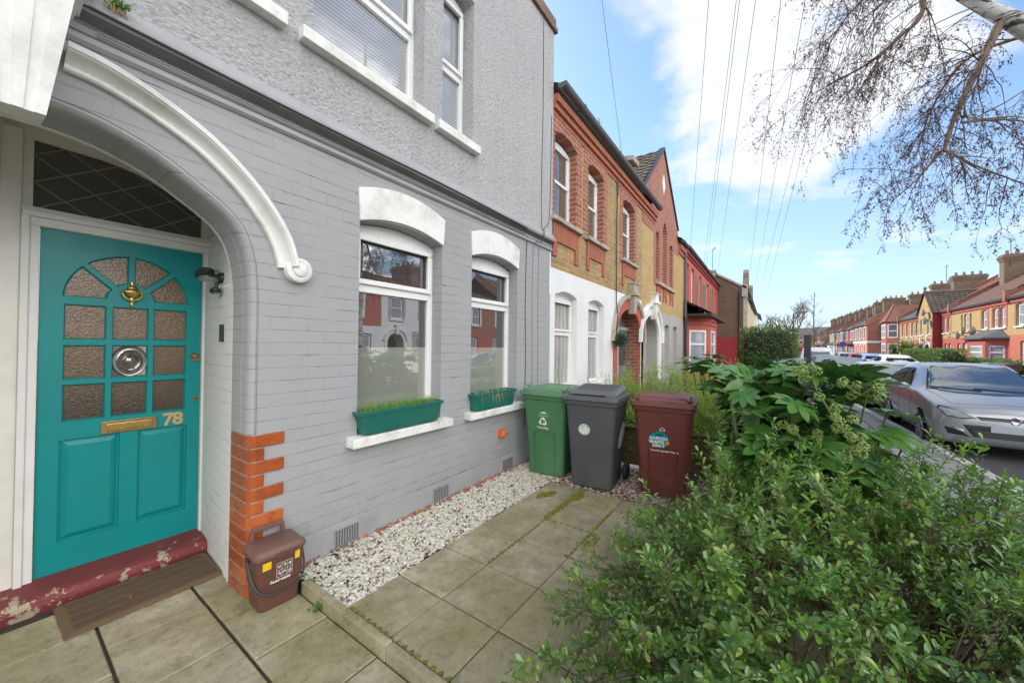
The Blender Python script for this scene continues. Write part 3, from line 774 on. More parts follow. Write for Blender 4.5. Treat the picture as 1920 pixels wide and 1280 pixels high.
# air bricks
def airbrick(x0, x1, z0, z1):
    b = MB(); b.box(x0, x1, FY - .017, FY - .006, z0, z1); a = b.build('air_brick', m_vent, H, world=True)
    h = MB(); n = 9; mm = 7
    for i in range(n):
        for j in range(mm):
            cx = x0 + (i + .7) * (x1 - x0) / (n + .4); cz = z0 + (j + .7) * (z1 - z0) / (mm + .4); h.add([(cx - .0065, FY - .0178, cz - .0055), (cx + .0065, FY - .0178, cz - .0055), (cx + .0065, FY - .0178, cz + .0055), (cx - .0065, FY - .0178, cz + .0055)], [(0, 1, 2, 3)])
    k = h.build('vent_holes', m_dark, H, world=True); k.parent = a
airbrick(1.60, 1.81, .015, .15); airbrick(2.64, 2.86, .02, .15); airbrick(3.83, 4.06, .02, .15)
# surface cables clipped to the wall
def cable(pts, r=.005, m=None, name='cable'):
    b = MB(); b.tube(smooth_path(pts, 4), r, 6); return b.build(name, m or m_gcable, H, world=True, smooth=60)
cable([(-3, FY - .09, 3.30), (.3, FY - .09, 3.262), (1.4, FY - .088, 3.255), (2.6, FY - .088, 3.262), (3.7, FY - .088, 3.25), (4.25, FY - .088, 3.24)], .007, m_cable)
cable([(.3, FY - .036, 3.19), (1.5, FY - .034, 3.185), (2.8, FY - .034, 3.19), (4.3, FY - .034, 3.18)], .006)
for x, z1 in ((4.34, 3.16), (4.52, 3.10), (4.68, 3.18)):
    cable([(x, FY - .03, z1), (x + .012, FY - .006, z1 - .2), (x, FY - .005, 2.2), (x + .02, FY - .005, 1.4), (x + .004, FY - .006, .5)], .0055, m_gcable if x > 4.4 else m_cable)
cable([(4.72, FY - .03, 6.5), (4.73, FY - .03, 5.2), (4.71, FY - .03, 4.2), (4.72, FY - .03, 3.45), (4.70, FY - .088, 3.3), (4.52, FY - .04, 3.10)], .005, m_cable)
cable([(4.99, FY - .03, 5.2), (4.98, FY - .03, 4.2), (4.94, FY - .03, 3.55), (4.80, FY - .03, 3.4), (4.70, FY - .092, 3.25), (4.68, FY - .034, 3.14)], .005, m_cable)

# ------------------------------------------------------------------ the teal door
D = MB(); X0, X1, Z0, Z1 = DO; dx0, dx1 = X0 + .004, X1 - .004
cols = [(.305, .505), (.535, .728), (.758, .958)]; rows_ = [(1.64, 1.885), (1.36, 1.60), (1.07, 1.325)]
cx, cz, RO, RI = .6315, 1.935, .335, .125
holes = [[(a, c), (b, c), (b, d), (a, d)] for a, b in cols for c, d in rows_]
fans = []
for k in range(4):
    a0, a1 = R(45 * k), R(45 * k + 45); g0, g1 = .016, .016
    po_ = []
    for i in range(8): t = a0 + math.asin(g0 / RO) * (1 if k else .3) + (a1 - a0 - (math.asin(g0 / RO) + math.asin(g0 / RO)) * (1 if 0 < k < 3 else .65)) * i / 7; po_.append((cx + RO * math.cos(t), cz + RO * math.sin(t) * 1.0))
    for i in range(5): t = a1 - math.asin(g0 / RI) * (1 if k < 3 else .3) - (a1 - a0 - (math.asin(g0 / RI) * 2) * (1 if 0 < k < 3 else .65)) * i / 4; po_.append((cx + RI * math.cos(t), cz + RI * math.sin(t)))
    fans.append(po_)
pan = [[(.295, .245), (.585, .245), (.585, .945), (.295, .945)], [(.68, .245), (.972, .245), (.972, .945), (.68, .945)]]
D.panel([(dx0, Z0 + .008), (dx1, Z0 + .008), (dx1, Z1 - .004), (dx0, Z1 - .004)], holes + fans + pan, 3.985, .022)
D.add([(dx0, 3.985, Z0 + .008), (dx1, 3.985, Z0 + .008), (dx1, 3.985, Z1), (dx0, 3.985, Z1), (dx0, 4.03, Z0 + .008), (dx1, 4.03, Z0 + .008), (dx1, 4.03, Z1), (dx0, 4.03, Z1)], [(0, 4, 5, 1), (1, 5, 6, 2), (3, 2, 6, 7), (0, 3, 7, 4)])
for p in pan:   # raised and fielded panels
    (a, c), (b, _), (_, d), _ = p; i1, i2 = .012, .045
    vs = [(a, 4.007, c), (b, 4.007, c), (b, 4.007, d), (a, 4.007, d), (a + i1, 4.007, c + i1), (b - i1, 4.007, c + i1), (b - i1, 4.007, d - i1), (a + i1, 4.007, d - i1), (a + i2, 3.991, c + i2), (b - i2, 3.991, c + i2), (b - i2, 3.991, d - i2), (a + i2, 3.991, d - i2)]
    D.add(vs, [(0, 1, 5, 4), (1, 2, 6, 5), (2, 3, 7, 6), (3, 0, 4, 7), (4, 5, 9, 8), (5, 6, 10, 9), (6, 7, 11, 10), (7, 4, 8, 11), (8, 9, 10, 11)])
for lp in holes + fans:   # ovolo beads round every pane
    n = len(lp); mx = sum(p[0] for p in lp) / n; mz = sum(p[1] for p in lp) / n
    inn = []
    for x, z in lp:
        L = math.hypot(x - mx, z - mz); k = max(0, 1 - .011 / L); inn.append((mx + (x - mx) * k, mz + (z - mz) * k))
    D.add([(x, 3.988, z) for x, z in lp] + [(x, 4.004, z) for x, z in inn] + [(x, 4.012, z) for x, z in inn], [(i, (i + 1) % n, n + (i + 1) % n, n + i) for i in range(n)] + [(n + i, n + (i + 1) % n, 2 * n + (i + 1) % n, 2 * n + i) for i in range(n)])
door = D.build('front_door', m_teal, H, world=True)
def dpart(mb, name, m, **k):
    o = mb.build(name, m, H, world=True, **k); o.parent = door; return o
for i, lp in enumerate(holes + fans):
    b = MB()
    if i == 4:   # bullseye pane
        b.add([(x, 4.010, z) for x, z in lp], [(0, 1, 2, 3)])
        c0 = ((cols[1][0] + cols[1][1]) / 2, (rows_[1][0] + rows_[1][1]) / 2); rr = .098
        b.lathe([(.0, 3.978), (.022, 3.980), (.032, 3.992), (.040, 3.996), (.047, 3.987), (.056, 3.984), (.064, 3.994), (.078, 4.000), (.092, 3.996), (.098, 4.008)], (c0[0], 0, c0[1]), 'y', 36, 1.22)
        dpart(b, 'bullseye_pane', m_bull, smooth=60)
    else:
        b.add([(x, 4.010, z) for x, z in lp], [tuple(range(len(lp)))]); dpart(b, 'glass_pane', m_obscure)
b = MB(); b.box(.487, .785, 3.972, 3.985, .952, 1.042); lp_ = dpart(b, 'letter_plate', m_brassd, bevel=.004)
b = MB(); b.box(.515, .757, 3.966, 3.9725, .972, 1.022); k = b.build('flap', m_brass, H, world=True, bevel=.003); k.parent = door
for ch, x in (('7', .852), ('8', .912)):
    o = text_mesh(ch, .135, m_gold, door, frame4((x - 1.0, 3.982 - 2.82, 1.0 + .06), (1, 0, 0), (0, 0, 1)), 'number_digit', .003, bold=.004)
b = MB(); kx = .632
b.lathe([(.004, 2.085), (.010, 2.08), (.013, 2.072), (.008, 2.062), (.010, 2.052), (.022, 2.045), (.030, 2.036), (.030, 2.022), (.050, 2.012), (.052, 2.004), (.046, 1.992), (.030, 1.972), (.014, 1.962), (.012, 1.954), (.020, 1.946), (.018, 1.936), (.008, 1.922), (.012, 1.912), (.010, 1.900), (.004, 1.893)][::-1], (kx, 3.968, 0), 'z', 18, .42)
b.tube(smooth_path([(kx - .048, 3.962, 2.010), (kx - .052, 3.955, 1.985), (kx - .036, 3.95, 1.955), (kx, 3.948, 1.938), (kx + .036, 3.95, 1.955), (kx + .052, 3.955, 1.985), (kx + .048, 3.962, 2.010)], 4), .006, 8)
dpart(b, 'door_knocker', m_brass, smooth=50)
b = MB(); b.lathe([(.0, 3.962), (.014, 3.962), (.017, 3.966), (.021, 3.968), (.026, 3.978), (.028, 3.985)], (1.012, 0, 1.512), 'y', 20); b.box(.985, 1.045, 3.972, 3.985, 1.476, 1.488); b.box(.987, 1.037, 3.975, 3.985, 1.488, 1.53); dpart(b, 'door_lock', m_brassd, smooth=40)
b = MB(); b.box(1.012, 1.038, 3.979, 3.985, 1.132, 1.176); kh = dpart(b, 'keyhole_plate', m_brassd, bevel=.004)
b = MB(); b.lathe([(.0, 3.978), (.0055, 3.978), (.0055, 3.98)], (1.025, 0, 1.158), 'y', 10); b.box(1.0222, 1.0278, 3.978, 3.98, 1.142, 1.157); dpart(b, 'keyhole', m_dark)
# ------------------------------------------------------------------ things at the house front
# security light on the porch wall
L_ = thing('security_light', 'black twin security light with oval head on the white porch wall', 'security light', (1.04, 3.42, 2.12))
def lp(mb, name, m, parent=L_, **k): return mb.build(name, m, parent, world=False, **k)
b = MB(); b.lathe([(.0, -.035), (.034, -.035), (.04, -.02), (.045, .0), (.045, .02)], (0, 0, 0), 'x', 20); lp(b, 'base', m_black, smooth=40)
b = MB(); b.tube([(-.02, 0, .0), (-.05, .03, .015), (-.065, .07, .02), (-.07, .11, .035)], [.014, .012, .012, .016], 8); b.tube([(-.02, -.0, -.02), (-.05, -.01, -.05), (-.055, -.01, -.08)], .012, 8); lp(b, 'arm', m_black, smooth=50)
def head(c, sx, sy, sz, name, m, tilt):
    b = MB(); b.lathe([(.02, -1.), (.55, -.9), (.9, -.55), (1., 0.), (.92, .25), (.6, .55), (.3, .7), (.05, .75)], (0, 0, 0), 'z', 20)
    M_ = Matrix.Translation(c) @ Matrix.Rotation(R(tilt), 4, 'X') @ Matrix.Diagonal((sx, sy, sz, 1))
    b.v = [tuple(M_ @ Vector(p)) for p in b.v]; o = lp(b, name, m, smooth=45)
    d = MB(); d.lathe([(.0, -1.03), (.5, -1.0), (.74, -.86)], (0, 0, 0), 'z', 20); d.v = [tuple(M_ @ Vector(p)) for p in d.v]
    k = lp(d, 'lens', plain('lamp_lens', (.5, .5, .46), .15, .5, bump=0), smooth=50); k.parent = o
head((-.075, .17, .045), .06, .10, .048, 'lamp_head', m_black, -14)
head((-.058, -.01, -.10), .036, .045, .03, 'sensor', m_black, -10)
b = MB(); b.tube(smooth_path([(-.02, .02, .03), (-.035, .05, .06), (-.05, .09, .05), (-.065, .12, .05)], 4), .004, 6); lp(b, 'cable', m_black)
# doorbell
b = MB(); b.box(-.02, .0, -.022, .022, -.065, .065); B_ = thing('doorbell', 'slim black doorbell on the white porch wall under the security light', 'doorbell', (1.022, 3.37, 1.70))
b.build('case', m_black, B_, bevel=.005); b = MB(); b.lathe([(.0, -.0225), (.013, -.0225), (.015, -.019)], (0, 0, -.035), 'x', 16); b.build('button', plain('bell_button', (.10, .10, .105), .3, bump=0), B_)
# weed in the string course by the keystone
def blades(N, spread, length, width, z0, up=1.0, seed=1, curve=.5, n=4):
    r = np.random.default_rng(seed); t = np.linspace(0, 1, n + 1)
    V = []; F = []
    for i in range(N):
        a = r.uniform(0, 6.283); l = length * r.uniform(.5, 1.15); w = width * r.uniform(.6, 1.2)
        p0 = np.array([r.uniform(-spread[0], spread[0]), r.uniform(-spread[1], spread[1]), z0]); d = np.array([math.cos(a), math.sin(a), 0.]); s = np.array([-d[1], d[0], 0]) * w
        lean = r.uniform(.1, 1.) * curve; b_ = len(V)
        for k in t:
            p = p0 + d * lean * l * k ** 1.6 + np.array([0, 0, 1.]) * l * up * (k - .35 * lean * k * k)
            q = 1 - k ** 1.5; V += [p - s * q, p + s * q]
        F += [(b_ + 2 * j, b_ + 2 * j + 1, b_ + 2 * j + 3, b_ + 2 * j + 2) for j in range(n)]
    return np.array(V), np.array(F)
m_grass = leafmat('grass_blade', (.10, .22, .03), (.20, .36, .06), (.38, .34, .12), .12, .5, .35, 1.)
m_straw = leafmat('dry_stalk', (.36, .25, .12), (.45, .33, .16), None, 0, .7, .1, 1.)
m_weed = leafmat('weed_leaf', (.05, .16, .025), (.11, .26, .05), None, 0, .5, .3)
Wd = thing('weed', 'tuft of green weed with dry roots growing on the ledge beside the keystone', 'weed', (.355, FY - .07, 3.345))
V, F = blades(60, (.05, .02), .09, .004, 0., .7, 3, 1.2); np_mesh('leaves', V, F, m_weed, Wd)
V, F = blades(50, (.04, .01), .11, .0022, 0., -1., 5, .8); np_mesh('dry_roots', V, F, m_straw, Wd)
# orange lamp low on the wall
A_ = thing('wall_lamp', 'small orange plastic lamp low on the grey wall left of the green bin', 'wall lamp', (3.80, FY, .51))
b = MB(); b.box(-.055, .055, -.05, -.0, -.05, .05); b.build('lens', plain('orange_lens', (.75, .12, .02), .25, bump=0, var=.2), A_, bevel=.012)
b = MB(); b.box(-.03, .03, -.062, -.0505, -.03, .03); b.build('cover', plain('amber_lens', (.85, .25, .03), .2, bump=0, var=.2), A_, bevel=.006)
# window boxes
m_planter = plain('green_planter_plastic', (.012, .13, .10), .4, var=.1, scale=6, dirt=(.05, .12, .09), dirtamt=.5)
def planter(name, label, x0, x1, z0, seed, grassy):
    P = thing(name, label, 'planter', ((x0 + x1) / 2, 2.80, z0), 0, 'green window boxes on the sills')
    w = (x1 - x0) / 2; b = MB(); d = .085; h = .17
    def loop(k, z): return [(-w * k, -d * k, z), (w * k, -d * k, z), (w * k, d * k, z), (-w * k, d * k, z)]
    b.hexa(loop(.88, 0), loop(.975, h)); b.build('trough', m_planter, P, bevel=.012)
    b = MB()
    for i, (k0, k1, za, zb) in enumerate(((.97, 1.0, h - .006, h), (1.0, 1.02, h, h + .03))): pass
    o_, i_ = 1.015, .93
    A = [(-w * o_, -d * 1.08, h - .004), (w * o_, -d * 1.08, h - .004), (w * o_, d * 1.08, h - .004), (-w * o_, d * 1.08, h - .004)]; Bt = [(x, y, h + .026) for x, y, _ in A]; C_ = [(-w * .985, -d * .86, h + .026), (w * .985, -d * .86, h + .026), (w * .985, d * .86, h + .026), (-w * .985, d * .86, h + .026)]; E_ = [(x, y, h - .02) for x, y, _ in C_]
    vs = A + Bt + C_ + E_; fs = []
    for l in range(3):
        for i in range(4): fs.append((l * 4 + i, l * 4 + (i + 1) % 4, (l + 1) * 4 + (i + 1) % 4, (l + 1) * 4 + i))
    b.add(vs, fs); b.build('rim', m_planter, P, bevel=.004)
    b = MB(); b.add(E_, [(0, 1, 2, 3)]); b.build('soil', m_soil, P)
    if grassy:
        V, F = blades(1100, (w * .92, d * .8), .115, .0026, h - .02, 1., seed, .9); np_mesh('grass_tuft', V, F, m_grass, P)
    else:
        V, F = blades(120, (w * .85, d * .8), .11, .0022, h - .02, 1., seed, 1.1); np_mesh('dry_stalks', V, F, m_straw, P)
        V, F = blades(110, (w * .3, d * .7), .08, .0035, h - .02, 1., seed + 1, 1.2); V[:, 0] += w * .45; np_mesh('green_shoots', V, F, m_weed, P)
        V, F = blades(26, (w * .8, .005), .13, .0022, h, -1., seed + 2, .45); V[:, 1] -= d * 1.12; np_mesh('trailing_stems', V, F, m_straw, P)
    return P
planter('window_box', 'green plastic window box full of bright grass on the wider front window sill', 1.75, 2.67, .875, 21, True)
planter('window_box', 'green plastic window box with dead stalks on the sill next to the green bin', 3.17, 3.99, .875, 31, False)

# door mat
def matmat():
    t = NT('coir_mat'); o = t.obj(); p = t.n('SeparateXYZ', {0: o}).outputs
    yy = t.math('ADD', p[1], t.math('MULTIPLY', t.noise(o, 16, 3), .012))
    f = t.math('FRACT', t.math('MULTIPLY', yy, 10.8))
    c = t.ramp(f, (0., (.27, .17, .09)), (.22, (.27, .17, .09)), (.27, (.29, .07, .055)), (.42, (.29, .07, .055)), (.47, (.22, .15, .085)), (.62, (.20, .14, .08)), (.68, (.10, .13, .07)), (.86, (.10, .13, .07)), (.92, (.27, .17, .09)))
    edge = t.math('MAXIMUM', t.step(t.math('ABSOLUTE', p[0]), .335, .35), t.step(t.math('ABSOLUTE', p[1]), .178, .195))
    c = t.mix(edge, c, (.32, .20, .10))
    c = t.mix(t.math('MULTIPLY', t.step(t.noise(o, 5, 6, .7), .42, .7), .55), c, (.22, .18, .12))
    n = t.noise(o, 260, 3, .8); c = t.mix(t.math('MULTIPLY', n, .7), c, mul((.1, .07, .045), .5))
    t.set(Base_Color=c, Roughness=1., Normal=t.bump(n, 1., .01)); return t.m
Mt = thing('door_mat', 'worn striped coir door mat in red and green at the foot of the step', 'door mat', (.655, 3.475, -.055), R(1.5))
b = MB(); nx, ny = 40, 22; vs = []
for j in range(ny + 1):
    for i in range(nx + 1):
        u, v = i / nx * 2 - 1, j / ny * 2 - 1
        ed = 1 if (abs(u) < .999 and abs(v) < .999) else 0
        vs.append((u * .385 + random.uniform(-.004, .004), v * .225 + random.uniform(-.004, .004), (.013 + random.uniform(-.003, .003)) if ed else 0.))
b.add(vs, [(j * (nx + 1) + i, j * (nx + 1) + i + 1, (j + 1) * (nx + 1) + i + 1, (j + 1) * (nx + 1) + i) for j in range(ny) for i in range(nx)])
b.build('pile', matmat(), Mt, smooth=60)

# ------------------------------------------------------------------ wheeled bins
def rr(w, d, r, n=5, y0=0.):
    """rounded rectangle, ccw from above, centred in x, y from -d/2..d/2 (+y0)"""
    p = []
    for cx, cy, a in ((w / 2 - r, d / 2 - r, 0), (-w / 2 + r, d / 2 - r, 90), (-w / 2 + r, -d / 2 + r, 180), (w / 2 - r, -d / 2 + r, 270)):
        for i in range(n + 1): t = R(a + 90 * i / n); p.append((cx + r * math.cos(t), cy + r * math.sin(t) + y0))
    return p
def loft(mb, loops):
    n = len(loops[0]); vs = [p for l in loops for p in l]; k = len(loops)
    fs = [tuple(range(n - 1, -1, -1)), tuple((k - 1) * n + i for i in range(n))]
    for i in range(k - 1): fs += [(i * n + j, i * n + (j + 1) % n, (i + 1) * n + (j + 1) % n, (i + 1) * n + j) for j in range(n)]
    return mb.add(vs, fs)
def front_y(z): return -.25 - .085 * z / 1.0      # the front face leans out
m_sticker = plain('white_print', (.75, .77, .72), .5, bump=0, var=.05)
def bin_plastic(name, col, fade): return plain(name, col, .45, var=.18, scale=3, bump=.08, bscale=120, dirt=fade, dirtamt=.75)
m_tyre = plain('rubber', (.02, .02, .02), .7, var=.2)
def wheelie(label, loc, rz, m, mlid, style, tilt=0.):
    B = thing('wheeled_bin', label, 'wheelie bin', loc, rz, 'wheeled bins by the front garden')
    b = MB(); loops = []
    for z, w, d, yo in ((.0, .40, .46, 0.), (.02, .435, .50, 0.), (.45, .48, .565, .004), (.90, .535, .645, .008), (.965, .545, .66, .01)):
        loops.append([(x, y, z) for x, y in rr(w, d, .055 if z else .05, 5, yo)])
    loft(b, loops)
    body = b.build('body', m, B, smooth=40)
    b = MB(); loft(b, [[(x, y, z) for x, y in rr(w, d, .05, 5, .012)] for z, w, d in ((.925, .545, .66), (.93, .578, .70), (.985, .585, .71), (.99, .56, .68))]); b.build('rim', m, B, smooth=35)
    if style != 'flat':   # embossed arch on the front
        f = MB(); pts = []
        for i in range(25):
            t = i / 24
            if t < .3: x, z = -.12 - .012 * (t / .3), .04 + (.44) * t / .3
            elif t > .7: x, z = .12 + .012 * ((1 - t) / .3), .04 + .44 * (1 - t) / .3
            else: a = PI - PI * (t - .3) / .4; x, z = .132 * math.copysign(abs(math.cos(a)) ** .55, math.cos(a)), .48 + .065 * abs(math.sin(a)) ** .7
            pts.append((x, -.25 - .0725 * (z / .9) + .0005, z))
        f.tube(pts, .0055, 6); f.build('embossed_arch', m, B, smooth=60)
    # lid
    l = MB()
    if style == 'flat':   # deep lid sloping to a slot
        loft(l, [[(x, y, z) for x, y in rr(.60, .735, .04, 5, -.0)] for z in (.985, .992, 1.02)])
        lo = rr(.52, .60, .05, 5, .02); hi = rr(.47, .48, .05, 5, .06)
        loft(l, [[(x, y, 1.02) for x, y in lo], [(x, y, 1.045 + .05 * (y + .2)) for x, y in lo], [(x, y, 1.075 + .07 * (y + .2)) for x, y in hi]])
        lid = l.build('lid', mlid, B, smooth=30, bevel=.0)
        s = MB(); s.box(-.20, .16, -.285, -.276, 1.028, 1.042); q = s.build('slot', m_dark, B); q.parent = lid
        s = MB()
        for i in range(9): s.box(-.2, .2, -.16 + i * .05, -.152 + i * .05, 1.078 + .07 * (.04 + i * .05) - .006, 1.0815 + .07 * (.04 + i * .05))
        q = s.build('lid_ribs', mlid, B); q.parent = lid
    else:
        loft(l, [[(x, y, z) for x, y in rr(.60, .745, .045, 5, -.0)] for z in (.982, .988, 1.02, 1.024)])
        n = 14; lo = rr(.535, .63, .07, 5, .03)
        hh = [[(x * k, (y - .03) * k + .03, 1.022 + h - .02 * ((x / .27) ** 2) * (h > .03)) for x, y in lo] for k, h in ((1., 0.), (1.0, .022), (.985, .042), (.93, .056), (.7, .064), (.35, .068))]
        loft(l, hh); lid = l.build('lid', mlid, B, smooth=45)
        s = MB()
        for sx in (-1, 1): s.tube(smooth_path([(sx * .235, -.27, 1.03), (sx * .25, -.315, 1.062), (sx * .255, -.26, 1.085), (sx * .25, -.18, 1.082)], 4), .014, 8)
        q = s.build('lid_lug', mlid, B, smooth=50); q.parent = lid
    h = MB(); h.tube([(-.26, .40, .975), (.26, .40, .975)], .016, 10)
    for x in (-.24, 0, .24): h.box(x - .02, x + .02, .33, .41, .955, .985)
    h.build('handle', m, B, smooth=50)
    h = MB(); h.tube([(-.29, .27, .10), (.29, .27, .10)], .012, 8); h.build('axle', m_black, B)
    for sx in (-1, 1):
        w = MB(); w.lathe([(.05, -.028), (.085, -.028), (.10, -.018), (.10, .018), (.085, .028), (.05, .028)], (sx * .265, .27, .10), 'x', 22); k = w.build('wheel', m_tyre, B, smooth=40)
        c = MB(); c.lathe([(.0, -.022), (.052, -.02), (.052, .02), (.0, .022)], (sx * .265, .27, .10), 'x', 14); q = c.build('hub', m_black, B, smooth=40); q.parent = k
    return B, body
def face_pt(x, z, e=.002):       # point on the front face
    if z < .45: y = -(.50 + .065 * (z - .02) / .43) / 2 + .004 * z / .45
    else: y = -(.565 + .08 * (z - .45) / .45) / 2 + .004 + .004 * (z - .45) / .45
    return (x, y - e, z)
def disc_on(parent, x, z, r, m, name, e=.0015, n=28):
    b = MB(); b.add([face_pt(x + r * math.cos(2 * PI * i / n), z + r * math.sin(2 * PI * i / n), e) for i in range(n)], [tuple(range(n))]); o = b.build(name, m, parent); return o
def text_on(parent, s, x, z, size, m, name='lettering', e=.003, bold=.0):
    p = face_pt(x, z, e); q = face_pt(x, z + .1, e)
    return text_mesh(s, size, m, parent, frame4(p, (1, 0, 0), Vector(q) - Vector(p)), name, .0005, bold=bold)
mg_ = bin_plastic('green_bin_plastic', (.058, .175, .072), (.11, .24, .13)); mk_ = bin_plastic('grey_bin_plastic', (.07, .073, .078), (.12, .12, .12)); mb_ = bin_plastic('maroon_bin_plastic', (.145, .034, .028), (.20, .08, .07))
mgl = bin_plastic('green_lid', (.10, .22, .115), (.24, .35, .24)); mkl = bin_plastic('grey_lid', (.11, .112, .118), (.18, .18, .18)); mbl = bin_plastic('maroon_lid', (.19, .06, .052), (.27, .14, .12))
Bg, body_g = wheelie('green recycling bin with white recycling arrows, nearest the grey wall', (4.335, 2.34, -.005), R(-85.5), mg_, mgl, 'arch')
Bk, body_k = wheelie('dark grey bin with round white stickers, between the green and maroon bins', (4.26, 1.705, .0), R(-84), mk_, mkl, 'flat')
Bb, body_b = wheelie('maroon garden waste bin with round green sticker, right of the grey bin', (4.50, .975, -.02), R(-84), mb_, mbl, 'arch')
for b_ in (Bg, Bk, Bb): b_.scale = (1.09, 1.02, 1.035)
# green bin: crest, arrows, word
def poly_on(parent, polys, m, name, e=.002):
    b = MB()
    for p in polys: b.add([face_pt(x, z, e) for x, z in p], [tuple(range(len(p)))])
    return b.build(name, m, parent)
ar = []
for k in range(3):
    c, s = math.cos(R(-120 * k)), math.sin(R(-120 * k))
    def T_(x, z): return (x * c - z * s - .015, x * s + z * c + .66)
    for q in ([(-.030, .006), (-.016, .030), (-.003, .038), (-.008, .020), (-.016, .010)], [(-.003, .038), (.012, .038), (.020, .024), (.029, .029), (.020, .004), (-.001, .010), (.007, .015), (.003, .021), (-.008, .020)]):
        ar.append([T_(x * 1.15, z * 1.15 + .008) for x, z in q])
poly_on(body_g, ar, m_sticker, 'recycling_arrows')
text_on(body_g, 'Recycling', -.015, .585, .036, m_sticker, bold=.0006)
cr = [[(-.035, .765), (-.02, .785), (-.005, .772), (.004, .79), (.012, .772), (.022, .782), (.025, .765)], [(-.05, .757), (.045, .757), (.045, .762), (-.05, .762)], [(-.07, .728), (.065, .728), (.065, .732), (-.07, .732)]]
poly_on(body_g, cr, m_sticker, 'council_crest')
# grey bin stickers
disc_on(body_k, -.06, .655, .062, plain('worn_white_sticker', (.62, .66, .58), .5, bump=0, var=.1, dirt=(.18, .22, .16), dirtamt=.7, scale=60), 'round_sticker')
b = MB(); n = 28; b.add([(.262 + .0195 * math.sin(2 * PI * i / n) * 1.15, .02 + .135 * math.cos(2 * PI * i / n), .57 + .155 * math.sin(2 * PI * i / n)) for i in range(n)], [tuple(range(n))]); b.build('round_sticker', plain('pale_sticker', (.52, .56, .58), .4, bump=0, dirt=(.30, .34, .36), dirtamt=.6, scale=30), body_k)
seam = MB(); seam.tube([face_pt(-.225, .70, .0), face_pt(0, .695, .0), face_pt(.225, .68, .0)], .003, 4); seam.build('moulded_seam', mk_, body_k)
# maroon bin sticker
m_teal_s = plain('sticker_green', (.0, .22, .17), .45, bump=0, var=.05); m_blk = plain('sticker_black', (.01, .015, .015), .5, bump=0); m_or = plain('sticker_orange', (.75, .20, .02), .45, bump=0, var=.25, scale=40); m_lil = plain('sticker_lilac', (.55, .62, .85), .45, bump=0)
disc_on(body_b, -.03, .625, .098, m_blk, 'sticker_edge', .0010); disc_on(body_b, -.03, .625, .092, m_teal_s, 'round_sticker', .0018)
text_on(body_b, 'GARDEN', -.035, .640, .043, m_lil, bold=.0022, e=.0026); text_on(body_b, 'WASTE', -.055, .600, .043, m_sticker, bold=.0018, e=.0026); text_on(body_b, 'ONLY', -.035, .560, .043, m_sticker, bold=.0018, e=.0026)
poly_on(body_b, [[(-.075, .668), (-.045, .685), (-.01, .688), (.02, .680), (-.0, .672), (-.04, .672)]], m_blk, 'sticker_hand', .0026)
poly_on(body_b, [[(.025, .597), (.05, .627), (.072, .610), (.055, .578), (.035, .580)]], m_or, 'sticker_leaf', .0026)
text_on(body_b, 'Food & Garden Waste', .02, .512, .028, m_sticker, bold=.0006)
rg = MB(); rg.tube([face_pt(.0 + .02 * math.cos(a), .735 + .02 * math.sin(a), .001) for a in [PI * (1.25 - 1.5 * i / 14) for i in range(15)]], .0028, 5); rg.add([face_pt(-.03 + .0, .725, .002), face_pt(.03, .725, .002), face_pt(.03, .729, .002), face_pt(-.03, .729, .002)], [(0, 1, 2, 3)]); rg.build('council_crest', m_sticker, body_b)
# ------------------------------------------------------------------ brown food caddy
m_cad = plain('brown_caddy_plastic', (.118, .052, .036), .38, var=.1, scale=5, bump=.05, bscale=100, dirt=(.15, .08, .06), dirtamt=.3); m_cadl = plain('brown_caddy_lid', (.165, .085, .065), .45, var=.08, scale=5, bump=.08, bscale=90, dirt=(.2, .12, .09), dirtamt=.3)
K = thing('food_caddy', 'small brown food waste caddy with black handle standing by the orange bricks', 'food caddy', (1.115, 2.675, -.058), R(-2.5))
b = MB(); loft(b, [[(x, y, z) for x, y in rr(w, d, r_, 5, yo)] for z, w, d, r_, yo in ((0, .215, .17, .03, 0), (.01, .235, .19, .035, 0), (.155, .255, .205, .035, 0), (.16, .268, .218, .035, 0), (.335, .285, .235, .035, 0), (.345, .287, .237, .035, 0))]); cb = b.build('bucket', m_cad, K, smooth=35)
b = MB(); loft(b, [[(x, y, z + .0 * y) for x, y in rr(w, d, r_, 5, 0)] for z, w, d, r_ in ((.338, .30, .25, .04), (.342, .308, .258, .045), (.362, .308, .258, .045), (.372, .29, .24, .04), (.384, .27, .22, .035), (.389, .25, .20, .03))]); cl = b.build('lid', m_cadl, K, smooth=30)
b = MB(); b.add([(.07 * math.cos(PI * i / 12) + .03, -.131 - .018 * math.sin(PI * i / 12), .362) for i in range(13)] + [(.07 * math.cos(PI * i / 12) + .03, -.125, .340 - .02 * math.sin(PI * i / 12)) for i in range(13)], [(i, i + 1, 14 + i, 13 + i) for i in range(12)] + [tuple(range(12, -1, -1))]); q = b.build('lid_tab', m_cadl, K, smooth=40); q.parent = cl
b = MB()
b.prism_xz([(-.115, .375), (-.09, .375), (-.082, .445), (-.10, .452)], .092, .122); b.prism_xz([(.075, .375), (.10, .375), (.092, .452), (.074, .445)], .092, .122); b.prism_xz([(-.10, .452), (-.082, .430), (.074, .430), (.092, .452), (.085, .462), (-.093, .462)], .094, .12)
q = b.build('grip', m_cadl, K, bevel=.005); q.parent = cl
b = MB(); n = 30; pts = []
for i in range(n + 1):
    t = i / n * 2 - 1; x = .158 * math.copysign(abs(math.sin(t * PI / 2)) ** .55, t); dz = abs(math.cos(t * PI / 2)) ** .6
    pts.append((x, -.005 - .135 * dz ** 1.1 - .003, .325 - .205 * dz))
b.tube(pts, .0065, 8); b.build('carry_handle', plain('dark_blue_black_plastic', (.03, .034, .045), .35, bump=0), K, smooth=50)
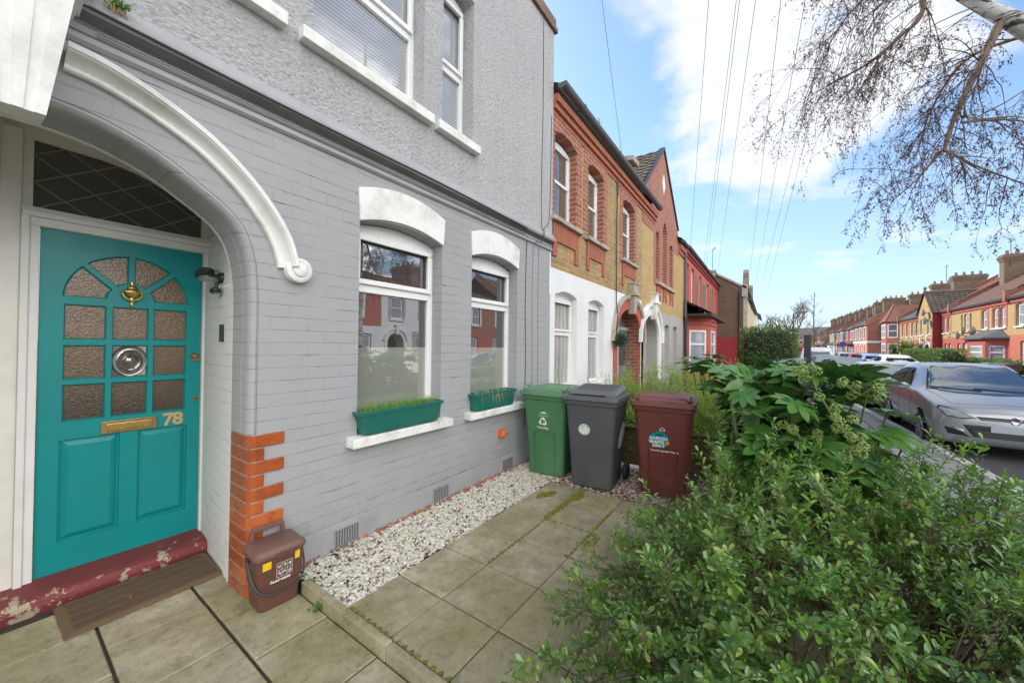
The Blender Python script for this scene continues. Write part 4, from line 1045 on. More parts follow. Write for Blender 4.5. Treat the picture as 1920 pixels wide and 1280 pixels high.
for sx in (-1, 1): b = MB(); b.lathe([(.0, -.012), (.014, -.012), (.014, .012), (.0, .012)], (sx * .152, -.005, .325), 'x', 12); b.build('pivot', m_black, K)
m_yel = plain('yellow_label', (.80, .50, .02), .4, bump=0, var=.15, scale=60, dirt=(.5, .28, .02), dirtamt=.5)
def cy_(z): return -.109 - .0085 * (z - .16) / .175
for x0, x1, z0, z1 in ((-.108, -.060, .270, .318), (.090, .128, .273, .325)):
    b = MB(); b.add([(x0, cy_(z0) - .0012, z0), (x1, cy_(z0) - (.0012 if x0 < 0 else -.012), z0), (x1, cy_(z1) - (.0012 if x0 < 0 else -.012), z1), (x0, cy_(z1) - .0012, z1)], [(0, 1, 2, 3)]) if x0 < 0 else b.add([(x0 - .012, cy_(z0) - .0012, z0), (.108, cy_(z0) - .0008, z0), (.108, cy_(z1) - .0008, z1), (x0 - .012, cy_(z1) - .0012, z1)], [(0, 1, 2, 3)])
    b.build('yellow_label', m_yel, cb)
b = MB(); rr_ = random.Random(4)
def seg(x0, z0, x1, z1, w=.0009):
    dx, dz = x1 - x0, z1 - z0; L = math.hypot(dx, dz); nx, nz = -dz / L * w, dx / L * w
    b.add([(x0 - nx, cy_(z0) - .0016, z0 - nz), (x1 - nx, cy_(z1) - .0016, z1 - nz), (x1 + nx, cy_(z1) - .0016, z1 + nz), (x0 + nx, cy_(z0) - .0016, z0 + nz)], [(3, 2, 1, 0)]); b.add([(x0 - nx, cy_(z0) - .0016, z0 - nz), (x1 - nx, cy_(z1) - .0016, z1 - nz), (x1 + nx, cy_(z1) - .0016, z1 + nz), (x0 + nx, cy_(z0) - .0016, z0 + nz)], [(0, 1, 2, 3)]) if False else None
gx0, gx1, gz0, gz1 = -.028, .062, .195, .285
for i in range(4): seg(gx0 + i * (gx1 - gx0) / 3, gz0, gx0 + i * (gx1 - gx0) / 3, gz1)
for i in range(3): seg(gx0, gz0 + i * (gz1 - gz0) / 2, gx1, gz0 + i * (gz1 - gz0) / 2)
for i in range(3):
    for j in range(2):
        cx_, cz_ = gx0 + (i + .5) * (gx1 - gx0) / 3, gz0 + (j + .5) * (gz1 - gz0) / 2
        for k in range(9):
            a = rr_.uniform(0, 6.28); r0 = rr_.uniform(.002, .012); p = (cx_ + r0 * math.cos(a), cz_ + 1.3 * r0 * math.sin(a)); a2 = a + rr_.uniform(.4, 1.6); r1 = rr_.uniform(.003, .012); seg(p[0], p[1], cx_ + r1 * math.cos(a2), cz_ + 1.3 * r1 * math.sin(a2), .0013)
b.build('pictogram_panel', m_sticker, cb)
p = (-.005, cy_(.178) - .002, .178); text_mesh('Food waste', .025, m_sticker, cb, frame4(p, (1, 0, 0), (0, -.05, 1)), 'lettering', .0004, bold=.0008)
# white pipe and low boundary between the gardens
b = MB(); b.tube([(5.02, 2.6, .0), (5.0, 1.25, .02)], .035, 12); tag(b.build('waste_pipe', m_upvc, smooth=50), 'white plastic pipe lying on the ground behind the grey and maroon bins', 'pipe')
Fn = thing('garden_wall', 'low dark mossy timber boundary board behind the bins', 'garden boundary', (5.3, .6, -.05))
mf_ = plain('mossy_timber', (.10, .075, .03), .85, var=.3, scale=5, bump=.4, bscale=20, dirt=(.07, .085, .02), dirtamt=.7)
b = MB()
for k in range(3): b.box(-.02, .02, -.98, 2.1, .02 + k * .17, .185 + k * .17)
b.build('boards', mf_, Fn, bevel=.006)
for y in (-.9, .2, 1.2): b = MB(); b.box(-.055, -.0205, y - .04, y + .04, -.2, .50); b.build('post', mf_, Fn, bevel=.006)
b = MB(); b.box(-.06, .05, -.98, 2.1, .531, .56); b.build('capping', mf_, Fn, bevel=.008)
# dry twigs piled under the big-leaved shrub
# moss in the joints
def moss(name, label, pts, N, seed):
    bm = bmesh.new(); bmesh.ops.create_icosphere(bm, subdivisions=1, radius=1.); tv = np.array([v.co for v in bm.verts]); tf = np.array([[v.index for v in f.verts] for f in bm.faces]); bm.free()
    r = np.random.default_rng(seed); P = []
    for i in range(N):
        x, y, rad, el = pts[r.integers(len(pts))]; a = r.uniform(0, 6.28); d = rad * math.sqrt(r.uniform(0, 1)); P.append((x + d * math.cos(a) * el, y + d * math.sin(a), .0))
    P = np.array(P); s = r.uniform(.004, .010, N); Mx = np.eye(3)[None] * s[:, None, None]; Mx[:, 2, 2] *= .8
    V, F = instance(tv, tf, Mx, P); return tag(np_mesh(name, V, F, m_moss), label, 'moss', kind='stuff')
m_moss = leafmat('moss', (.16, .17, .012), (.26, .25, .025), (.10, .13, .015), .3, .9, .1, 1.)
line = lambda a, b, n, rad: [(a[0] + (b[0] - a[0]) * i / n, a[1] + (b[1] - a[1]) * i / n, rad, 1.) for i in range(n + 1)]
moss('moss', 'yellow green moss growing on the paving and along its joints', [(3.55, 2.0, .045, 2.), (3.50, 2.03, .04, 2.5), (3.62, 1.97, .04, 2.)] * 5 + line((3.10, 1.73), (3.9, 1.72), 10, .035) * 3 + [(3.7, 1.70, .06, 2.)] * 8 + line((2.2, 1.722), (3.1, 1.722), 18, .008) + line((2.62, 1.272), (3.6, 1.272), 16, .011) * 2 + [(2.95, 1.22, .05, 3.), (3.1, 1.0, .04, 2.)] * 3 + line((3.06, 1.3), (3.06, 1.7), 6, .01) + line((2.61, .9), (2.61, 1.3), 6, .007) + line((1.32, 1.0), (1.32, 2.1), 20, .008), 6500, 3)
Wk = thing('weed', 'small leafy green weed growing out of the path edging near the caddy', 'weed', (1.225, 2.33, -.06))
# ------------------------------------------------------------------ neighbours on the left
def ring(parent, x0, x1, z0, z1, rise, y, w, m, legs=True, base=None, top=None):
    """brick dressing round an opening, 12 mm proud"""
    n = 12; b = MB(); zb = z0 if base is None else base
    inn = arc_rect(x0, x1, z0, z1, rise, n)[2:]; tw = top or w
    out = [(x1 + w, z1 - .0)] + [(x + (w * (1 if x > (x0 + x1) / 2 else -1) * abs(2 * (x - (x0 + x1) / 2) / (x1 - x0))), z + tw) for x, z in inn] + [(x0 - w, z1)]
    loop = [(x1, zb), (x1 + w, zb)] + [(x1 + w, z1)] + [p for p in out[1:-1]] + [(x0 - w, z1), (x0 - w, zb), (x0, zb)] + inn[::-1]
    b.panel(loop, [], y, 0)
    n = len(loop); b.add([(x, y, z) for x, z in loop] + [(x, y + .02, z) for x, z in loop], [(i, n + i, n + (i + 1) % n, (i + 1) % n) for i in range(n)])
    m_ = len(inn); rv = [(x0 + .002, zb if base is None else z0), *[(min(max(x, x0 + .002), x1 - .002), z - .002) for x, z in inn[::-1]], (x1 - .002, zb if base is None else z0)]
    b.add([(x, y, z) for x, z in rv] + [(x, y + .17, z) for x, z in rv], [(i, i + 1, len(rv) + i + 1, len(rv) + i) for i in range(len(rv) - 1)])
    return b.build('brick_surround', m, parent, world=True)

def apron(parent, x0, x1, z, h, y, m):
    """stepped red brick apron below a sill"""
    b = MB(); w = x1 - x0
    b.box(x0, x1, y, y + .03, z - h * .55, z); b.box(x0, x0 + .12, y, y + .03, z - h, z - h * .55); b.box(x1 - .12, x1, y, y + .03, z - h, z - h * .55)
    return b.build('brick_apron', m, parent, world=True)

def arch_loop(x0, x1, zs, zt, n=14, p=1.7):
    """tall curved doorway"""
    L = [(x0, -.2), (x1, -.2)]; xm = (x0 + x1) / 2; hw = (x1 - x0) / 2
    for i in range(n + 1):
        a = PI * i / n; c, s = math.cos(a), math.sin(a)
        L.append((xm + hw * math.copysign(abs(c) ** .9, c), zs + (zt - zs) * abs(s) ** .85))
    return L

# --- terrace house with the white ground floor
T2 = thing('terraced_house', 'yellow brick house with white painted ground floor and red brick arched doorway', 'house', (5.06, 2.82, 0))
sx = [(5.14, 5.97), (6.46, 7.26), (8.48, 9.40)]
hol = [arc_rect(a, b, 3.72, 5.05, .08) for a, b in sx]
w_ = MB(); w_.panel([(5.06, 2.87), (10.10, 2.87), (10.10, 5.3), (5.06, 5.3)], hol, FY, .16); w_.build('upper_wall', m_stock, T2, world=True)
gx = [(5.22, 6.05), (6.55, 7.34)]
A1 = arch_loop(8.15, 9.98, 1.75, 2.52)
w_ = MB(); w_.panel([(5.06, -.2)] + [(8.15, -.2)] + A1[2:][::-1] + [(9.98, -.2), (10.10, -.2), (10.10, 2.87), (5.06, 2.87)], [arc_rect(a, b, .9, 2.46, .08) for a, b in gx], FY, .15); w_.build('ground_floor_wall', m_whitewall, T2, world=True)
for a, b in sx:
    o = window(T2, a, b, 3.74, 5.0, FY + .135, 'sash', .06, m_glass_old, split=4.40)
    s = ring(T2, a, b, 3.72, 5.05, .08, FY - .012, .19, m_redbrick, base=3.62, top=.26); s.parent = o
    s = sill(T2, a - .12, b + .14, FY - .09, FY + .1, 3.61, 3.68, m_stone); s.parent = o
    s = apron(T2, a - .04, b + .06, 3.61, .55, FY - .028, m_redrub); s.parent = o
for a, b in gx:
    o = window(T2, a, b, .92, 2.45, FY + .12, 'casement', .08, m_glass_cur, split=1.84)
b = MB(); b.prism_x([(FY + .0, 5.28), (FY - .02, 5.28), (FY - .02, 5.36), (FY - .06, 5.37), (FY - .06, 5.46), (FY - .10, 5.47), (FY - .10, 5.58), (FY, 5.58)][::-1], 5.06, 11.4); b.build('brick_cornice', m_redrub, T2, world=True)
# red pier strip by the grey house
b = MB(); b.box(5.06, 5.13, FY - .010, FY + .02, 3.62, 5.28); b.build('brick_pier', m_redrub, T2, world=True)
gutter_run(T2, 5.06, 11.35, FY - .17, 5.71, .075)
rf = MB(); roof_slope(rf, 5.06, 11.0, FY - .15, 5.66, 7.2, 8.6); rf.build('roof', m_tile, T2, world=True)
b = MB(); b.box(9.7, 10.05, FY + .25, FY + 2.4, 5.6, 6.62); b.build('party_wall', m_redbrick, T2, world=True)
b = MB(); b.prism_x([(FY + .12, 6.52), (FY + .85, 6.62), (FY + 2.5, 7.9), (FY + 2.5, 8.05), (FY + .82, 6.75), (FY + .1, 6.63)][::-1], 9.62, 10.12); b.build('party_wall_coping', m_stone, T2, world=True)
def doorway(parent, loop, x0, x1, zs, zt, ringm, keym, revm, doorm, hoodm):
    """arch ring, hood mould, keystone, porch reveals and the doors inside"""
    lp_ = loop[1:] + [loop[0]]
    fr = arch_frames([(x, z) for x, z in lp_])
    b = MB(); b.sweep(fr, [(-.24, FY + .0), (-.24, FY - .025), (-.02, FY - .025), (0., FY - .005), (.0, FY + .05)]); b.build('arch_ring', ringm, parent, world=True)
    b = MB(); b.sweep(fr, [(0., FY + .05), (0., FY + .36)]); b.build('porch_reveal', revm, parent, world=True)
    k = [f for f in fr if f[0][2] > zs - .02]
    b = MB(); b.sweep([(p, Vector(o) * -1, d) for p, o, d in k], [(.24, FY), (.25, FY - .06), (.30, FY - .09), (.36, FY - .08), (.37, FY)], False); b.build('hood_mould', hoodm, parent, world=True, smooth=40)
    xm = (x0 + x1) / 2
    b = MB(); b.hexa([(xm - .09, FY - .14, zt - .1), (xm + .09, FY - .14, zt - .1), (xm + .09, FY, zt - .1), (xm - .09, FY, zt - .1)], [(xm - .15, FY - .17, zt + .34), (xm + .15, FY - .17, zt + .34), (xm + .15, FY, zt + .34), (xm - .15, FY, zt + .34)])
    b.box(xm - .2, xm + .2, FY - .21, FY, zt + .34, zt + .42); b.box(xm - .17, xm + .17, FY - .17, FY, zt + .42, zt + .62); b.box(xm - .19, xm + .19, FY - .19, FY, zt + .62, zt + .66)
    b.build('keystone', keym, parent, world=True, bevel=.012)
    b = MB(); b.box(x0 - .1, x1 + .1, FY + .36, FY + .40, -.2, zt + .1); b.build('porch_back', doorm, parent, world=True)
m_bluegrey = plain('grey_door_paint', (.16, .17, .18), .5, var=.08); m_beige = plain('pale_grey_paint', (.40, .38, .34), .5, var=.06)
doorway(T2, A1, 8.15, 9.98, 1.75, 2.52, m_redpaint, m_stone, m_redbrick, m_bluegrey, m_stone)
for k, (a, b_) in enumerate(((8.25, 9.0), (9.12, 9.9))):
    b = MB(); b.box(a, b_, FY + .32, FY + .36, 0, 2.05); d = b.build('front_door', m_bluegrey, T2, world=True, bevel=.01)
    q = MB(); q.box(a + .12, b_ - .12, FY + .31, FY + .321, 1.15, 1.85); q = q.build('door_glass', m_glass, T2, world=True); q.parent = d
b = MB(); b.box(9.0, 9.12, FY + .28, FY + .36, 0, 2.3); b.box(8.2, 9.95, FY + .29, FY + .36, 2.05, 2.13); b.build('door_frame', m_beige, T2, world=True)
b = MB(); b.tube([(8.02, FY - .03, 5.3), (8.0, FY - .03, 4.0), (8.02, FY - .03, 2.6)], .012, 6); b.tube(smooth_path([(8.02, FY - .03, 2.6), (7.95, FY - .09, 2.3), (7.86, FY - .1, 2.0), (7.9, FY - .04, 1.7)], 4), .012, 6); b.build('cable', m_cable, T2, world=True)

# --- gabled house
T3 = thing('terraced_house', 'golden brick house with pointed red brick gable, white arch and pale grey ground floor', 'house', (11.4, 2.82, 0))
A2 = arch_loop(10.22, 12.0, 1.75, 2.52)
cw = arc_rect(12.40, 13.0, 3.72, 5.38, .30); lw_ = arc_rect(11.55, 11.95, 3.72, 5.10, .05); rw = arc_rect(13.42, 13.86, 3.72, 5.10, .05)
w_ = MB(); w_.panel([(10.10, 2.72), (16.0, 2.72), (16.0, 5.15), (14.9, 5.15), (14.9, 3.5), (10.10, 3.5)], [], FY, 0)
w_.panel([(10.10, 3.5), (11.3, 3.5), (11.3, 5.0), (10.10, 5.0)], [], FY, 0); w_.panel([(14.05, 3.5), (14.9, 3.5), (14.9, 5.0), (14.05, 5.0)], [], FY, 0); w_.build('upper_wall', m_stock2, T3, world=True)
w_ = MB(); w_.panel([(11.3, 3.5), (14.05, 3.5), (14.05, 5.0), (14.9, 5.0), (14.9, 5.7), (14.62, 5.95), (12.4, 7.92), (10.15, 5.95), (10.10, 5.0), (11.3, 5.0)], [cw, lw_, rw], FY - .006, .2); w_.build('red_gable', m_redbrick, T3, world=True)
w_ = MB(); w_.panel([(10.10, -.2), (10.22, -.2)] + A2[2:][::-1] + [(12.0, -.2), (16.0, -.2), (16.0, 2.72), (10.10, 2.72)], [arc_rect(12.80, 13.45, .7, 2.32, .05), arc_rect(14.10, 14.72, .7, 2.32, .05)], FY, .2); w_.build('ground_floor_wall', m_greywall, T3, world=True)
for i, (a, b_, h) in enumerate(((12.40, 13.0, 5.36), (11.55, 11.95, 5.08), (13.42, 13.86, 5.08))):
    o = window(T3, a, b_, 3.74, h, FY + .13, 'sash', .3 if i == 0 else .05, m_glass_old, split=4.5)
b = sill(T3, 11.5, 14.0, FY - .1, FY + .1, 3.52, 3.62, m_stone)
for a in (11.62, 12.45, 13.42): apron(T3, a, a + .5, 3.52, .45, FY - .03, m_redrub)
for a, b_ in ((12.80, 13.45), (14.10, 14.72)): window(T3, a, b_, .72, 2.31, FY + .15, 'casement', .05, m_glass_cur)
b = MB(); b.prism_xz([(12.40, 6.50), (12.58, 6.82), (12.40, 7.14), (12.22, 6.82)], FY - .03, FY + .01); b.build('white_diamond', m_whitestone, T3, world=True)
def verge(ye, s):   # coping along the gable slopes
    b = MB(); a0, a1 = (12.4, 7.95), (12.4 + s * 2.3, 5.93)
    dx, dz = a1[0] - a0[0], a1[1] - a0[1]; L = math.hypot(dx, dz); nx, nz = -dz / L * .07, dx / L * .07
    if nz < 0: nx, nz = -nx, -nz
    b.prism_xz([a0, a1, (a1[0] + nx, a1[1] + nz), (a0[0] + nx * .2, a0[1] + .09)][::(1 if s < 0 else -1)], FY - .05, FY + .12); return b.build('gable_coping', m_dpipe, T3, world=True)
verge(0, 1); verge(0, -1)
def gable_roof(parent, xc, hw, za, ze, y0, y1, m, name='gable_roof', wave=.03):
    for s in (-1, 1):
        b = MB(); roof_slope(b, 0, 0, hw, ze, 0., za, .27, wave, lambda t: (y0, y1))
        # roof_slope lies along x: turn it so that courses run along y
        b.v = [(xc + s * y, x, z) for x, y, z in b.v]
        o = b.build(name, m, parent, world=True)
gable_roof(T3, 12.4, 2.35, 7.96, 5.95, FY + .03, FY + 6, m_tilelichen)
b = MB(); b.prism_x([(FY, 5.15), (FY - .05, 5.16), (FY - .05, 5.3), (FY - .1, 5.32), (FY - .1, 5.5), (FY, 5.5)][::-1], 14.9, 16.0); b.build('brick_cornice', m_redrub, T3, world=True)
gutter_run(T3, 14.85, 16.0, FY - .15, 5.62, .07)
rf = MB(); roof_slope(rf, 14.6, 16.0, FY - .15, 5.6, 7.2, 8.6); roof_slope(rf, 10.0, 14.6, FY + 2.2, 7.2, 7.2, 8.9); rf.build('roof', m_tile, T3, world=True)
doorway(T3, A2, 10.22, 12.0, 1.75, 2.52, m_whitewall, m_whitestone, m_greywall, m_beige, m_whitestone)
b = MB(); b.box(10.4, 11.5, FY + .32, FY + .36, 0, 2.05); d = b.build('front_door', m_beige, T3, world=True, bevel=.01)
b = MB(); b.box(11.18, 11.32, FY + .28, FY + .321, 1.2, 1.42); k = b.build('letter_box', m_black, T3, world=True); k.parent = d
b = MB(); b.tube([(15.92, FY - .08, 5.6), (15.92, FY - .08, 2.7)], .05, 8); b.build('downpipe', m_gutter, T3, world=True, smooth=50); b = MB(); b.tube([(15.92, FY - .09, 2.75), (15.92, FY - .09, -.1)], .06, 8); b.tube([(15.92, FY - .09, 2.7), (15.92, FY - .09, 2.85)], .085, 8); b.build('downpipe', m_dpipe, T3, world=True, smooth=50)
def chimney(parent, x0, x1, y0, y1, z0, z1, m=None, pots=3, world=True):
    b = MB(); b.box(x0, x1, y0, y1, z0, z1 - .5)
    for i, e in enumerate((.04, .08, .12, .06)): b.box(x0 - e, x1 + e, y0 - e, y1 + e, z1 - .5 + i * .125, z1 - .375 + i * .125)
    c = b.build('chimney', m or m_brown, parent, world=world)
    for k in range(pots):
        y = y0 + (k + .5) * (y1 - y0) / pots; p = MB(); p.lathe([(.11, z1), (.12, z1 + .04), (.10, z1 + .1), (.085, z1 + .28), (.10, z1 + .32), (.07, z1 + .32)], ((x0 + x1) / 2, y, 0), 'z', 10)
        q = p.build('chimney_pot', m_redpot, parent, world=world, smooth=40); q.parent = c
    return c
m_redpot = plain('terracotta_pot', (.28, .15, .09), .8, var=.25, dirt=(.1, .09, .06), dirtamt=.6)
b = MB(); b.box(15.75, 16.2, FY + .35, FY + 2.0, 5.4, 6.55); b.box(15.65, 16.3, FY + .27, FY + 2.1, 6.55, 6.65); b.box(15.7, 16.25, FY + .3, FY + 2.05, 6.65, 6.78); b.build('party_wall', m_stone, T3, world=True)

# --- red house with the tiled bay
T4 = thing('terraced_house', 'red painted house with ground floor bay window under a mossy tiled roof', 'house', (16.0, 2.82, 0))
wx = [(16.45, 17.15), (17.75, 18.5), (19.9, 20.6), (22.6, 23.4), (24.9, 25.5), (26.2, 26.8)]
w_ = MB(); w_.panel([(16.0, -.2), (27.6, -.2), (27.6, 5.5), (16.0, 5.5)], [arc_rect(a, b, 3.55, 5.1, .06) for a, b in wx], FY, .14); w_.build('front_wall', m_redpaint, T4, world=True)
for a, b_ in wx:
    window(T4, a, b_, 3.57, 5.1, FY + .09, 'sash', .06, m_glass_up)
for a, b_ in ((18.75, 19.65), (20.85, 22.3), (23.6, 24.7)):
    b = MB(); b.box(a, b_, FY - .008, FY + .01, 3.2, 4.95); b.build('brick_panel', m_brown, T4, world=True)
b = MB(); b.prism_x([(FY, 5.35), (FY - .05, 5.36), (FY - .05, 5.45), (FY - .1, 5.47), (FY - .1, 5.58), (FY, 5.58)][::-1], 16.0, 27.6); b.build('cornice', m_crimson, T4, world=True)
gutter_run(T4, 16.0, 27.5, FY - .16, 5.68, .07)
rf = MB(); roof_slope(rf, 16.0, 27.6, FY - .15, 5.63, 7.2, 8.5); rf.build('roof', m_slate, T4, world=True)
# canted bay
bp = [(16.35, FY), (17.15, 2.02), (19.2, 2.02), (20.0, FY)]
bay = MB()
for (xa, ya), (xb, yb) in zip(bp[:-1], bp[1:]):
    dx, dy = xb - xa, yb - ya; L = math.hypot(dx, dy)
    def P(t, z, o=0.): return (xa + dx * t + dy / L * o, ya + dy * t - dx / L * o, z)
    t0, t1 = .16, .84
    for q in ([(0, -.2), (1, -.2), (1, .68), (0, .68)], [(0, .68), (t0, .68), (t0, 2.33), (0, 2.33)], [(t1, .68), (1, .68), (1, 2.33), (t1, 2.33)], [(0, 2.33), (1, 2.33), (1, 2.95), (0, 2.95)]): bay.add([P(t, z) for t, z in q], [(0, 1, 2, 3)])
    for q in ([(0, 2.55), (1, 2.55), (1, 2.63), (0, 2.63)], [(0, 2.72), (1, 2.72), (1, 2.90), (0, 2.90)]): bay.add([P(t, z, .04) for t, z in q] + [P(t, z, 0) for t, z in q], [(0, 1, 2, 3), (4, 5, 1, 0), (3, 2, 6, 7)])
bayo = bay.build('bay', m_redpaint, T4, world=True)
for (xa, ya), (xb, yb) in zip(bp[:-1], bp[1:]):
    dx, dy = xb - xa, yb - ya; L = math.hypot(dx, dy)
    w = MB(); t0, t1 = .16, .84
    def P(t, z, o=0.): return (xa + dx * t + dy / L * o, ya + dy * t - dx / L * o, z)
    def fr_(ta, tb, za, zb, o): w.add([P(ta, za, o), P(tb, za, o), P(tb, zb, o), P(ta, zb, o), P(ta, za, o - .06), P(tb, za, o - .06), P(tb, zb, o - .06), P(ta, zb, o - .06)], [(0, 1, 2, 3), (1, 5, 6, 2), (4, 0, 3, 7), (3, 2, 6, 7), (4, 5, 1, 0)])
    e = .07 / L
    fr_(t0, t0 + e, .68, 2.33, .02); fr_(t1 - e, t1, .68, 2.33, .02); fr_(t0 + e, t1 - e, .68, .75, .02); fr_(t0 + e, t1 - e, 2.26, 2.33, .02); fr_(t0 + e, t1 - e, 1.72, 1.80, .015)
    wo = w.build('bay_window', m_upvc, T4, world=True); wo.parent = bayo
    g_ = MB(); g_.add([P(t0, .7, -.02), P(t1, .7, -.02), P(t1, 2.3, -.02), P(t0, 2.3, -.02)], [(0, 1, 2, 3)]); go = g_.build('pane', m_glass_net, T4, world=True); go.parent = bayo
br = MB(); roof_slope(br, 16.0, 21.6, 1.85, 2.95, FY, 3.5, .16); b2 = MB()
br.build('bay_roof', m_tilelichen, T4, world=True)
b = MB(); b.box(15.98, 21.62, 1.82, FY - .01, 2.87, 2.96); b.build('bay_fascia', m_dpipe, T4, world=True)
# --- brown brick house standing forward
T5 = thing('terraced_house', 'brown brick end house standing forward with shaped gables and a red lower wall', 'house', (27.6, 1.35, 0))
FY5 = 1.35
w_ = MB()
w_.add([(27.62, FY5, -.2), (27.62, 10, -.2), (27.62, 10, 2.3), (27.62, FY5, 2.3)], [(3, 2, 1, 0)]); w_.build('red_side_wall', m_crimson, T5, world=True)
w_ = MB(); w_.add([(27.6, FY5, 2.3), (27.6, 10, 2.3), (27.6, 10, 6.0), (27.6, 7., 8.9), (27.6, FY5 - .1, 5.35), (27.6, FY5, 5.3)], [(5, 4, 3, 2, 1, 0)]); w_.build('side_wall', brickwork('dark_stock_brick', (.20, .12, .07), (.12, .07, .045), (.20, .16, .12), ms=.014, amt=.5), T5, world=True)
w_ = MB(); wy = [(28.6, 29.5), (29.9, 30.8), (32.5, 33.4), (36., 37.), (40., 41.)]
w_.panel([(27.6, 2.3), (48, 2.3), (48, 5.3), (27.6, 5.3)], [arc_rect(a, b, 3.3, 4.8) for a, b in wy], FY5, .1); w_.build('upper_wall', m_creamwall, T5, world=True)
w_ = MB(); w_.panel([(27.6, -.2), (48, -.2), (48, 2.3), (27.6, 2.3)], [], FY5, 0); w_.build('lower_wall', m_crimson, T5, world=True)
for a, b_ in wy: window(T5, a, b_, 3.3, 4.8, FY5 + .03, 'sash', 0, m_glass_up)
rf = MB(); roof_slope(rf, 27.62, 48, FY5 - .25, 5.35, 7., 8.9); rf.build('roof', m_tile, T5, world=True); gutter_run(T5, 27.7, 48, FY5 - .22, 5.4, .07)
b = MB(); b.tube([(27.54, FY5 + .22, 5.2), (27.54, FY5 + .22, -.1)], .06, 8); b.build('downpipe', m_dpipe, T5, world=True)
for xg in (31., 39.):
    b = MB(); b.prism_xz([(xg - 1.7, 5.2), (xg + 1.7, 5.2), (xg + 1.7, 5.7), (xg + 1.2, 6.0), (xg + .75, 6.5), (xg + .6, 6.85), (xg + .3, 7.1), (xg, 7.2), (xg - .3, 7.1), (xg - .6, 6.85), (xg - .75, 6.5), (xg - 1.2, 6.0), (xg - 1.7, 5.7)], FY5 - .12, FY5 + .18); b.build('shaped_gable', m_brown, T5, world=True)
b = MB(); b.box(27.5, 27.75, FY5 - .22, FY5 + .1, 4.9, 5.6); b.build('corbel', m_stone, T5, world=True)
b = MB(); b.box(28.0, 28.2, FY5 - .12, FY5, 2.2, 5.2); b.box(29.62, 29.78, FY5 - .12, FY5, 2.2, 5.2); b.build('pilaster', m_stone, T5, world=True)
b = MB(); b.hexa([(27.62, 5.2, 6.4), (28.6, 5.2, 6.4), (28.6, 7., 6.4), (27.62, 7., 6.4)], [(27.62, 5.2, 8.9), (28.6, 5.2, 8.9), (28.6, 7., 8.9), (27.62, 7., 8.9)]); b.build('chimney', m_brown, T5, world=True)
b = MB(); b.add([(27.5, FY5 - .15, 5.36), (27.72, FY5 - .15, 5.36), (27.72, 7., 8.95), (27.5, 7., 8.95), (27.5, FY5 - .15, 5.50), (27.72, FY5 - .15, 5.50), (27.72, 7., 9.1), (27.5, 7., 9.1)], [(4, 5, 6, 7), (0, 4, 7, 3), (1, 2, 6, 5), (0, 1, 5, 4)]); b.build('gable_coping', m_stone, T5, world=True)
b = MB(); b.box(27.15, 27.55, 2.95, 3.6, 5.6, 6.55); b.box(27.08, 27.6, 2.88, 3.67, 6.55, 6.68); b.build('pier', m_stone, T4, world=True)
T6 = thing('terraced_house', 'white house beyond the brown brick gables on the left of the street', 'house', (48, 1.1, 0))
b = MB(); b.box(48.0, 60, 1.1, 9, -.2, 5.2); b.build('walls', m_whitewall, T6, world=True); rf = MB(); roof_slope(rf, 47.8, 60.2, .8, 5.2, 5., 8.2); rf.build('roof', m_slate, T6, world=True)
b = MB(); b.box(48.5, 49.2, 3.5, 5, 6, 9.); b.build('chimney', m_brown, T6, world=True)
for a in (50, 53, 56): window(T6, a, a + 1.2, 3.2, 4.7, 1.06, 'sash', 0, m_glass_up); window(T6, a, a + 1.2, .8, 2.3, 1.06, 'sash', 0, m_glass_up)
# topiary ball on the pier
# aerials
def aerial(label, x, y, z, h, mast=.02, n=6, rz=0.):
    A = thing('tv_aerial', label, 'aerial', (x, y, z), rz); b = MB(); b.tube([(0, 0, 0), (0, 0, h)], mast, 6); b.build('mast', m_gutter, A)
    b = MB(); b.tube([(-.1, 0, h - .1), (.75, .0, h + .02)], .011, 5)
    for i in range(n): t = .1 + i * .62 / n; b.tube([(t, -.14 + .008 * i, h - .08 + t * .14), (t, .14 - .008 * i, h - .08 + t * .14)], .006, 4)
    b.build('antenna', m_gutter, A); return A
aerial('tall thin aerial mast on the roof behind the grey gutter', 10.2, FY + 1.3, 6.2, 2.1, .018, 3, R(40))
aerial('aerial on the roof beyond the pointed red gable', 16.4, FY + 1.2, 6.6, 1.1, .015, 7, R(-20))
b = MB(); b.tube([(8.05, FY - .04, 5.0), (8.05, FY - .04, 5.9)], .012, 6); b.tube([(8.05, FY - .06, 5.9), (8.05, FY - .1, 6.0)], .012, 6); tag(b.build('wire_bracket', m_gutter), 'short metal bracket holding the overhead wire above the gutter', 'bracket')

aerial('aerial on the brown brick end house beside its shaped gables', 28.4, 3.2, 7.0, 1.3, .02, 6, R(200))
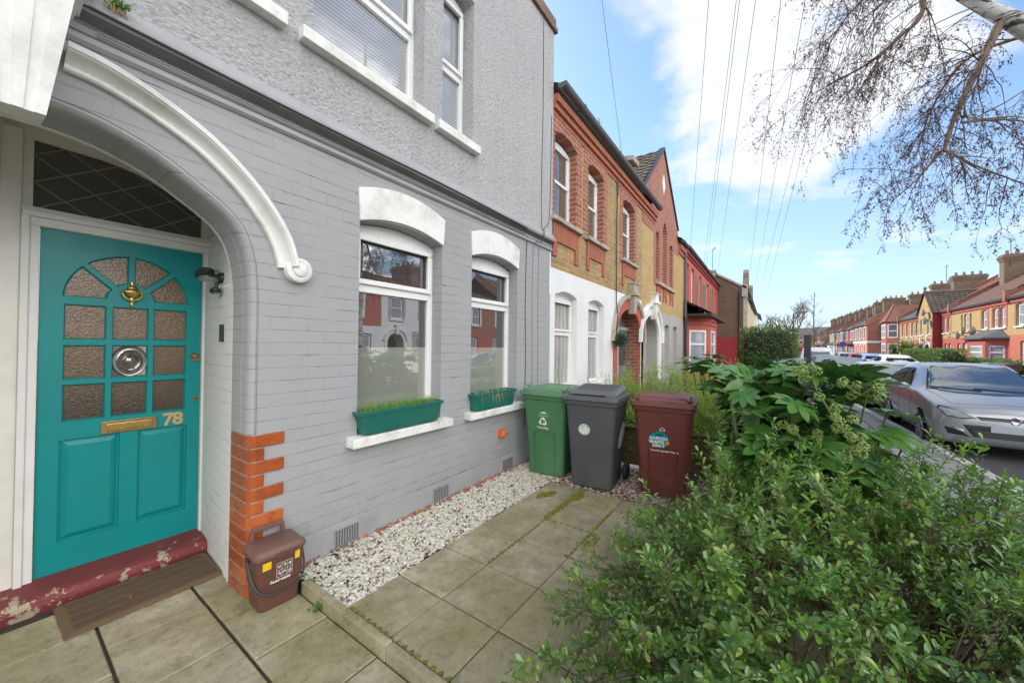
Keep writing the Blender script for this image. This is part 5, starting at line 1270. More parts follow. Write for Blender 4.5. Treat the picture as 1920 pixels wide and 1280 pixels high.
# ------------------------------------------------------------------ terrace on the right-hand side
ZR = -.15
GRP = 'terraced houses along the right of the street'
def rhouse(label, X0, X1, Y, lower, upper, zsplit=2.75, eaves=4.95, wins=(), doors=(), bay=None, chim=(), gable=None, roofm=None, party=True, cornice=None, side=None, flat=None, ridge=8.1, tall_bay=None):
    h = thing('terraced_house', label, 'house', (X1, Y, ZR), PI, GRP); w = X1 - X0
    lx = lambda X: X1 - X
    D_ = lambda n, o, p: (setattr(o, 'parent', p), o)[1]
    ho_l, ho_u = [], []
    for (a, b, z0, z1, kind) in wins:
        (ho_l if z1 < zsplit else ho_u).append(arc_rect(lx(b), lx(a), z0, z1, .05))
    dl = []
    for (a, b, zt, dm, rm) in doors:
        L = arch_loop(lx(b), lx(a), zt - .75, zt, 10); dl.append(L)
    out = [(0, -.2)]
    for L in sorted(dl, key=lambda l: l[0][0]): out += [(L[0][0], -.2)] + L[2:][::-1] + [(L[1][0], -.2)]
    out += [(w, -.2), (w, zsplit), (0, zsplit)]
    b = MB(); b.panel(out, ho_l, 0., .14); b.build('lower_wall', lower, h)
    b = MB(); b.panel([(0, zsplit), (w, zsplit), (w, eaves), (0, eaves)], ho_u, 0.002, .14); b.build('upper_wall', upper, h)
    if side: b = MB(); b.add([(w, 0.002, -.2), (w, 8, -.2), (w, 8, eaves), (w, 4.2, ridge), (w, 0.002, eaves)], [(0, 1, 2, 3, 4)]); b.build('side_wall', side, h)
    for (a, b_, z0, z1, kind) in wins:
        m = kind if not isinstance(kind, str) else None
        o = window(h, lx(b_), lx(a), z0 + .02, z1, .09, 'sash', .05, m_glass_cur if (z1 < zsplit) else m_glass_up, fw=.09, world=False)
        if m: q = MB(); [q.box(lx(b_) - .17, lx(b_), -.012, .01, z0, z1 + .2), q.box(lx(a), lx(a) + .17, -.012, .01, z0, z1 + .2), q.box(lx(b_), lx(a), -.012, .01, z1 + .06, z1 + .2)]; D_('', q.build('window_surround', m, h), o)
        s = sill(h, lx(b_) - .08, lx(a) + .08, -.08, .1, z0 - .09, z0, m_whitestone, world=False); s.parent = o
    for (a, b_, zt, dm, rm), L in zip(doors, dl):
        fr = arch_frames([(x, z) for x, z in (L[1:] + [L[0]])])
        q = MB(); q.sweep(fr, [(-.2, 0), (-.2, -.03), (0, -.03), (0, .8)]); o = q.build('arch_ring', rm, h)
        k = [f for f in fr if f[0][2] > zt - .7]
        q = MB(); q.sweep([(p, Vector(oo) * -1, d) for p, oo, d in k], [(.2, 0), (.2, -.09), (.34, -.09), (.34, 0)]); xm = (lx(a) + lx(b_)) / 2; q.box(xm - .09, xm + .09, -.14, 0, zt - .08, zt + .42); q.box(xm - .15, xm + .15, -.17, 0, zt + .42, zt + .5); q.build('hood_mould', m_whitestone, h)
        q = MB(); q.box(lx(b_) - .1, lx(a) + .1, .8, .85, -.2, zt + .1); o = q.build('front_door', dm, h)
        q = MB(); q.box(lx(b_) + .25, lx(a) - .25, .785, .801, 1.1, 1.8); o2 = q.build('door_glass', m_glass, h); o2.parent = o
    if bay:
        a, b_, dep, zt, bm_, rm_ = bay; x0, x1 = lx(b_), lx(a); c = .55
        pts = [(x0, 0), (x0 + c, -dep), (x1 - c, -dep), (x1, 0)]
        q = MB(); gl = MB(); fm = MB()
        for (xa, ya), (xb, yb) in zip(pts[:-1], pts[1:]):
            dx, dy = xb - xa, yb - ya; L = math.hypot(dx, dy); nx, ny = dy / L, -dx / L
            P = lambda t, z, o=0.: (xa + dx * t + nx * o, ya + dy * t + ny * o, z)
            t0, t1 = (.14, .86)
            for s_ in ([(0, -.2), (1, -.2), (1, .85), (0, .85)], [(0, .85), (t0, .85), (t0, zt - .5), (0, zt - .5)], [(t1, .85), (1, .85), (1, zt - .5), (t1, zt - .5)], [(0, zt - .5), (1, zt - .5), (1, zt), (0, zt)]): q.add([P(t, z) for t, z in s_], [(0, 1, 2, 3)])
            gl.add([P(t0, .85, -.05), P(t1, .85, -.05), P(t1, zt - .5, -.05), P(t0, zt - .5, -.05)], [(0, 1, 2, 3)])
            e = .09 / L
            for (ta, tb, za, zb) in ((t0, t0 + e, .85, zt - .5), (t1 - e, t1, .85, zt - .5), (t0, t1, .85, .95), (t0, t1, zt - .6, zt - .5), (t0, t1, zt - 1.0, zt - .9)):
                fm.add([P(ta, za, -.02), P(tb, za, -.02), P(tb, zb, -.02), P(ta, zb, -.02)], [(0, 1, 2, 3)])
        o = q.build('bay', bm_, h); g2 = gl.build('pane', m_glass_cur, h); g2.parent = o; f2 = fm.build('bay_window', m_upvc, h); f2.parent = o
        q = MB(); e = .18; q.add([(x0 - e, .0, zt), (x0 + c - e * .5, -dep - e, zt), (x1 - c + e * .5, -dep - e, zt), (x1 + e, 0, zt), (x0 + .75, 0, zt + .55), (x1 - .75, 0, zt + .55), (x0 - e, .0, zt - .1), (x0 + c - e * .5, -dep - e, zt - .1), (x1 - c + e * .5, -dep - e, zt - .1), (x1 + e, 0, zt - .1)], [(0, 1, 4), (1, 2, 5, 4), (2, 3, 5), (6, 7, 1, 0), (7, 8, 2, 1), (8, 9, 3, 2), (9, 8, 7, 6)]); o2 = q.build('bay_roof', rm_, h); o2.parent = o
    if tall_bay:
        a, b_, dep, bm_, rm_ = tall_bay; x0, x1 = lx(b_), lx(a); c = .8; zt = eaves
        pts = [(x0, 0), (x0 + c, -dep), (x1 - c, -dep), (x1, 0)]; q = MB(); gl = MB(); fm = MB()
        for (xa, ya), (xb, yb) in zip(pts[:-1], pts[1:]):
            dx, dy = xb - xa, yb - ya; L = math.hypot(dx, dy); nx, ny = dy / L, -dx / L
            P = lambda t, z, o=0.: (xa + dx * t + nx * o, ya + dy * t + ny * o, z)
            q.add([P(0, -.2), P(1, -.2), P(1, zt), P(0, zt)], [(0, 1, 2, 3)])
            for z0, z1 in ((.9, 2.4), (3.2, 4.6)):
                gl.add([P(.14, z0, .012), P(.86, z0, .012), P(.86, z1, .012), P(.14, z1, .012)], [(0, 1, 2, 3)]); e = .1 / L
                for (ta, tb, za, zb) in ((.1, .1 + e, z0 - .1, z1 + .1), (.9 - e, .9, z0 - .1, z1 + .1), (.1, .9, z0 - .1, z0 + .02), (.1, .9, z1 - .02, z1 + .1), (.1, .9, (z0 + z1) / 2 - .04, (z0 + z1) / 2 + .04)): fm.add([P(ta, za, .022), P(tb, za, .022), P(tb, zb, .022), P(ta, zb, .022)], [(0, 1, 2, 3)])
        o = q.build('tall_bay', bm_, h); g2 = gl.build('pane', m_glass, h); g2.parent = o; f2 = fm.build('bay_window', m_upvc, h); f2.parent = o
        xm = (x0 + x1) / 2; q = MB(); e = .2
        q.add([(x0 - e, .3, zt), (x0 + c - e, -dep - e, zt), (x1 - c + e, -dep - e, zt), (x1 + e, .3, zt), (xm, -.1, zt + 2.0), (xm, 3.2, zt + 2.0)], [(0, 1, 4), (1, 2, 4), (2, 3, 4), (3, 5, 4), (0, 4, 5)]); o2 = q.build('bay_roof', rm_, h); o2.parent = o
        q = MB(); 
        for (p0) in ((x0 + c - e, -dep - e, zt), (x1 - c + e, -dep - e, zt)): q.tube([p0, (xm, -.1, zt + 2.03)], .08, 6)
        o3 = q.build('ridge_tiles', m_redbrick, h); o3.parent = o2
    q = MB(); roof_slope(q, 0, w, -.18, eaves + .05, 4.2, ridge, .33); roof_slope(q, 0, w, 8.6, eaves + .05, 4.2, ridge, .6); q.build('roof', roofm or m_slate, h)
    q = MB(); q.box(0.02, w - .02, -.2, -.09, eaves - .05, eaves + .05); q.build('gutter', m_dpipe, h)
    if cornice: q = MB(); q.box(.01, w - .01, -.07, .0, eaves - .28, eaves - .06); q.build('cornice', cornice, h)
    if party:
        for x in ((w - .14, w + .14),):
            q = MB(); q.add([(x[0], -.25, eaves - .15), (x[1], -.25, eaves - .15), (x[1], -.25, eaves + .55), (x[0], -.25, eaves + .55), (x[0], .25, eaves + .62), (x[1], .25, eaves + .62), (x[0], 4.2, ridge + .22), (x[1], 4.2, ridge + .22), (x[0], 4.2, ridge - .3), (x[1], 4.2, ridge - .3), (x[0], .1, eaves - .15), (x[1], .1, eaves - .15)], [(0, 1, 3, 2)[::1], (0, 1, 2, 3), (3, 2, 5, 4), (4, 5, 7, 6), (1, 11, 9, 7, 5, 2), (0, 3, 4, 6, 8, 10)][1:]); o = q.build('party_wall', m_redbrick, h)
            q = MB(); q.hexa([(x[0] - .04, .2, eaves + .62), (x[1] + .04, .2, eaves + .62), (x[1] + .04, 4.2, ridge + .22), (x[0] - .04, 4.2, ridge + .22)], [(x[0] - .04, .2, eaves + .7), (x[1] + .04, .2, eaves + .7), (x[1] + .04, 4.2, ridge + .30), (x[0] - .04, 4.2, ridge + .30)]); o2 = q.build('coping', m_redtile, h); o2.parent = o
    for (X, y0, y1, zt) in chim: chimney(h, lx(X) - .35, lx(X) + .35, y0, y1, eaves + .8, zt, m_brown, 4, world=False)
    if gable:
        a, b_, za, proj, gm, rm_ = gable; x0, x1 = lx(b_), lx(a); xm = (x0 + x1) / 2
        q = MB(); gw = [arc_rect(xm - 1.25, xm - .55, 3.1, 4.5, .05), arc_rect(xm + .55, xm + 1.25, 3.1, 4.5, .05)]
        q.panel([(x0, 2.75), (x1, 2.75), (x1, eaves + .1), (xm, za), (x0, eaves + .1)], gw, -proj, .14); q.build('gable_wall', gm, h)
        for l in gw: o = window(h, l[0][0], l[1][0], 3.12, 4.5, -proj + .09, 'sash', .05, m_glass_up, fw=.09, world=False); s = sill(h, l[0][0] - .08, l[1][0] + .08, -proj - .08, -proj + .1, 3.02, 3.1, m_whitestone, world=False); s.parent = o
        for xx, ff in ((x1, (0, 1, 2, 3)), (x0, (3, 2, 1, 0))): q = MB(); q.add([(xx, -proj, -.2), (xx, .1, -.2), (xx, .1, eaves + .1), (xx, -proj, eaves + .1)], [ff]); q.build('return_wall', m_crimson, h)  # crimson on the return walls puts their shade into the colour
        A_ = arch_loop(xm - 1.45, xm - .15, 1.6, 2.3, 10); B2 = arch_loop(xm + .15, xm + 1.45, 1.6, 2.3, 10)
        q = MB(); q.panel([(x0, -.2), (xm - 1.45, -.2)] + A_[2:][::-1] + [(xm - .15, -.2), (xm + .15, -.2)] + B2[2:][::-1] + [(xm + 1.45, -.2), (x1, -.2), (x1, 2.75), (x0, 2.75)], [], -proj, .1); q.build('porch_wall', lower, h)
        for L in (A_, B2):
            fr = arch_frames([(x, z) for x, z in (L[1:] + [L[0]])]); q = MB(); q.sweep(fr, [(-.0, -proj), (0, -proj + .7)]); q.build('porch_reveal', m_crimson, h)
            k = [f for f in fr if f[0][2] > 1.55]; q = MB(); q.sweep([(p, Vector(oo) * -1, d) for p, oo, d in k], [(.03, -proj), (.03, -proj - .09), (.22, -proj - .09), (.22, -proj)]); xx = (L[0][0] + L[1][0]) / 2; q.box(xx - .1, xx + .1, -proj - .14, -proj, 2.25, 2.75); q.box(xx - .16, xx + .16, -proj - .16, -proj, 2.75, 2.85); q.build('hood_mould', m_whitestone, h)
            q = MB(); q.box(L[0][0], L[1][0], -proj + .7, -proj + .75, -.2, 2.3); q.build('front_door', m_crimson, h)
        for s in (-1, 1):
            q = MB(); roof_slope(q, 0, 0, (x1 - x0) / 2 + .15, eaves, 0., za + .05, .27, .03, lambda t: (-proj - .12, 5.5)); q.v = [(xm + s * y, x, z) for x, y, z in q.v]; q.build('gable_roof', rm_, h)
        q = MB(); q.tube([(xm, -proj - .12, za + .1), (xm, 5.0, za + .1)], .1, 8); q.lathe([(.05, za + .1), (.10, za + .22), (.05, za + .3), (.14, za + .45), (.05, za + .6)], (xm, -proj, 0), 'z', 10); q.build('ridge_tiles', m_brown, h)
    if flat: pass
    return h
RB = m_redpaint
m_browntile = tile_roof('red_brown_roof_tile', (.21, .11, .075), (.14, .085, .06), (.17, .15, .09), .4)
W = lambda a, b, z0, z1, k='': (a, b, z0, z1, k)
m_doorcream = plain('cream_door', (.62, .58, .48), .5, var=.06); m_doordark = plain('dark_red_door', (.12, .015, .02), .4, var=.1)
rhouse('yellow brick house with plain orange red ground floor, nearest on the right', 25.9, 35.7, -12, m_orangepaint, m_stock2, wins=[W(34.2, 35.0, 3.25, 4.55, m_redbrick), W(32.4, 33.2, 3.25, 4.55, m_redbrick), W(28, 29, 3.25, 4.55, m_redbrick), W(33.3, 34.6, .9, 2.35), W(30, 31, .9, 2.35)], doors=[(31.4, 32.6, 2.4, m_doorcream, RB)], chim=[(37.5 - 2.2, 2.2, 4.2, 9.0), (30, 2.2, 4.4, 9.)], cornice=m_redpaint, roofm=m_browntile)
rhouse('yellow brick house with red painted bay, white arch over cream door and triple window', 35.7, 44.3, -12, RB, m_stock2, wins=[W(36.15, 36.85, 3.25, 4.5, RB), W(37.1, 37.8, 3.25, 4.5, RB), W(38.5, 39.3, 3.25, 4.5, RB), W(40.9, 41.2, 3.2, 4.45), W(41.45, 42.15, 3.2, 4.45), W(42.4, 42.7, 3.2, 4.45), W(41.75, 42.35, .85, 2.3), W(42.75, 43.35, .85, 2.3)], doors=[(39.85, 41.2, 2.35, m_doorcream, RB)], bay=(35.9, 39.6, .75, 2.62, RB, m_slate), chim=[(43.4, 2.2, 4.2, 8.9)], cornice=RB, roofm=m_browntile)
rhouse('red and yellow brick house with pointed tiled gable and twin white arches', 44.3, 50.2, -12, RB, m_stock2, wins=[W(44.7, 45.25, 3.2, 4.5, RB), W(45.6, 46.2, 3.2, 4.5, RB), W(44.6, 45.1, .9, 2.3), W(45.4, 45.9, .9, 2.3)], gable=(46.5, 50.1, 6.85, .55, m_stock2, m_tile), cornice=RB, roofm=m_redtile)
rhouse('long golden brick house with a row of tall white sashes beyond the pointed gable', 50.2, 58.6, -12, m_orangepaint, m_stock2, wins=[W(50.8, 51.5, 3.15, 4.5, RB), W(52.5, 53.2, 3.15, 4.5, RB), W(53.9, 54.6, 3.15, 4.5, RB), W(55.6, 56.3, 3.15, 4.5, RB), W(57.2, 57.9, 3.15, 4.5, RB), W(52, 53, .9, 2.3), W(55, 56, .9, 2.3)], doors=[(50.6, 51.7, 2.3, m_doordark, m_whitestone)], chim=[(52.5, 2.2, 4.2, 8.8), (58., 2.2, 4.2, 8.8)], cornice=RB)
rhouse('house with tall pinkish canted bay under a pointed red tiled roof', 58.6, 66.0, -12, m_whitewall, m_redbrick, wins=[W(63.2, 63.8, 3.15, 4.5, m_whitewall), W(64.4, 65.0, 3.15, 4.5, m_whitewall), W(63.4, 64.2, .8, 2.3)], tall_bay=(58.9, 62.9, .9, m_redpaint, m_redtile), chim=[(65.5, 2.2, 4.2, 8.6)], roofm=m_redtile)
rhouse('red brick end house with bare side wall and white band standing forward of the row', 66.0, 75.5, -10.5, m_orangepaint, m_redbrick, zsplit=2.65, eaves=5.0, wins=[W(67.3, 68.2, 3.2, 4.6, m_whitewall), W(70, 70.9, 3.2, 4.6, m_whitewall), W(73, 73.9, 3.2, 4.6, m_whitewall), W(67.3, 68.2, .8, 2.3, m_whitewall), W(70, 70.9, .8, 2.3, m_whitewall), W(73, 73.9, .8, 2.3, m_whitewall)], side=m_redbrick, chim=[(70., 2.2, 4.2, 8.7), (75, 2.2, 4.2, 8.7)])
b = MB(); b.box(65.96, 66.0, -14.5, -10.46, 2.45, 2.72); b.box(66.0, 75.5, -10.5, -10.45, 2.45, 2.72); bpy.context.view_layer.update()
hh = [o for o in COL.objects if o.get('label', '').startswith('red brick end house')][0]; b.build('white_band', m_whitewall, hh, world=True)
cols_ = [('narrow crimson fronted house far down the right side, first beyond the red end house', m_crimson, m_crimson, m_crimson), ('brown brick house with red bay far down the right side', m_redpaint, m_brown, m_redpaint), ('pale fronted house far down the right side of the street', m_whitewall, m_stock, m_whitewall), ('yellow brick house far down the right side, next to the last', m_redpaint, m_stock2, m_redpaint), ('dull red house farthest down the right side of the street', m_crimson, m_redbrick, m_crimson)]
for i, (lb, lo_, up_, by_) in enumerate(cols_):
    X = 75.7 + i * 8.2
    rhouse(lb, X, X + 8.1, -10.6 + i * .25, lo_, up_, eaves=4.9, wins=[W(X + .7, X + 1.5, 3.2, 4.5, m_whitewall), W(X + 2.3, X + 3.1, 3.2, 4.5, m_whitewall), W(X + 6, X + 6.8, 3.2, 4.5, m_whitewall), W(X + 6, X + 6.8, .8, 2.3, m_whitewall)], bay=(X + .4, X + 3.6, .7, 2.6, by_, m_slate), chim=[(X + 1., 2.2, 4., 8.5), (X + 5., 2.2, 4., 8.5)])
# houses across from number 78, seen in its window panes
rhouse('white painted house across the road mirrored in the wider front window', 12.8, 17.6, -12, m_whitewall, m_whitewall, wins=[W(13.4, 14.3, 3.2, 4.5, m_greywall), W(15.6, 16.5, 3.2, 4.5, m_greywall), W(15.2, 16.6, .8, 2.3, m_greywall)], doors=[(13.2, 14.4, 2.4, m_doordark, m_whitestone)], roofm=m_redtile, ridge=6.5, chim=[(17, 2.2, 4.2, 7.2)])
rhouse('red brick house across the road mirrored in the left of the wider front window', 3.4, 12.8, -12, m_whitewall, m_redpaint, wins=[W(4.5, 5.4, 3.2, 4.5, m_whitewall), W(7, 7.9, 3.2, 4.5, m_whitewall), W(10.6, 11.6, 3.2, 4.5, m_whitewall), W(8, 9.5, .8, 2.3), W(10.9, 12.2, .8, 2.3)], roofm=m_redtile, ridge=6.5, chim=[(8, 2.2, 4.2, 7.2)])
rhouse('red and brown brick house across the road mirrored in the narrower front window', 17.6, 25.9, -12, m_redpaint, m_redbrick, wins=[W(19, 19.9, 3.2, 4.5, m_whitewall), W(20.6, 21.5, 3.2, 4.5, m_whitewall), W(23.5, 24.4, 3.2, 4.5, m_whitewall), W(20, 21.2, .8, 2.3), W(23, 24.2, .8, 2.3)], roofm=m_redtile, ridge=6.5, chim=[(18.5, 2.2, 4.2, 7.2)])
# end of the street
E1 = thing('terraced_house', 'pale brick house with grey slate roof closing the far end of the street', 'house', (128, -8.6, -.2), R(-90))
b = MB(); hs = [arc_rect(-2.0, -1.1, 2.9, 4.1), arc_rect(-.7, .2, 2.9, 4.1), arc_rect(1.6, 2.6, 2.9, 4.1)]; b.panel([(-3., 2.2), (5., 2.2), (5., 4.7), (-3., 4.7)], hs, 0, .1); b.build('upper_wall', m_stock2, E1)
for l in hs: window(E1, l[0][0], l[1][0], 2.92, 4.1, .05, 'sash', 0, m_glass, fw=.14, world=False)
b = MB(); b.panel([(-3., -.2), (5., -.2), (5., 2.2), (-3., 2.2)], [], 0, 0); b.build('lower_wall', m_crimson, E1); b = MB(); roof_slope(b, -3.2, 5.2, -.3, 4.7, 4.5, 7.6, .4); b.build('roof', m_slate, E1); b = MB(); b.box(-3.6, -3.05, -.6, 6, -.2, 5.); b.build('side_wall', m_whitewall, E1)
E2 = thing('terraced_house', 'second pale house at the far end of the street, half hidden by bare trees', 'house', (132, -14.5, -.2), R(-90))
b = MB(); b.box(-4., 6., 0, 8, -.2, 4.9); b.build('walls', m_stock, E2); b = MB(); roof_slope(b, -4.2, 6.2, -.3, 4.9, 4.5, 8., .4); b.build('roof', m_slate, E2); b = MB(); b.box(3, 4, 3, 5, 6.5, 9.6); b.build('chimney', m_brown, E2)
for a in (-2.5, 0.3, 3.): window(E2, a, a + 1., 2.9, 4.2, -.04, 'sash', 0, m_glass, fw=.14, world=False)
# satellite dishes and aerials
m_dish = plain('dish_grey', (.30, .30, .31), .5, var=.08)
def dish(label, x, y, z, rz):
    A = thing('satellite_dish', label, 'satellite dish', (x, y, z), rz, 'satellite dishes on the house fronts'); b = MB(); b.lathe([(.0, .10), (.14, .08), (.25, .04), (.32, 0.), (.325, .01), (.25, .055), (.14, .10), (.0, .12)], (0, 0, 0), 'y', 18); b.build('reflector', m_dish, A, smooth=60)
    b = MB(); b.tube([(0, .12, 0), (0, .35, -.05)], .025, 6); b.tube([(0, .02, -.3), (0, -.42, -.1)], .012, 5); b.box(-.04, .04, -.46, -.38, -.14, -.06); b.build('arm', m_gutter, A)
dish('grey satellite dish above the white arch of the red bay house', 41.0, -11.6, 3.05, R(150)); dish('grey satellite dish beside the bay roof of the red bay house', 39.3, -11.6, 3.0, R(150)); dish('grey satellite dish low on the wall by the triple window', 41.9, -11.6, 2.75, R(150)); dish('grey satellite dish high on the pointed gable', 47.3, -11.1, 4.9, R(150)); dish('grey satellite dish between the gable sashes', 46.9, -11.1, 4.15, R(150))
aerial('tall aerial mast beside the largest chimney at the right edge', 38.5, -14.2, 7.6, 2.9, .03, 5, R(200)); aerial('aerial with pale antenna on the roof ridge behind the pointed gable', 43.0, -14.5, 7.9, 1.8, .025, 6, R(170)); aerial('aerial above the chimney of the golden brick house', 55, -14.5, 8.4, 1.6, .025, 6, R(170))
for a, lb in ((37.9, 'black downpipe between the nearest two yellow brick houses on the right'), (44.3, 'black downpipe left of the red bay house')):
    pass

# garden walls, hedges and bins on the right
GW = thing('garden_wall', 'low brown brick garden wall with dark coping behind the silver car', 'garden wall', (26., -9.0, -.12)); b = MB(); b.box(-6, 7.0, -.11, .11, 0, .62); b.build('brickwork', m_brown, GW); b = MB(); b.box(-6, 7.0, -.16, .16, .62, .70); b.build('coping', m_gutter, GW, bevel=.02)
GW2 = thing('garden_wall', 'low red brick garden wall under the clipped hedge across the road', 'garden wall', (40.6, -8.9, -.12)); b = MB(); b.box(-7, 12, -.11, .11, 0, .6); b.build('brickwork', m_redbrick, GW2); 
for k in (-7.0, 3.0): b = MB(); b.box(k - .2, k + .2, -.2, .2, 0, .85); b.box(k - .24, k + .24, -.24, .24, .85, .93); b.build('pier', m_redbrick, GW2)
for o_, lb, m1, m2, st_, x, y in ((0, 'distant green bin in the front garden across the road', mg_, mgl, 'arch', 31.6, -10.0), (1, 'distant grey bin beside a green one across the road', mk_, mkl, 'flat', 30.9, -10.0), (2, 'distant dark bin at the right end of the pair across the road', mk_, mkl, 'flat', 30.2, -10.05)):
    B2_, _ = wheelie(lb, (x, y, -.1), R(-160), m1, m2, st_); B2_['group'] = 'wheeled bins across the road'
# street furniture
LP = thing('street_lamp', 'thin dark street lamp with a short arm above the bare tree', 'street lamp', (45., -1.9, -.05)); b = MB(); b.tube([(0, 0, 0), (0, 0, 1.2), (0, 0, 5.0)], [.10, .06, .05], 8); b.build('post', m_dpipe, LP); b = MB(); b.tube(smooth_path([(0, 0, 4.9), (0, -.1, 5.12), (0, -.5, 5.2)], 4), .035, 6); b.build('arm', m_dpipe, LP); b = MB(); b.lathe([(.02, -.45), (.12, -.3), (.16, .1), (.05, .45)], (0, 0, 0), 'y', 10, .4); b.v = [(x, y - .75, z + 5.17) for x, y, z in b.v]; b.build('lamp_head', m_gutter, LP)
BP = thing('sign_post', 'stout black square post standing on the pavement beyond the big leaves', 'post', (25., -1.66, -.05)); b = MB(); b.box(-.14, .14, -.14, .14, 0, 2.35); b.build('shaft', m_black, BP, bevel=.02); b = MB(); b.box(-.16, .16, -.16, .16, 2.35, 2.40); b.build('cap', m_black, BP, bevel=.02)
TS = thing('traffic_sign', 'small round blue road sign on a thin post far down the street', 'road sign', (62, -7.6, -.1)); b = MB(); b.tube([(0, 0, 0), (0, 0, 2.6)], .04, 8); b.build('post', m_gutter, TS); b = MB(); b.lathe([(.0, -.045), (.29, -.045), (.29, 0), (.0, 0)], (-.05, 0, 2.35), 'x', 24); b.build('disc', plain('sign_blue', (.02, .06, .35), .4, bump=0), TS); b = MB(); b.lathe([(.30, -.035), (.34, -.035), (.34, 0), (.30, 0)], (-.05, 0, 2.35), 'x', 24); b.build('rim', plain('sign_red', (.5, .02, .02), .4, bump=0), TS)
# overhead wires from a pole far down the street
m_wire = plain('wire', (.13, .14, .16), .6, bump=0)
def wire(label, a, b_, sag=.4, r=.009):
    pts = [tuple(np.array(a) * (1 - t) + np.array(b_) * t - np.array([0, 0, sag * 4 * t * (1 - t)])) for t in np.linspace(0, 1, 25)]
    b = MB(); b.tube(pts, r, 5); return tag(b.build('overhead_wire', m_wire), label, 'overhead wire', 'telephone wires crossing the street')
# ------------------------------------------------------------------ cars
def carpaint(name, col, metal=.6, rough=.32):
    t = NT(name); t.set(Base_Color=tuple(col), Metallic=metal, Roughness=rough, Coat_Weight=.55, Coat_Roughness=.04); return t.m
m_silver = carpaint('silver_car_paint', (.33, .333, .34), .45, .3); m_whitecar = carpaint('white_car_paint', (.66, .67, .68), .0, .4); m_bluecar = carpaint('pale_blue_car_paint', (.22, .34, .52), .4); m_darkcar = carpaint('dark_car_paint', (.03, .035, .045), .3); m_redcar = carpaint('red_car_paint', (.28, .02, .03), .2)
def screenglass(name, col, ior=1.6, g=.4):
    t = NT(name); o = t.obj(); d = t.n('BsdfDiffuse', {'Color': t.mix(t.noise(o, 2., 3), mul(col, .7), mul(col, 1.3))}); gl = t.n('BsdfGlossy', {'Color': (g * .95, g, g, 1), 'Roughness': .02}); fr = t.n('Fresnel', {'IOR': ior}); mx = t.n('MixShader', {0: fr.outputs[0], 1: d.outputs[0], 2: gl.outputs[0]}); t.l(mx.outputs[0], t.out.inputs[0]); return t.m
m_wscreen = screenglass('windscreen_glass', (.17, .20, .188), 1.35, .34); m_sideglass = screenglass('side_window_glass', (.016, .019, .017), 1.3, .09)
m_chrome = plain('chrome', (.72, .72, .73), .1, 1., var=.03, bump=0); m_lens = screenglass('headlight_lens', (.34, .36, .36), 1.35); m_trim = plain('black_trim', (.015, .015, .016), .4, var=.1); m_tail = screenglass('tail_light_red', (.40, .015, .02), 1.5); m_plate = plain('number_plate', (.40, .42, .46), .5, var=.05, bump=0); m_plateblue = plain('plate_blue', (.05, .16, .42), .5, bump=0); m_alloy = plain('alloy_wheel', (.38, .39, .40), .3, .8, var=.05, bump=0)
HATCH = dict(L=4.4, st=[ # x, wsill, zsill, wbelly, zbelly, wbelt, zbelt, wroof, zroof
 (0.00, .50, .30, .56, .44, .53, .62, .34, .69), (.05, .68, .22, .74, .46, .70, .70, .46, .765), (.15, .79, .20, .84, .50, .80, .755, .54, .825), (.42, .845, .20, .885, .56, .86, .835, .58, .905), (.85, .865, .20, .90, .60, .88, .91, .61, .985), (1.18, .87, .20, .905, .62, .88, .955, .62, 1.05), (1.62, .87, .2, .905, .6, .885, .965, .60, 1.26), (2.02, .87, .2, .905, .6, .89, .98, .595, 1.435), (2.55, .87, .2, .905, .6, .89, .995, .605, 1.475), (3.15, .87, .2, .905, .62, .89, 1.01, .60, 1.45), (3.75, .87, .22, .90, .62, .88, 1.04, .54, 1.37), (4.12, .84, .24, .88, .62, .85, 1.06, .50, 1.16), (4.33, .76, .28, .82, .60, .78, 1.02, .48, 1.05), (4.40, .62, .34, .70, .56, .66, .90, .42, .93)])
VAN = dict(L=4.6, st=[(0.0, .5, .34, .58, .5, .55, .7, .36, .8), (.08, .7, .26, .78, .55, .74, .84, .5, .95), (.35, .84, .24, .9, .6, .88, 1.0, .6, 1.1), (.7, .87, .24, .93, .65, .9, 1.1, .66, 1.22), (1.1, .88, .24, .93, .65, .91, 1.15, .7, 1.62), (1.5, .88, .24, .93, .65, .91, 1.17, .72, 1.82), (2.5, .88, .24, .93, .65, .91, 1.17, .74, 1.86), (4.2, .88, .24, .93, .65, .91, 1.17, .74, 1.84), (4.52, .86, .26, .91, .65, .89, 1.17, .70, 1.76), (4.6, .82, .3, .87, .65, .85, 1.15, .66, 1.6)])
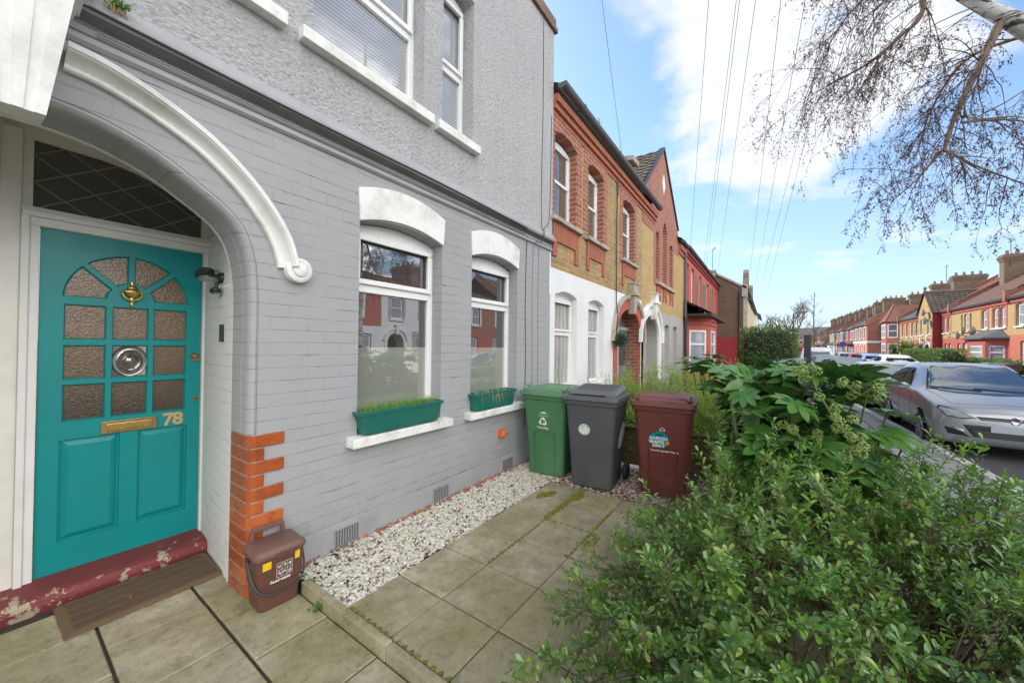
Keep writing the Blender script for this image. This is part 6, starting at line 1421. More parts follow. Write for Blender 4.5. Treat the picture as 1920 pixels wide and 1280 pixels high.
def car(label, loc, rz, paint, spec=HATCH, scale=(1, 1, 1), group='cars parked along the street', detail=True):
    C = thing('parked_car', label, 'car', loc, rz, group)
    S = np.array(spec['st'], float); L = spec['L']; S[:, 0] *= scale[0]; S[:, [1, 3, 5, 7]] *= scale[1]; S[:, [2, 4, 6, 8]] *= scale[2]; L *= scale[0]
    # monotone resampling along the length
    xs_ = np.concatenate([np.linspace(0, .25, 8)[:-1], np.linspace(.25, L - .25, 44)[:-1], np.linspace(L - .25, L, 8)])
    def interp(c):
        y = S[:, c]; x = S[:, 0]; d = np.gradient(y, x); i = np.clip(np.searchsorted(x, xs_) - 1, 0, len(x) - 2); h = x[i + 1] - x[i]; t = (xs_ - x[i]) / h
        m0 = d[i] * h * .8; m1 = d[i + 1] * h * .8; t2, t3 = t * t, t ** 3
        return (2 * t3 - 3 * t2 + 1) * y[i] + (t3 - 2 * t2 + t) * m0 + (-2 * t3 + 3 * t2) * y[i + 1] + (t3 - t2) * m1
    c = [xs_] + [interp(k) for k in range(1, 9)]
    loops = []
    for x, ws, zs, wb, zb, wt, zt, wr, zr in zip(*c):
        k = max(0., min(1., (zr - zt - .1) / .3))      # 0 bonnet, 1 cabin
        half = [(0, zs), (ws * .92, zs), (ws, zs + .05), (wb, zb - .12), (wb + .003, zb), (wb - .01, zb + .1), (wt, zt - .035), (wt - .018, zt), (wt - .045, zt + .015 + .01 * k),
                (wt - .05 + (wr - wt + .05) * .5 + .015 * k, zt + (zr - zt) * .5 + .015), (wr + .03, zr - .055 * k - .012), (wr - .03, zr - .012), (wr * .5, zr + .006), (0, zr + .014)]
        loops.append([(x, -y, z) for y, z in half] + [(x, y, z) for y, z in half[-2:0:-1]])
    b = MB(); loft(b, loops); body = b.build('body', paint, C, smooth=48)
    bm = bmesh.new(); bm.from_mesh(body.data); bmesh.ops.recalc_face_normals(bm, faces=bm.faces); bm.to_mesh(body.data)
    bvh = BVHTree.FromBMesh(bm); bm.free()
    def patch(name, poly, axis, m, off=.006, parent=None, res=.06, side=1, thick=0.):
        """poly in (y,z) for axis 'x' (front) / '-x' (rear) or (x,z) for 'y' sides: dropped onto the bodywork"""
        lo = np.min(poly, 0); hi = np.max(poly, 0); co = [Vector(p) for p in poly]; n = len(co); ed = [(i, (i + 1) % n) for i in range(n)]
        def ins(p):
            r_ = False
            for i in range(n):
                a, q = poly[i], poly[(i + 1) % n]
                if (a[1] > p[1]) != (q[1] > p[1]) and p[0] < (q[0] - a[0]) * (p[1] - a[1]) / (q[1] - a[1]) + a[0]: r_ = not r_
            return r_
        for u in np.arange(lo[0] + res / 2, hi[0], res):
            for v in np.arange(lo[1] + res / 2, hi[1], res):
                if ins((u, v)): co.append(Vector((u, v)))
        vo, eo, fo, *_ = delaunay_2d_cdt(co, ed, [], 0, 1e-5)
        pos = []
        for p in vo:
            if axis == 'x': o_, d = Vector((-2, p[0], p[1])), Vector((1, 0, 0))
            elif axis == '-x': o_, d = Vector((L + 2, p[0], p[1])), Vector((-1, 0, 0))
            else: o_, d = Vector((p[0], -3 * side, p[1])), Vector((0, side, 0))
            h = bvh.ray_cast(o_, d); q = h[0] if h[0] is not None else (o_ + d * 3); nn = h[1] if h[1] is not None else -d
            if nn.dot(d) > 0: nn = -nn
            pos.append(q + nn * off)
        mb = MB(); F_ = []
        for f in fo:
            cx_ = sum(vo[i][0] for i in f) / 3; cy2 = sum(vo[i][1] for i in f) / 3
            if ins((cx_, cy2)): F_.append(tuple(f))
        mb.add(pos, F_); o = mb.build(name, m, C, smooth=60)
        if parent: o.parent = parent
        return o
    k1, k2, k3 = scale
    def q(poly, ax): return [(p[0] * (k1 if ax == 'y' else k2), p[1] * k3) for p in poly]
    if spec is HATCH:
        ws_ = [(-.71, 1.015), (-.4, .992), (0, .988), (.4, .992), (.71, 1.015), (.54, 1.36), (.48, 1.402), (0, 1.422), (-.48, 1.402), (-.54, 1.36)]
        so_ = patch('window_seal', q([(-.745, 1.0), (-.4, .975), (0, .97), (.4, .975), (.745, 1.0), (.57, 1.372), (.50, 1.42), (0, 1.44), (-.50, 1.42), (-.57, 1.372)], 'x'), 'x', m_trim, .003, res=.08)
        patch('windscreen', q(ws_, 'x'), 'x', m_wscreen, .007, parent=so_, res=.08)
        rw_ = [(-.70, 1.06), (.70, 1.06), (.52, 1.33), (-.52, 1.33)]
        patch('rear_window', q(rw_, 'x'), '-x', m_sideglass, .004, res=.08)
        for s in (1, -1):
            patch('window_trim', q([(1.78, 1.01), (2.4, 1.015), (3.3, 1.035), (3.78, 1.07), (3.62, 1.22), (3.42, 1.29), (3.0, 1.36), (2.4, 1.37), (2.22, 1.36), (1.98, 1.19)], 'y'), 'y', m_trim, .003, side=s, res=.08)
            patch('side_window', q([(1.86, 1.03), (2.42, 1.035), (2.40, 1.345), (2.24, 1.335), (2.03, 1.18)], 'y'), 'y', m_sideglass, .007, side=s, res=.08)
            patch('side_window', q([(2.50, 1.038), (3.22, 1.055), (3.33, 1.27), (3.0, 1.335), (2.50, 1.345)], 'y'), 'y', m_sideglass, .007, side=s, res=.08)
            patch('side_window', q([(3.30, 1.06), (3.70, 1.085), (3.58, 1.20), (3.42, 1.25)], 'y'), 'y', m_sideglass, .007, side=s, res=.08)
            patch('tail_light', q([(s * .52, .80), (s * .80, .82), (s * .82, 1.02), (s * .60, 1.0)] if s > 0 else [(-.80, .82), (-.52, .80), (-.60, 1.0), (-.82, 1.02)], 'x'), '-x', m_tail, .006)
            hl = [(.40, .640), (.56, .615), (.74, .64), (.82, .76), (.79, .80), (.68, .775), (.52, .70)]
            hl = [(s * y, z) for y, z in hl]
            o = patch('headlight', q(hl, 'x'), 'x', m_trim, .006, res=.04)
            patch('lens', q([(s * (.40 + (y * s - .40) * .86 + .04), (.69 + (z - .69) * .78)) for y, z in hl], 'x'), 'x', m_lens, .010, parent=o, res=.03)
            fg = [(s * y, z) for y, z in [(.48, .335), (.72, .36), (.76, .47), (.66, .45), (.56, .40)]]
            o = patch('fog_lamp_recess', q(fg, 'x'), 'x', m_trim, .006, res=.04); patch('trim_blade', q([(s * .56, .42), (s * .70, .465), (s * .68, .48), (s * .55, .435)], 'x'), 'x', m_chrome, .010, parent=o, res=.03)
        gr_ = patch('grille', q([(-.36, .62), (.36, .62), (.42, .672), (-.42, .672)], 'x'), 'x', m_trim, .006, res=.04)
        patch('chrome_bar', q([(-.34, .632), (.34, .632), (.40, .65), (-.40, .65)], 'x'), 'x', m_chrome, .012, parent=gr_, res=.04)
        lg = patch('lower_grille', q([(-.44, .34), (.44, .34), (.56, .53), (-.56, .53)], 'x'), 'x', m_trim, .006, res=.04)
        for r_ in range(5): patch('grille_mesh', q([(-.40 - .012 * r_, .352 + r_ * .022), (.40 + .012 * r_, .352 + r_ * .022), (.40 + .012 * r_, .358 + r_ * .022), (-.40 - .012 * r_, .358 + r_ * .022)], 'x'), 'x', m_gutter, .009, parent=lg, res=.05)
        n = 20; pl = patch('number_plate', q([(-.26, .44), (.26, .44), (.26, .545), (-.26, .545)], 'x'), 'x', m_plate, .014, res=.06); patch('plate_band', q([(-.26, .442), (-.21, .442), (-.21, .543), (-.26, .543)], 'x'), 'x', m_plateblue, .016, parent=pl, res=.06)
        b2 = MB(); x_em = bvh.ray_cast(Vector((-2, 0, .645 * k3)), Vector((1, 0, 0)))[0].x
        b2.lathe([(.040, -.012), (.052, -.022), (.060, -.018), (.062, 0.)], (x_em, 0, .645 * k3), 'x', 28); em = b2.build('badge', m_chrome, C, smooth=50)
        b2 = MB(); b2.lathe([(.0, -.008), (.042, -.008), (.042, 0)], (x_em, 0, .645 * k3), 'x', 24); e2 = b2.build('badge_disc', m_trim, C); e2.parent = em
        b2 = MB(); b2.add([(x_em - .012, y, .645 * k3 + z) for y, z in [(-.03, -.022), (-.008, -.03), (.012, -.02), (.03, -.025), (.022, -.004), (.034, .012), (.015, .02), (.006, .034), (-.006, .018), (-.022, .026), (-.014, .004), (-.034, -.004)]], [tuple(range(12))]); e3 = b2.build('emblem', m_chrome, C); e3.parent = em
        # bonnet and door shut lines
        sh = MB()
        def line(pts, ax, r_=.004, sd=1):
            P_ = []
            for p in pts:
                if ax == 'y': h = bvh.ray_cast(Vector((p[0] * k1, -3 * sd, p[1] * k3)), Vector((0, sd, 0)))
                else: h = bvh.ray_cast(Vector((p[0] * k1, p[1] * k2, 3)), Vector((0, 0, -1)))
                if h[0] is not None: P_.append(h[0])
            if len(P_) > 2: sh.tube(P_, r_, 4)
        for sd in (1, -1):
            line([(1.50, z) for z in np.linspace(.3, .95, 10)], 'y', sd=sd); line([(2.46, z) for z in np.linspace(.3, 1.0, 10)], 'y', sd=sd); line([(x, .28) for x in np.linspace(1.5, 3.3, 12)], 'y', sd=sd); line([(3.35 - .25 * math.sin(a), .62 + .38 * math.cos(a)) for a in np.linspace(.0, 2.2, 10)], 'y', sd=sd)
            line([(x, sd * (.60 + .16 * min(1, x / 1.1))) for x in np.linspace(.22, 1.16, 12)], 'z')
        line([(.21, y) for y in np.linspace(-.6, .6, 15)], 'z')
        sh.build('shut_lines', m_trim, C)
        for sd in (1, -1):
            m_ = MB(); loft(m_, [[(1.56 + dx_ * k, sd * -(.90 + .0 + yy), 1.02 * k3 + dz_ * k) for dx_, dz_ in rr(.12, .15, .04, 4)] for yy, k in ((.0, .35), (.05, .8), (.10, 1.), (.17, .95), (.20, .6))] if sd > 0 else [[(1.56 + dx_ * k, -sd * (.90 + yy), 1.02 * k3 + dz_ * k) for dx_, dz_ in rr(.12, .15, .04, 4)][::-1] for yy, k in ((.0, .35), (.05, .8), (.10, 1.), (.17, .95), (.20, .6))])
            mo = m_.build('wing_mirror', paint, C, smooth=50)
            hm_ = MB(); 
            for xx in (2.2, 3.08): hm_.tube([(xx * k1, sd * -.905 * k2, .90 * k3), (xx * k1 + .2, sd * -.905 * k2, .905 * k3)], .016, 6)
            hm_.build('door_handle', paint, C, smooth=50)
        wip = MB()
        for y0 in (-.45, .1):
            P_ = [bvh.ray_cast(Vector((-2, y0 + t * .6, 1.0 * k3 + .012 + .03 * t)), Vector((1, 0, 0)))[0] for t in np.linspace(0, 1, 6)]
            wip.tube([p + Vector((-.015, 0, .015)) for p in P_], .008, 5)
        wip.build('wiper', m_trim, C)
    else:
        patch('windscreen', q([(-.74, 1.2), (.74, 1.2), (.64, 1.62), (-.64, 1.62)], 'x'), 'x', m_wscreen, .004, res=.1)
        for s in (1, -1):
            patch('side_window', q([(1.05, 1.2), (1.9, 1.22), (1.9, 1.6), (1.35, 1.6)], 'y'), 'y', m_sideglass, .005, side=s, res=.1)
            hl = [(s * y, z) for y, z in [(.52, .78), (.78, .82), (.80, 1.0), (.62, .94)]]; patch('headlight', q(hl, 'x'), 'x', m_lens, .006, res=.06)
        patch('grille', q([(-.4, .7), (.4, .7), (.4, .82), (-.4, .82)], 'x'), 'x', m_trim, .006); patch('number_plate', q([(-.26, .45), (.26, .45), (.26, .56), (-.26, .56)], 'x'), 'x', m_plate, .01); patch('rear_window', q([(-.7, 1.2), (.7, 1.2), (.6, 1.6), (-.6, 1.6)], 'x'), '-x', m_sideglass, .005)
    wf, wr_ = .82 * k1, (L - .95 * k1)
    for x in (wf, wr_):
        for sd in (1, -1):
            y = sd * -.79 * k2
            a_ = MB(); a_.lathe([(.0, -.0), (.355, -.0), (.365, -.004)], (0, 0, 0), 'y', 28); hw_ = bvh.ray_cast(Vector((x, -3 * sd, .5)), Vector((0, sd, 0)))[0].y
            a_.v = [(p[0] + x, hw_ - sd * .004 + 0 * p[1], p[2] + .33) for p in a_.v]; a_.v = [(p[0], p[1], max(p[2], .2)) for p in a_.v]; a_.build('wheel_arch', m_dark, C)
            w_ = MB(); w_.lathe([(.20, -.10), (.28, -.108), (.305, -.09), (.318, -.05), (.318, .05), (.305, .09), (.28, .108), (.20, .10)], (x, hw_ + sd * .10, .318), 'y', 32, cap=False); wo = w_.build('wheel', m_tyre, C, smooth=40)
            r2 = MB(); r2.lathe([(.0, 0.), (.06, 0.), (.06, .012), (.0, .012)], (0, 0, 0), 'y', 14)
            for k in range(10):
                a = 2 * PI * k / 10; ca, sa = math.cos(a), math.sin(a)
                def Z(u, v, h): return (u * ca - v * sa, h, u * sa + v * ca)
                r2.hexa([Z(.04, -.02, 0), Z(.20, -.014, -.0), Z(.20, .014, -.0), Z(.04, .02, 0)], [Z(.04, -.02, .014), Z(.20, -.014, .014), Z(.20, .014, .014), Z(.04, .02, .014)])
            r2.lathe([(.185, -.01), (.215, -.012), (.222, .0), (.215, .016), (.185, .014)], (0, 0, 0), 'y', 28, cap=False)
            r2.v = [(p[0] + x, hw_ - sd * p[1], p[2] + .318) for p in r2.v]; ro = r2.build('rim', m_alloy, C, smooth=40); ro.parent = wo
            h2 = MB(); h2.lathe([(.0, 0), (.19, 0), (.19, .01)], (0, 0, 0), 'y', 20); h2.v = [(p[0] + x, hw_ + sd * (.03 + p[1]), p[2] + .318) for p in h2.v]; ho = h2.build('brake', m_dark, C); ho.parent = wo
    return C
car('silver hatchback parked at the kerb, nearest car with its front towards us', (9.55, -3.27, -.17), R(-1.5), m_silver, HATCH, (1, 1, 1.035))
car('pale silver car parked directly behind the nearest silver hatchback', (15.2, -3.15, -.17), R(-1.), carpaint('pale_silver_car_paint', (.42, .41, .40), .4, .42), HATCH, (1.0, 1., .93))
car('white hatchback parked across the road with red tail lights towards us', (36.6, -6.65, -.17), R(180), m_whitecar)
car('pale blue car parked beyond the white hatchback', (43., -6.7, -.17), R(180), m_bluecar)
car('dark red car parked in the far line of cars', (49.3, -6.75, -.17), R(180), m_redcar)
car('silver car in the distance behind the dark red car', (55.5, -6.7, -.17), R(180), m_silver)
car('white van parked facing us far down the left side', (34., -3.0, -.17), 0, m_whitecar, VAN)
car('dark car parked on the left between the pale silver car and the van', (21.2, -2.95, -.17), 0, m_darkcar, HATCH, (1, 1, .95))
car('blue car parked on the left just before the van', (27.3, -2.9, -.17), 0, carpaint('mid_blue_car_paint', (.06, .12, .30), .4), HATCH, (1, 1, .96))
car('white car far down the left side beyond the van', (41., -2.9, -.17), 0, m_whitecar)
# ------------------------------------------------------------------ leaves
def leaf_tpl(L=1., W=.4, fold=.12, curl=.15, n=3, obov=.6):
    """leaf along +y, width in x, folded on the midrib; quads"""
    t = np.linspace(0, 1, n + 1); V = []; F = []
    for k in t:
        w = W * .5 * (math.sin(PI * min(1, max(.02, k ** obov))) ** .8 if 0 < k < 1 else .04)
        z = -curl * k * k * L
        V += [(-w, k * L, z + fold * w * 2), (0, k * L, z), (w, k * L, z + fold * w * 2)]
    for i in range(n):
        b = i * 3; F += [(b, b + 1, b + 4, b + 3), (b + 1, b + 2, b + 5, b + 4)]
    return np.array(V), np.array(F)

def unit(v): return v / (np.linalg.norm(v, axis=-1, keepdims=True) + 1e-9)

def bush(name, label, group, stems, tpl, leaf_len, m_leaf, m_stem, per=14, twigs=5, twig_len=.16, spread=.9, droop=.1, stem_r=.004, seed=1, loc=(0, 0, 0), cat='shrub', stem_name='stems'):
    """stems: list of polylines (n,3). Side twigs carry pairs of leaves."""
    r = np.random.default_rng(seed); B = thing(name, label, cat, loc, 0, group)
    P = []; Fw = []; Up = []; S = []; tb = MB()
    for st in stems:
        st = np.array(st); k = len(st)
        tb.tube([tuple(p) for p in st], [stem_r * (1 - .75 * i / (k - 1)) for i in range(k)], 4, cap=False)
        for j in range(twigs):
            t = r.uniform(.35, 1.) if j else 1.; f = t * (k - 1); i = min(int(f), k - 2); p0 = st[i] + (st[i + 1] - st[i]) * (f - i); d = unit(st[i + 1] - st[i])
            d2 = unit(d * .9 + r.normal(0, spread * .55, 3) + np.array([0, 0, .25])) if j else d
            tl = twig_len * r.uniform(.5, 1.25); m = max(4, int(per * r.uniform(.6, 1.2)))
            end = p0 + d2 * tl + np.array([0, 0, -droop * tl * r.uniform(0, 1)])
            if j: tb.tube([tuple(p0), tuple((p0 + end) / 2 + np.array([0, 0, .01])), tuple(end)], stem_r * .38, 3, cap=False)
            u = np.linspace(.12, 1., m); pts = p0 + (end - p0) * u[:, None]
            ax = unit(np.cross(d2, r.normal(0, 1, 3))); ay = np.cross(d2, ax); ang = np.arange(m) * 2.4 + r.uniform(0, 6)
            out = np.cos(ang)[:, None] * ax + np.sin(ang)[:, None] * ay
            tip = (u ** 2)[:, None]
            fw = unit(out * (1.0 - .45 * tip) + d2 * (.55 + .5 * tip) + r.normal(0, .18, (m, 3)))
            P.append(pts); Fw.append(fw); Up.append(unit(d2 * .8 + np.array([0, 0, .9]) + r.normal(0, .25, (m, 3)))); S.append(leaf_len * r.uniform(.45, 1.3, m) * (1 - .3 * (u > .9)) * r.uniform(.75, 1.2))
    P = np.concatenate(P); Fw = np.concatenate(Fw); Up = np.concatenate(Up); S = np.concatenate(S)
    Mx = basis(Fw, Up, r.normal(0, .35, len(P))) * S[:, None, None]
    V, F = instance(tpl[0], tpl[1], Mx, P); np_mesh('leaves', V, F, m_leaf, B, smooth=True)
    tb.build(stem_name, m_stem, B)
    return B

def arc_stem(p0, p1, lift, n=7, r=None, jit=.02):
    p0, p1 = np.array(p0, float), np.array(p1, float); t = np.linspace(0, 1, n)[:, None]
    c = (p0 + p1) / 2 + np.array([0, 0, lift]); P = (1 - t) ** 2 * p0 + 2 * t * (1 - t) * c + t ** 2 * p1
    if r is not None: P[1:] += np.cumsum(r.normal(0, jit, (n - 1, 3)), 0) * .5
    return P

m_bark = plain('woody_stem', (.11, .075, .04), .8, var=.3, scale=20)
m_greenstem = plain('green_stem', (.16, .20, .06), .6, var=.2, scale=20)
m_leaf1 = leafmat('glossy_shrub_leaf', (.036, .115, .014), (.15, .29, .038), (.29, .36, .07), .12, .21, .16, 1.4, .7)
m_leaf2 = leafmat('fatsia_leaf', (.018, .068, .012), (.06, .145, .028), (.14, .20, .05), .10, .25, .18, 1.5, .6)
m_leaf3 = leafmat('yellow_green_leaf', (.15, .27, .03), (.28, .40, .06), (.36, .38, .10), .12, .5, .35, 1.2)
m_leaf4 = leafmat('hedge_leaf', (.035, .085, .018), (.10, .18, .035), (.18, .19, .05), .1, .45, .2, 1.3)
m_leaf5 = leafmat('bright_hedge_leaf', (.06, .13, .015), (.13, .23, .035), None, 0, .5, .25, 1.2)

def blunt_leaf(W=.5, fold=.14, curl=.18):
    pr = [(0, .03), (.22, .17), (.5, .40), (.75, .50), (.92, .36), (1., .10)]; V = []; F = []
    for k, w in pr:
        w *= W; z = -curl * k * k; V += [(-w, k, z + fold * w * 2), (0, k, z), (w, k, z + fold * w * 2)]
    for i in range(len(pr) - 1): b = i * 3; F += [(b, b + 1, b + 4, b + 3), (b + 1, b + 2, b + 5, b + 4)]
    return np.array(V, float), np.array(F)
# --- the big evergreen shrub in the foreground
r = np.random.default_rng(5); stems = []
def top(x, y):   # height of the canopy
    u = (x - 2.45) / 1.62; v = (y + .30) / 1.25; d = u * u + v * v
    return (.80 + .10 * math.sin(x * 3.1 + y * 2.) + .07 * math.sin(y * 5.3 + 1.)) * max(0., 1 - d ** 1.6) ** .55
roots = [(r.uniform(1.9, 3.3), r.uniform(-.85, .25)) for _ in range(26)]
while len(stems) < 470:
    x, y = r.uniform(.95, 4.1), r.uniform(-1.62, .98)
    h = top(x, y)
    if h < .10: continue
    if y > .58 + .16 * math.sin(x * 4) and x < 3.0 and r.uniform() < .6: continue
    if x > 2.5 and y > .38: h = min(h, .30)
    z = h * r.uniform(.45, 1.08) + .02
    q = min(roots, key=lambda p: (p[0] - x) ** 2 + (p[1] - y) ** 2 + r.uniform(0, .5))
    stems.append(arc_stem((q[0] + r.normal(0, .04), q[1] + r.normal(0, .04), -.04), (x, y, z), .22 * r.uniform(.3, 1.2), 7, r, .018))
for k in range(34):    # long wands escaping the outline
    a = r.uniform(-1.9, .9); L = r.uniform(1.0, 1.35); x, y = 2.5 + 1.45 * L * math.cos(a), -.3 + 1.2 * L * math.sin(a)
    if y > .9 or (y > .15 and x > 2.6): continue
    q = roots[r.integers(len(roots))]; stems.append(arc_stem((q[0], q[1], 0), (x, y, r.uniform(.45, .9)), .35, 8, r, .02))
for k in range(34):    # loose shoots reaching out over the pavement
    x, y = r.uniform(2.6, 3.9), r.uniform(-1.45, -.75); stems.append(arc_stem((x - r.uniform(.2, .7), y + r.uniform(.4, .8), .1), (x, y, r.uniform(.45, .82)), .3, 8, r, .02))
for k in range(36):    # it climbs into the foot of the fatsia
    x, y = r.uniform(3.2, 4.1), r.uniform(-1.15, -.35); stems.append(arc_stem((x - r.uniform(.1, .5), y + r.uniform(.0, .4), .1), (x, y, r.uniform(.6, .98)), .25, 8, r, .02))
for k in range(40):    # low sprays lying over the paving
    x, y = r.uniform(1.0, 3.0), r.uniform(.5, .92); stems.append(arc_stem((x + r.uniform(.3, .8), y - r.uniform(.5, .9), .1), (x, y, r.uniform(.06, .32)), .2, 7, r, .018))
bush('evergreen_shrub', 'sprawling glossy green shrub filling the foreground right of the paving', None, stems, blunt_leaf(.42), .041, m_leaf1, m_bark, per=18, twigs=6, twig_len=.17, stem_r=.0048, seed=8, loc=(0, 0, 0))
# dead leaves caught in it
m_dead = leafmat('dead_leaf', (.22, .09, .04), (.34, .16, .07), None, 0, .7, .25, 1.1)
tv, tf = leaf_tpl(1., .75, .3, .35, 4, .8)
for i, (x, y, z, s, lb) in enumerate(((1.62, .42, .36, .085, 'large curled brown dead leaf caught in the front of the shrub'), (2.2, .12, .62, .075, 'brown dead leaf deeper in the shrub below its top'), (2.0, .62, .30, .05, 'small tan dead leaf caught near the paving edge'), (2.65, -.55, .86, .05, 'small reddish dead leaf near the pavement side of the shrub'))):
    Mx = np.array(Euler((random.uniform(.3, 1.2), random.uniform(-.5, .5), random.uniform(0, 6))).to_matrix())[None] * s
    V, F = instance(tv, tf, Mx, np.array([[0, 0, 0.]])); o = np_mesh('dead_leaf', V, F, m_dead, None, True); o.location = (x, y, z); tag(o, lb, 'dead leaf', 'dead leaves')
# small leaves fallen on gravel and mat
for i, (x, y, z, s, lb) in enumerate(((.56, 3.42, -.028, .035, 'small red leaf on the middle of the door mat'), (.93, 3.56, -.028, .03, 'small red leaf near the right end of the door mat'))):
    Mx = np.array(Euler((.1, .1, random.uniform(0, 6))).to_matrix())[None] * s; V, F = instance(tv, tf, Mx, np.array([[0, 0, 0.]])); o = np_mesh('fallen_leaf', V, F, m_dead, None, True); o.location = (x, y, z); tag(o, lb, 'fallen leaf')
# weed by the edging
V, F = instance(leaf_tpl(1., .6, .1, .3, 3)[0], leaf_tpl(1., .6, .1, .3, 3)[1], basis(unit(np.column_stack([np.cos(np.arange(22) * 2.4), np.sin(np.arange(22) * 2.4), rng.uniform(.2, 1.2, 22)])), np.tile([0, 0, 1.], (22, 1))) * rng.uniform(.018, .035, 22)[:, None, None], np.column_stack([rng.normal(0, .016, 22), rng.normal(0, .016, 22), rng.uniform(.0, .04, 22)]))
np_mesh('leaves', V, F, m_weed, Wk)

# --- fatsia: big hand shaped leaves on long stalks
def palmate(n=8):
    V = [(0, 0, 0)]; F = []
    for k in range(n):
        a = R(-118 + 236 * k / (n - 1)); L = 1. - .32 * abs(k - (n - 1) / 2) / ((n - 1) / 2)
        c, s = math.sin(a), math.cos(a); w0 = .075; pr = [(.0, .04), (.24, .105), (.42, .135), (.62, .15), (.82, .105), (1.0, .006)]
        b = len(V)
        for t, w in pr:
            z = -.15 * (t * L) ** 2 + .045 * math.sin(t * 7 + k * 1.7) * t
            for q, dz in ((-1, .02), (0, 0), (1, .02)): V.append((c * t * L + s * w * q * 1.12, s * t * L - c * w * q * 1.12, z + dz * (w / .1)))
        for i in range(len(pr) - 1):
            o = b + i * 3; F += [(o + 1, o, o + 3, o + 4), (o + 2, o + 1, o + 4, o + 5)]
    # web between the lobes
    for k in range(n - 1):
        b = 1 + k * 18; F.append((b + 5, b + 2 + 0, b + 18 + 0, b + 18 + 3))
    return np.array(V, float), np.array(F)
FT = thing('fatsia', 'fatsia shrub with large glossy hand shaped leaves and pale berry heads behind the brown bin', 'shrub', (4.0, -.1, 0))
tv, tf = palmate(8); P = []; Fw = []; Up = []; S = []; tb = MB(); r = np.random.default_rng(12)
cent = np.array([3.95, -.1, .55]); heads = []
trunks = [(3.9 + r.uniform(-.35, .55), -.17 + r.uniform(-.42, .38)) for _ in range(14)]
for (tx, ty) in trunks:
    hx, hy = cent[0] + (tx - 3.95) * 1.15, cent[1] + (ty + .15) * 1.15; hz = 1.18 + r.uniform(-.15, .22)
    tb.tube([(tx, ty, -.05), (tx + .05, ty, .5), (hx, hy, hz)], [.022, .018, .014], 6)
    heads.append((hx, hy, hz))
leaf_pts = []
for k in range(300):
    hd_ = heads[r.integers(len(heads))]; a = r.uniform(0, 6.283); el = r.uniform(-.25, .95); L = r.uniform(.2, .42)
    d = np.array([math.cos(a) * math.cos(el), math.sin(a) * math.cos(el), math.sin(el)]); z0 = hd_[2] - r.uniform(0, .55)
    p0 = np.array([hd_[0], hd_[1], z0]); p = p0 + d * L
    if p[2] > 1.60: p[2] = 1.60 - r.uniform(0, .12)
    if p[2] < .40 or p[1] > .085 * p[0] + (.10 if p[2] > 1.2 else -.02) or p[0] < 3.2 or p[1] < -.165 * p[0] + .03: continue
    s = r.uniform(.16, .25)
    tb.tube([tuple(p0), tuple((p0 + p) / 2 + np.array([0, 0, .03])), tuple(p)], .0055, 5, cap=False)
    P.append(p); fw = d * np.array([1, 1, .1]) + np.array([0, 0, -.06]) + r.normal(0, .2, 3); Fw.append(fw); Up.append(np.array([0, 0, 1.]) + r.normal(0, .42, 3) + .3 * d); S.append(s)
for (x, y, z, fx, fy, fz, ux, uy, uz, s) in ((3.55, -.36, 1.44, -.6, -.3, .55, .3, -.1, .9, .20), (3.6, -.44, 1.30, -.5, -.5, .4, .5, -.2, .8, .20), (3.85, .02, 1.48, -.5, .2, .5, -.3, 0, .9, .2), (3.75, .30, 1.45, -.5, .6, .1, 0, 0, 1, .24), (3.95, .48, 1.46, -.3, .8, 0, 0, .1, 1, .24), (4.4, .60, 1.52, .1, .9, .1, 0, .1, 1, .25), (3.4, -.46, 1.10, -.6, -.5, -.1, -.1, 0, 1, .20), (3.25, -.2, 1.0, -.7, -.5, -.15, -.2, 0, 1, .22), (3.3, .05, .92, -.8, .2, -.3, -.3, 0, 1, .21), (3.4, .18, .80, -.6, .6, -.4, -.3, .2, 1, .20), (3.45, -.56, 1.38, -.5, -.45, .35, .3, -.1, .9, .21), (3.5, -.66, 1.22, -.3, -.8, -.05, .1, -.1, 1, .21), (3.42, -.62, 1.08, -.5, -.6, -.15, -.1, 0, 1, .21), (3.55, -.74, .98, -.2, -.9, -.2, 0, -.2, 1, .20), (3.6, -.6, .9, -.5, -.5, -.2, -.2, -.1, 1, .2), (4.15, .58, 1.42, -.2, .9, .05, 0, .1, 1, .2), (4.6, .72, 1.46, .3, .9, .1, 0, 0, 1, .22)):
    P.append(np.array([x, y, z])); Fw.append(np.array([fx, fy, fz])); Up.append(np.array([ux, uy, uz])); S.append(s); tb.tube([(x + .3, y, z - .3), (x + .1, y, z - .08), (x, y, z)], .006, 5, cap=False)
P, Fw, Up, S = map(np.array, (P, Fw, Up, S)); Mx = basis(Fw, Up, r.normal(0, .25, len(P))) * S[:, None, None]
V, F = instance(tv, tf, Mx, P - np.array([4.0, -.1, 0])); np_mesh('leaves', V, F, m_leaf2, FT, smooth=True)
tb.v = [(x - 4.0, y + .1, z) for x, y, z in tb.v]; tb.build('stalks', m_greenstem, FT, smooth=60)
bm = bmesh.new(); bmesh.ops.create_icosphere(bm, subdivisions=1, radius=1.); iv = np.array([v.co for v in bm.verts]); if_ = np.array([[v.index for v in f.verts] for f in bm.faces]); bm.free()
m_berry = leafmat('pale_green_berry', (.22, .33, .07), (.34, .43, .12), None, 0, .5, .1)
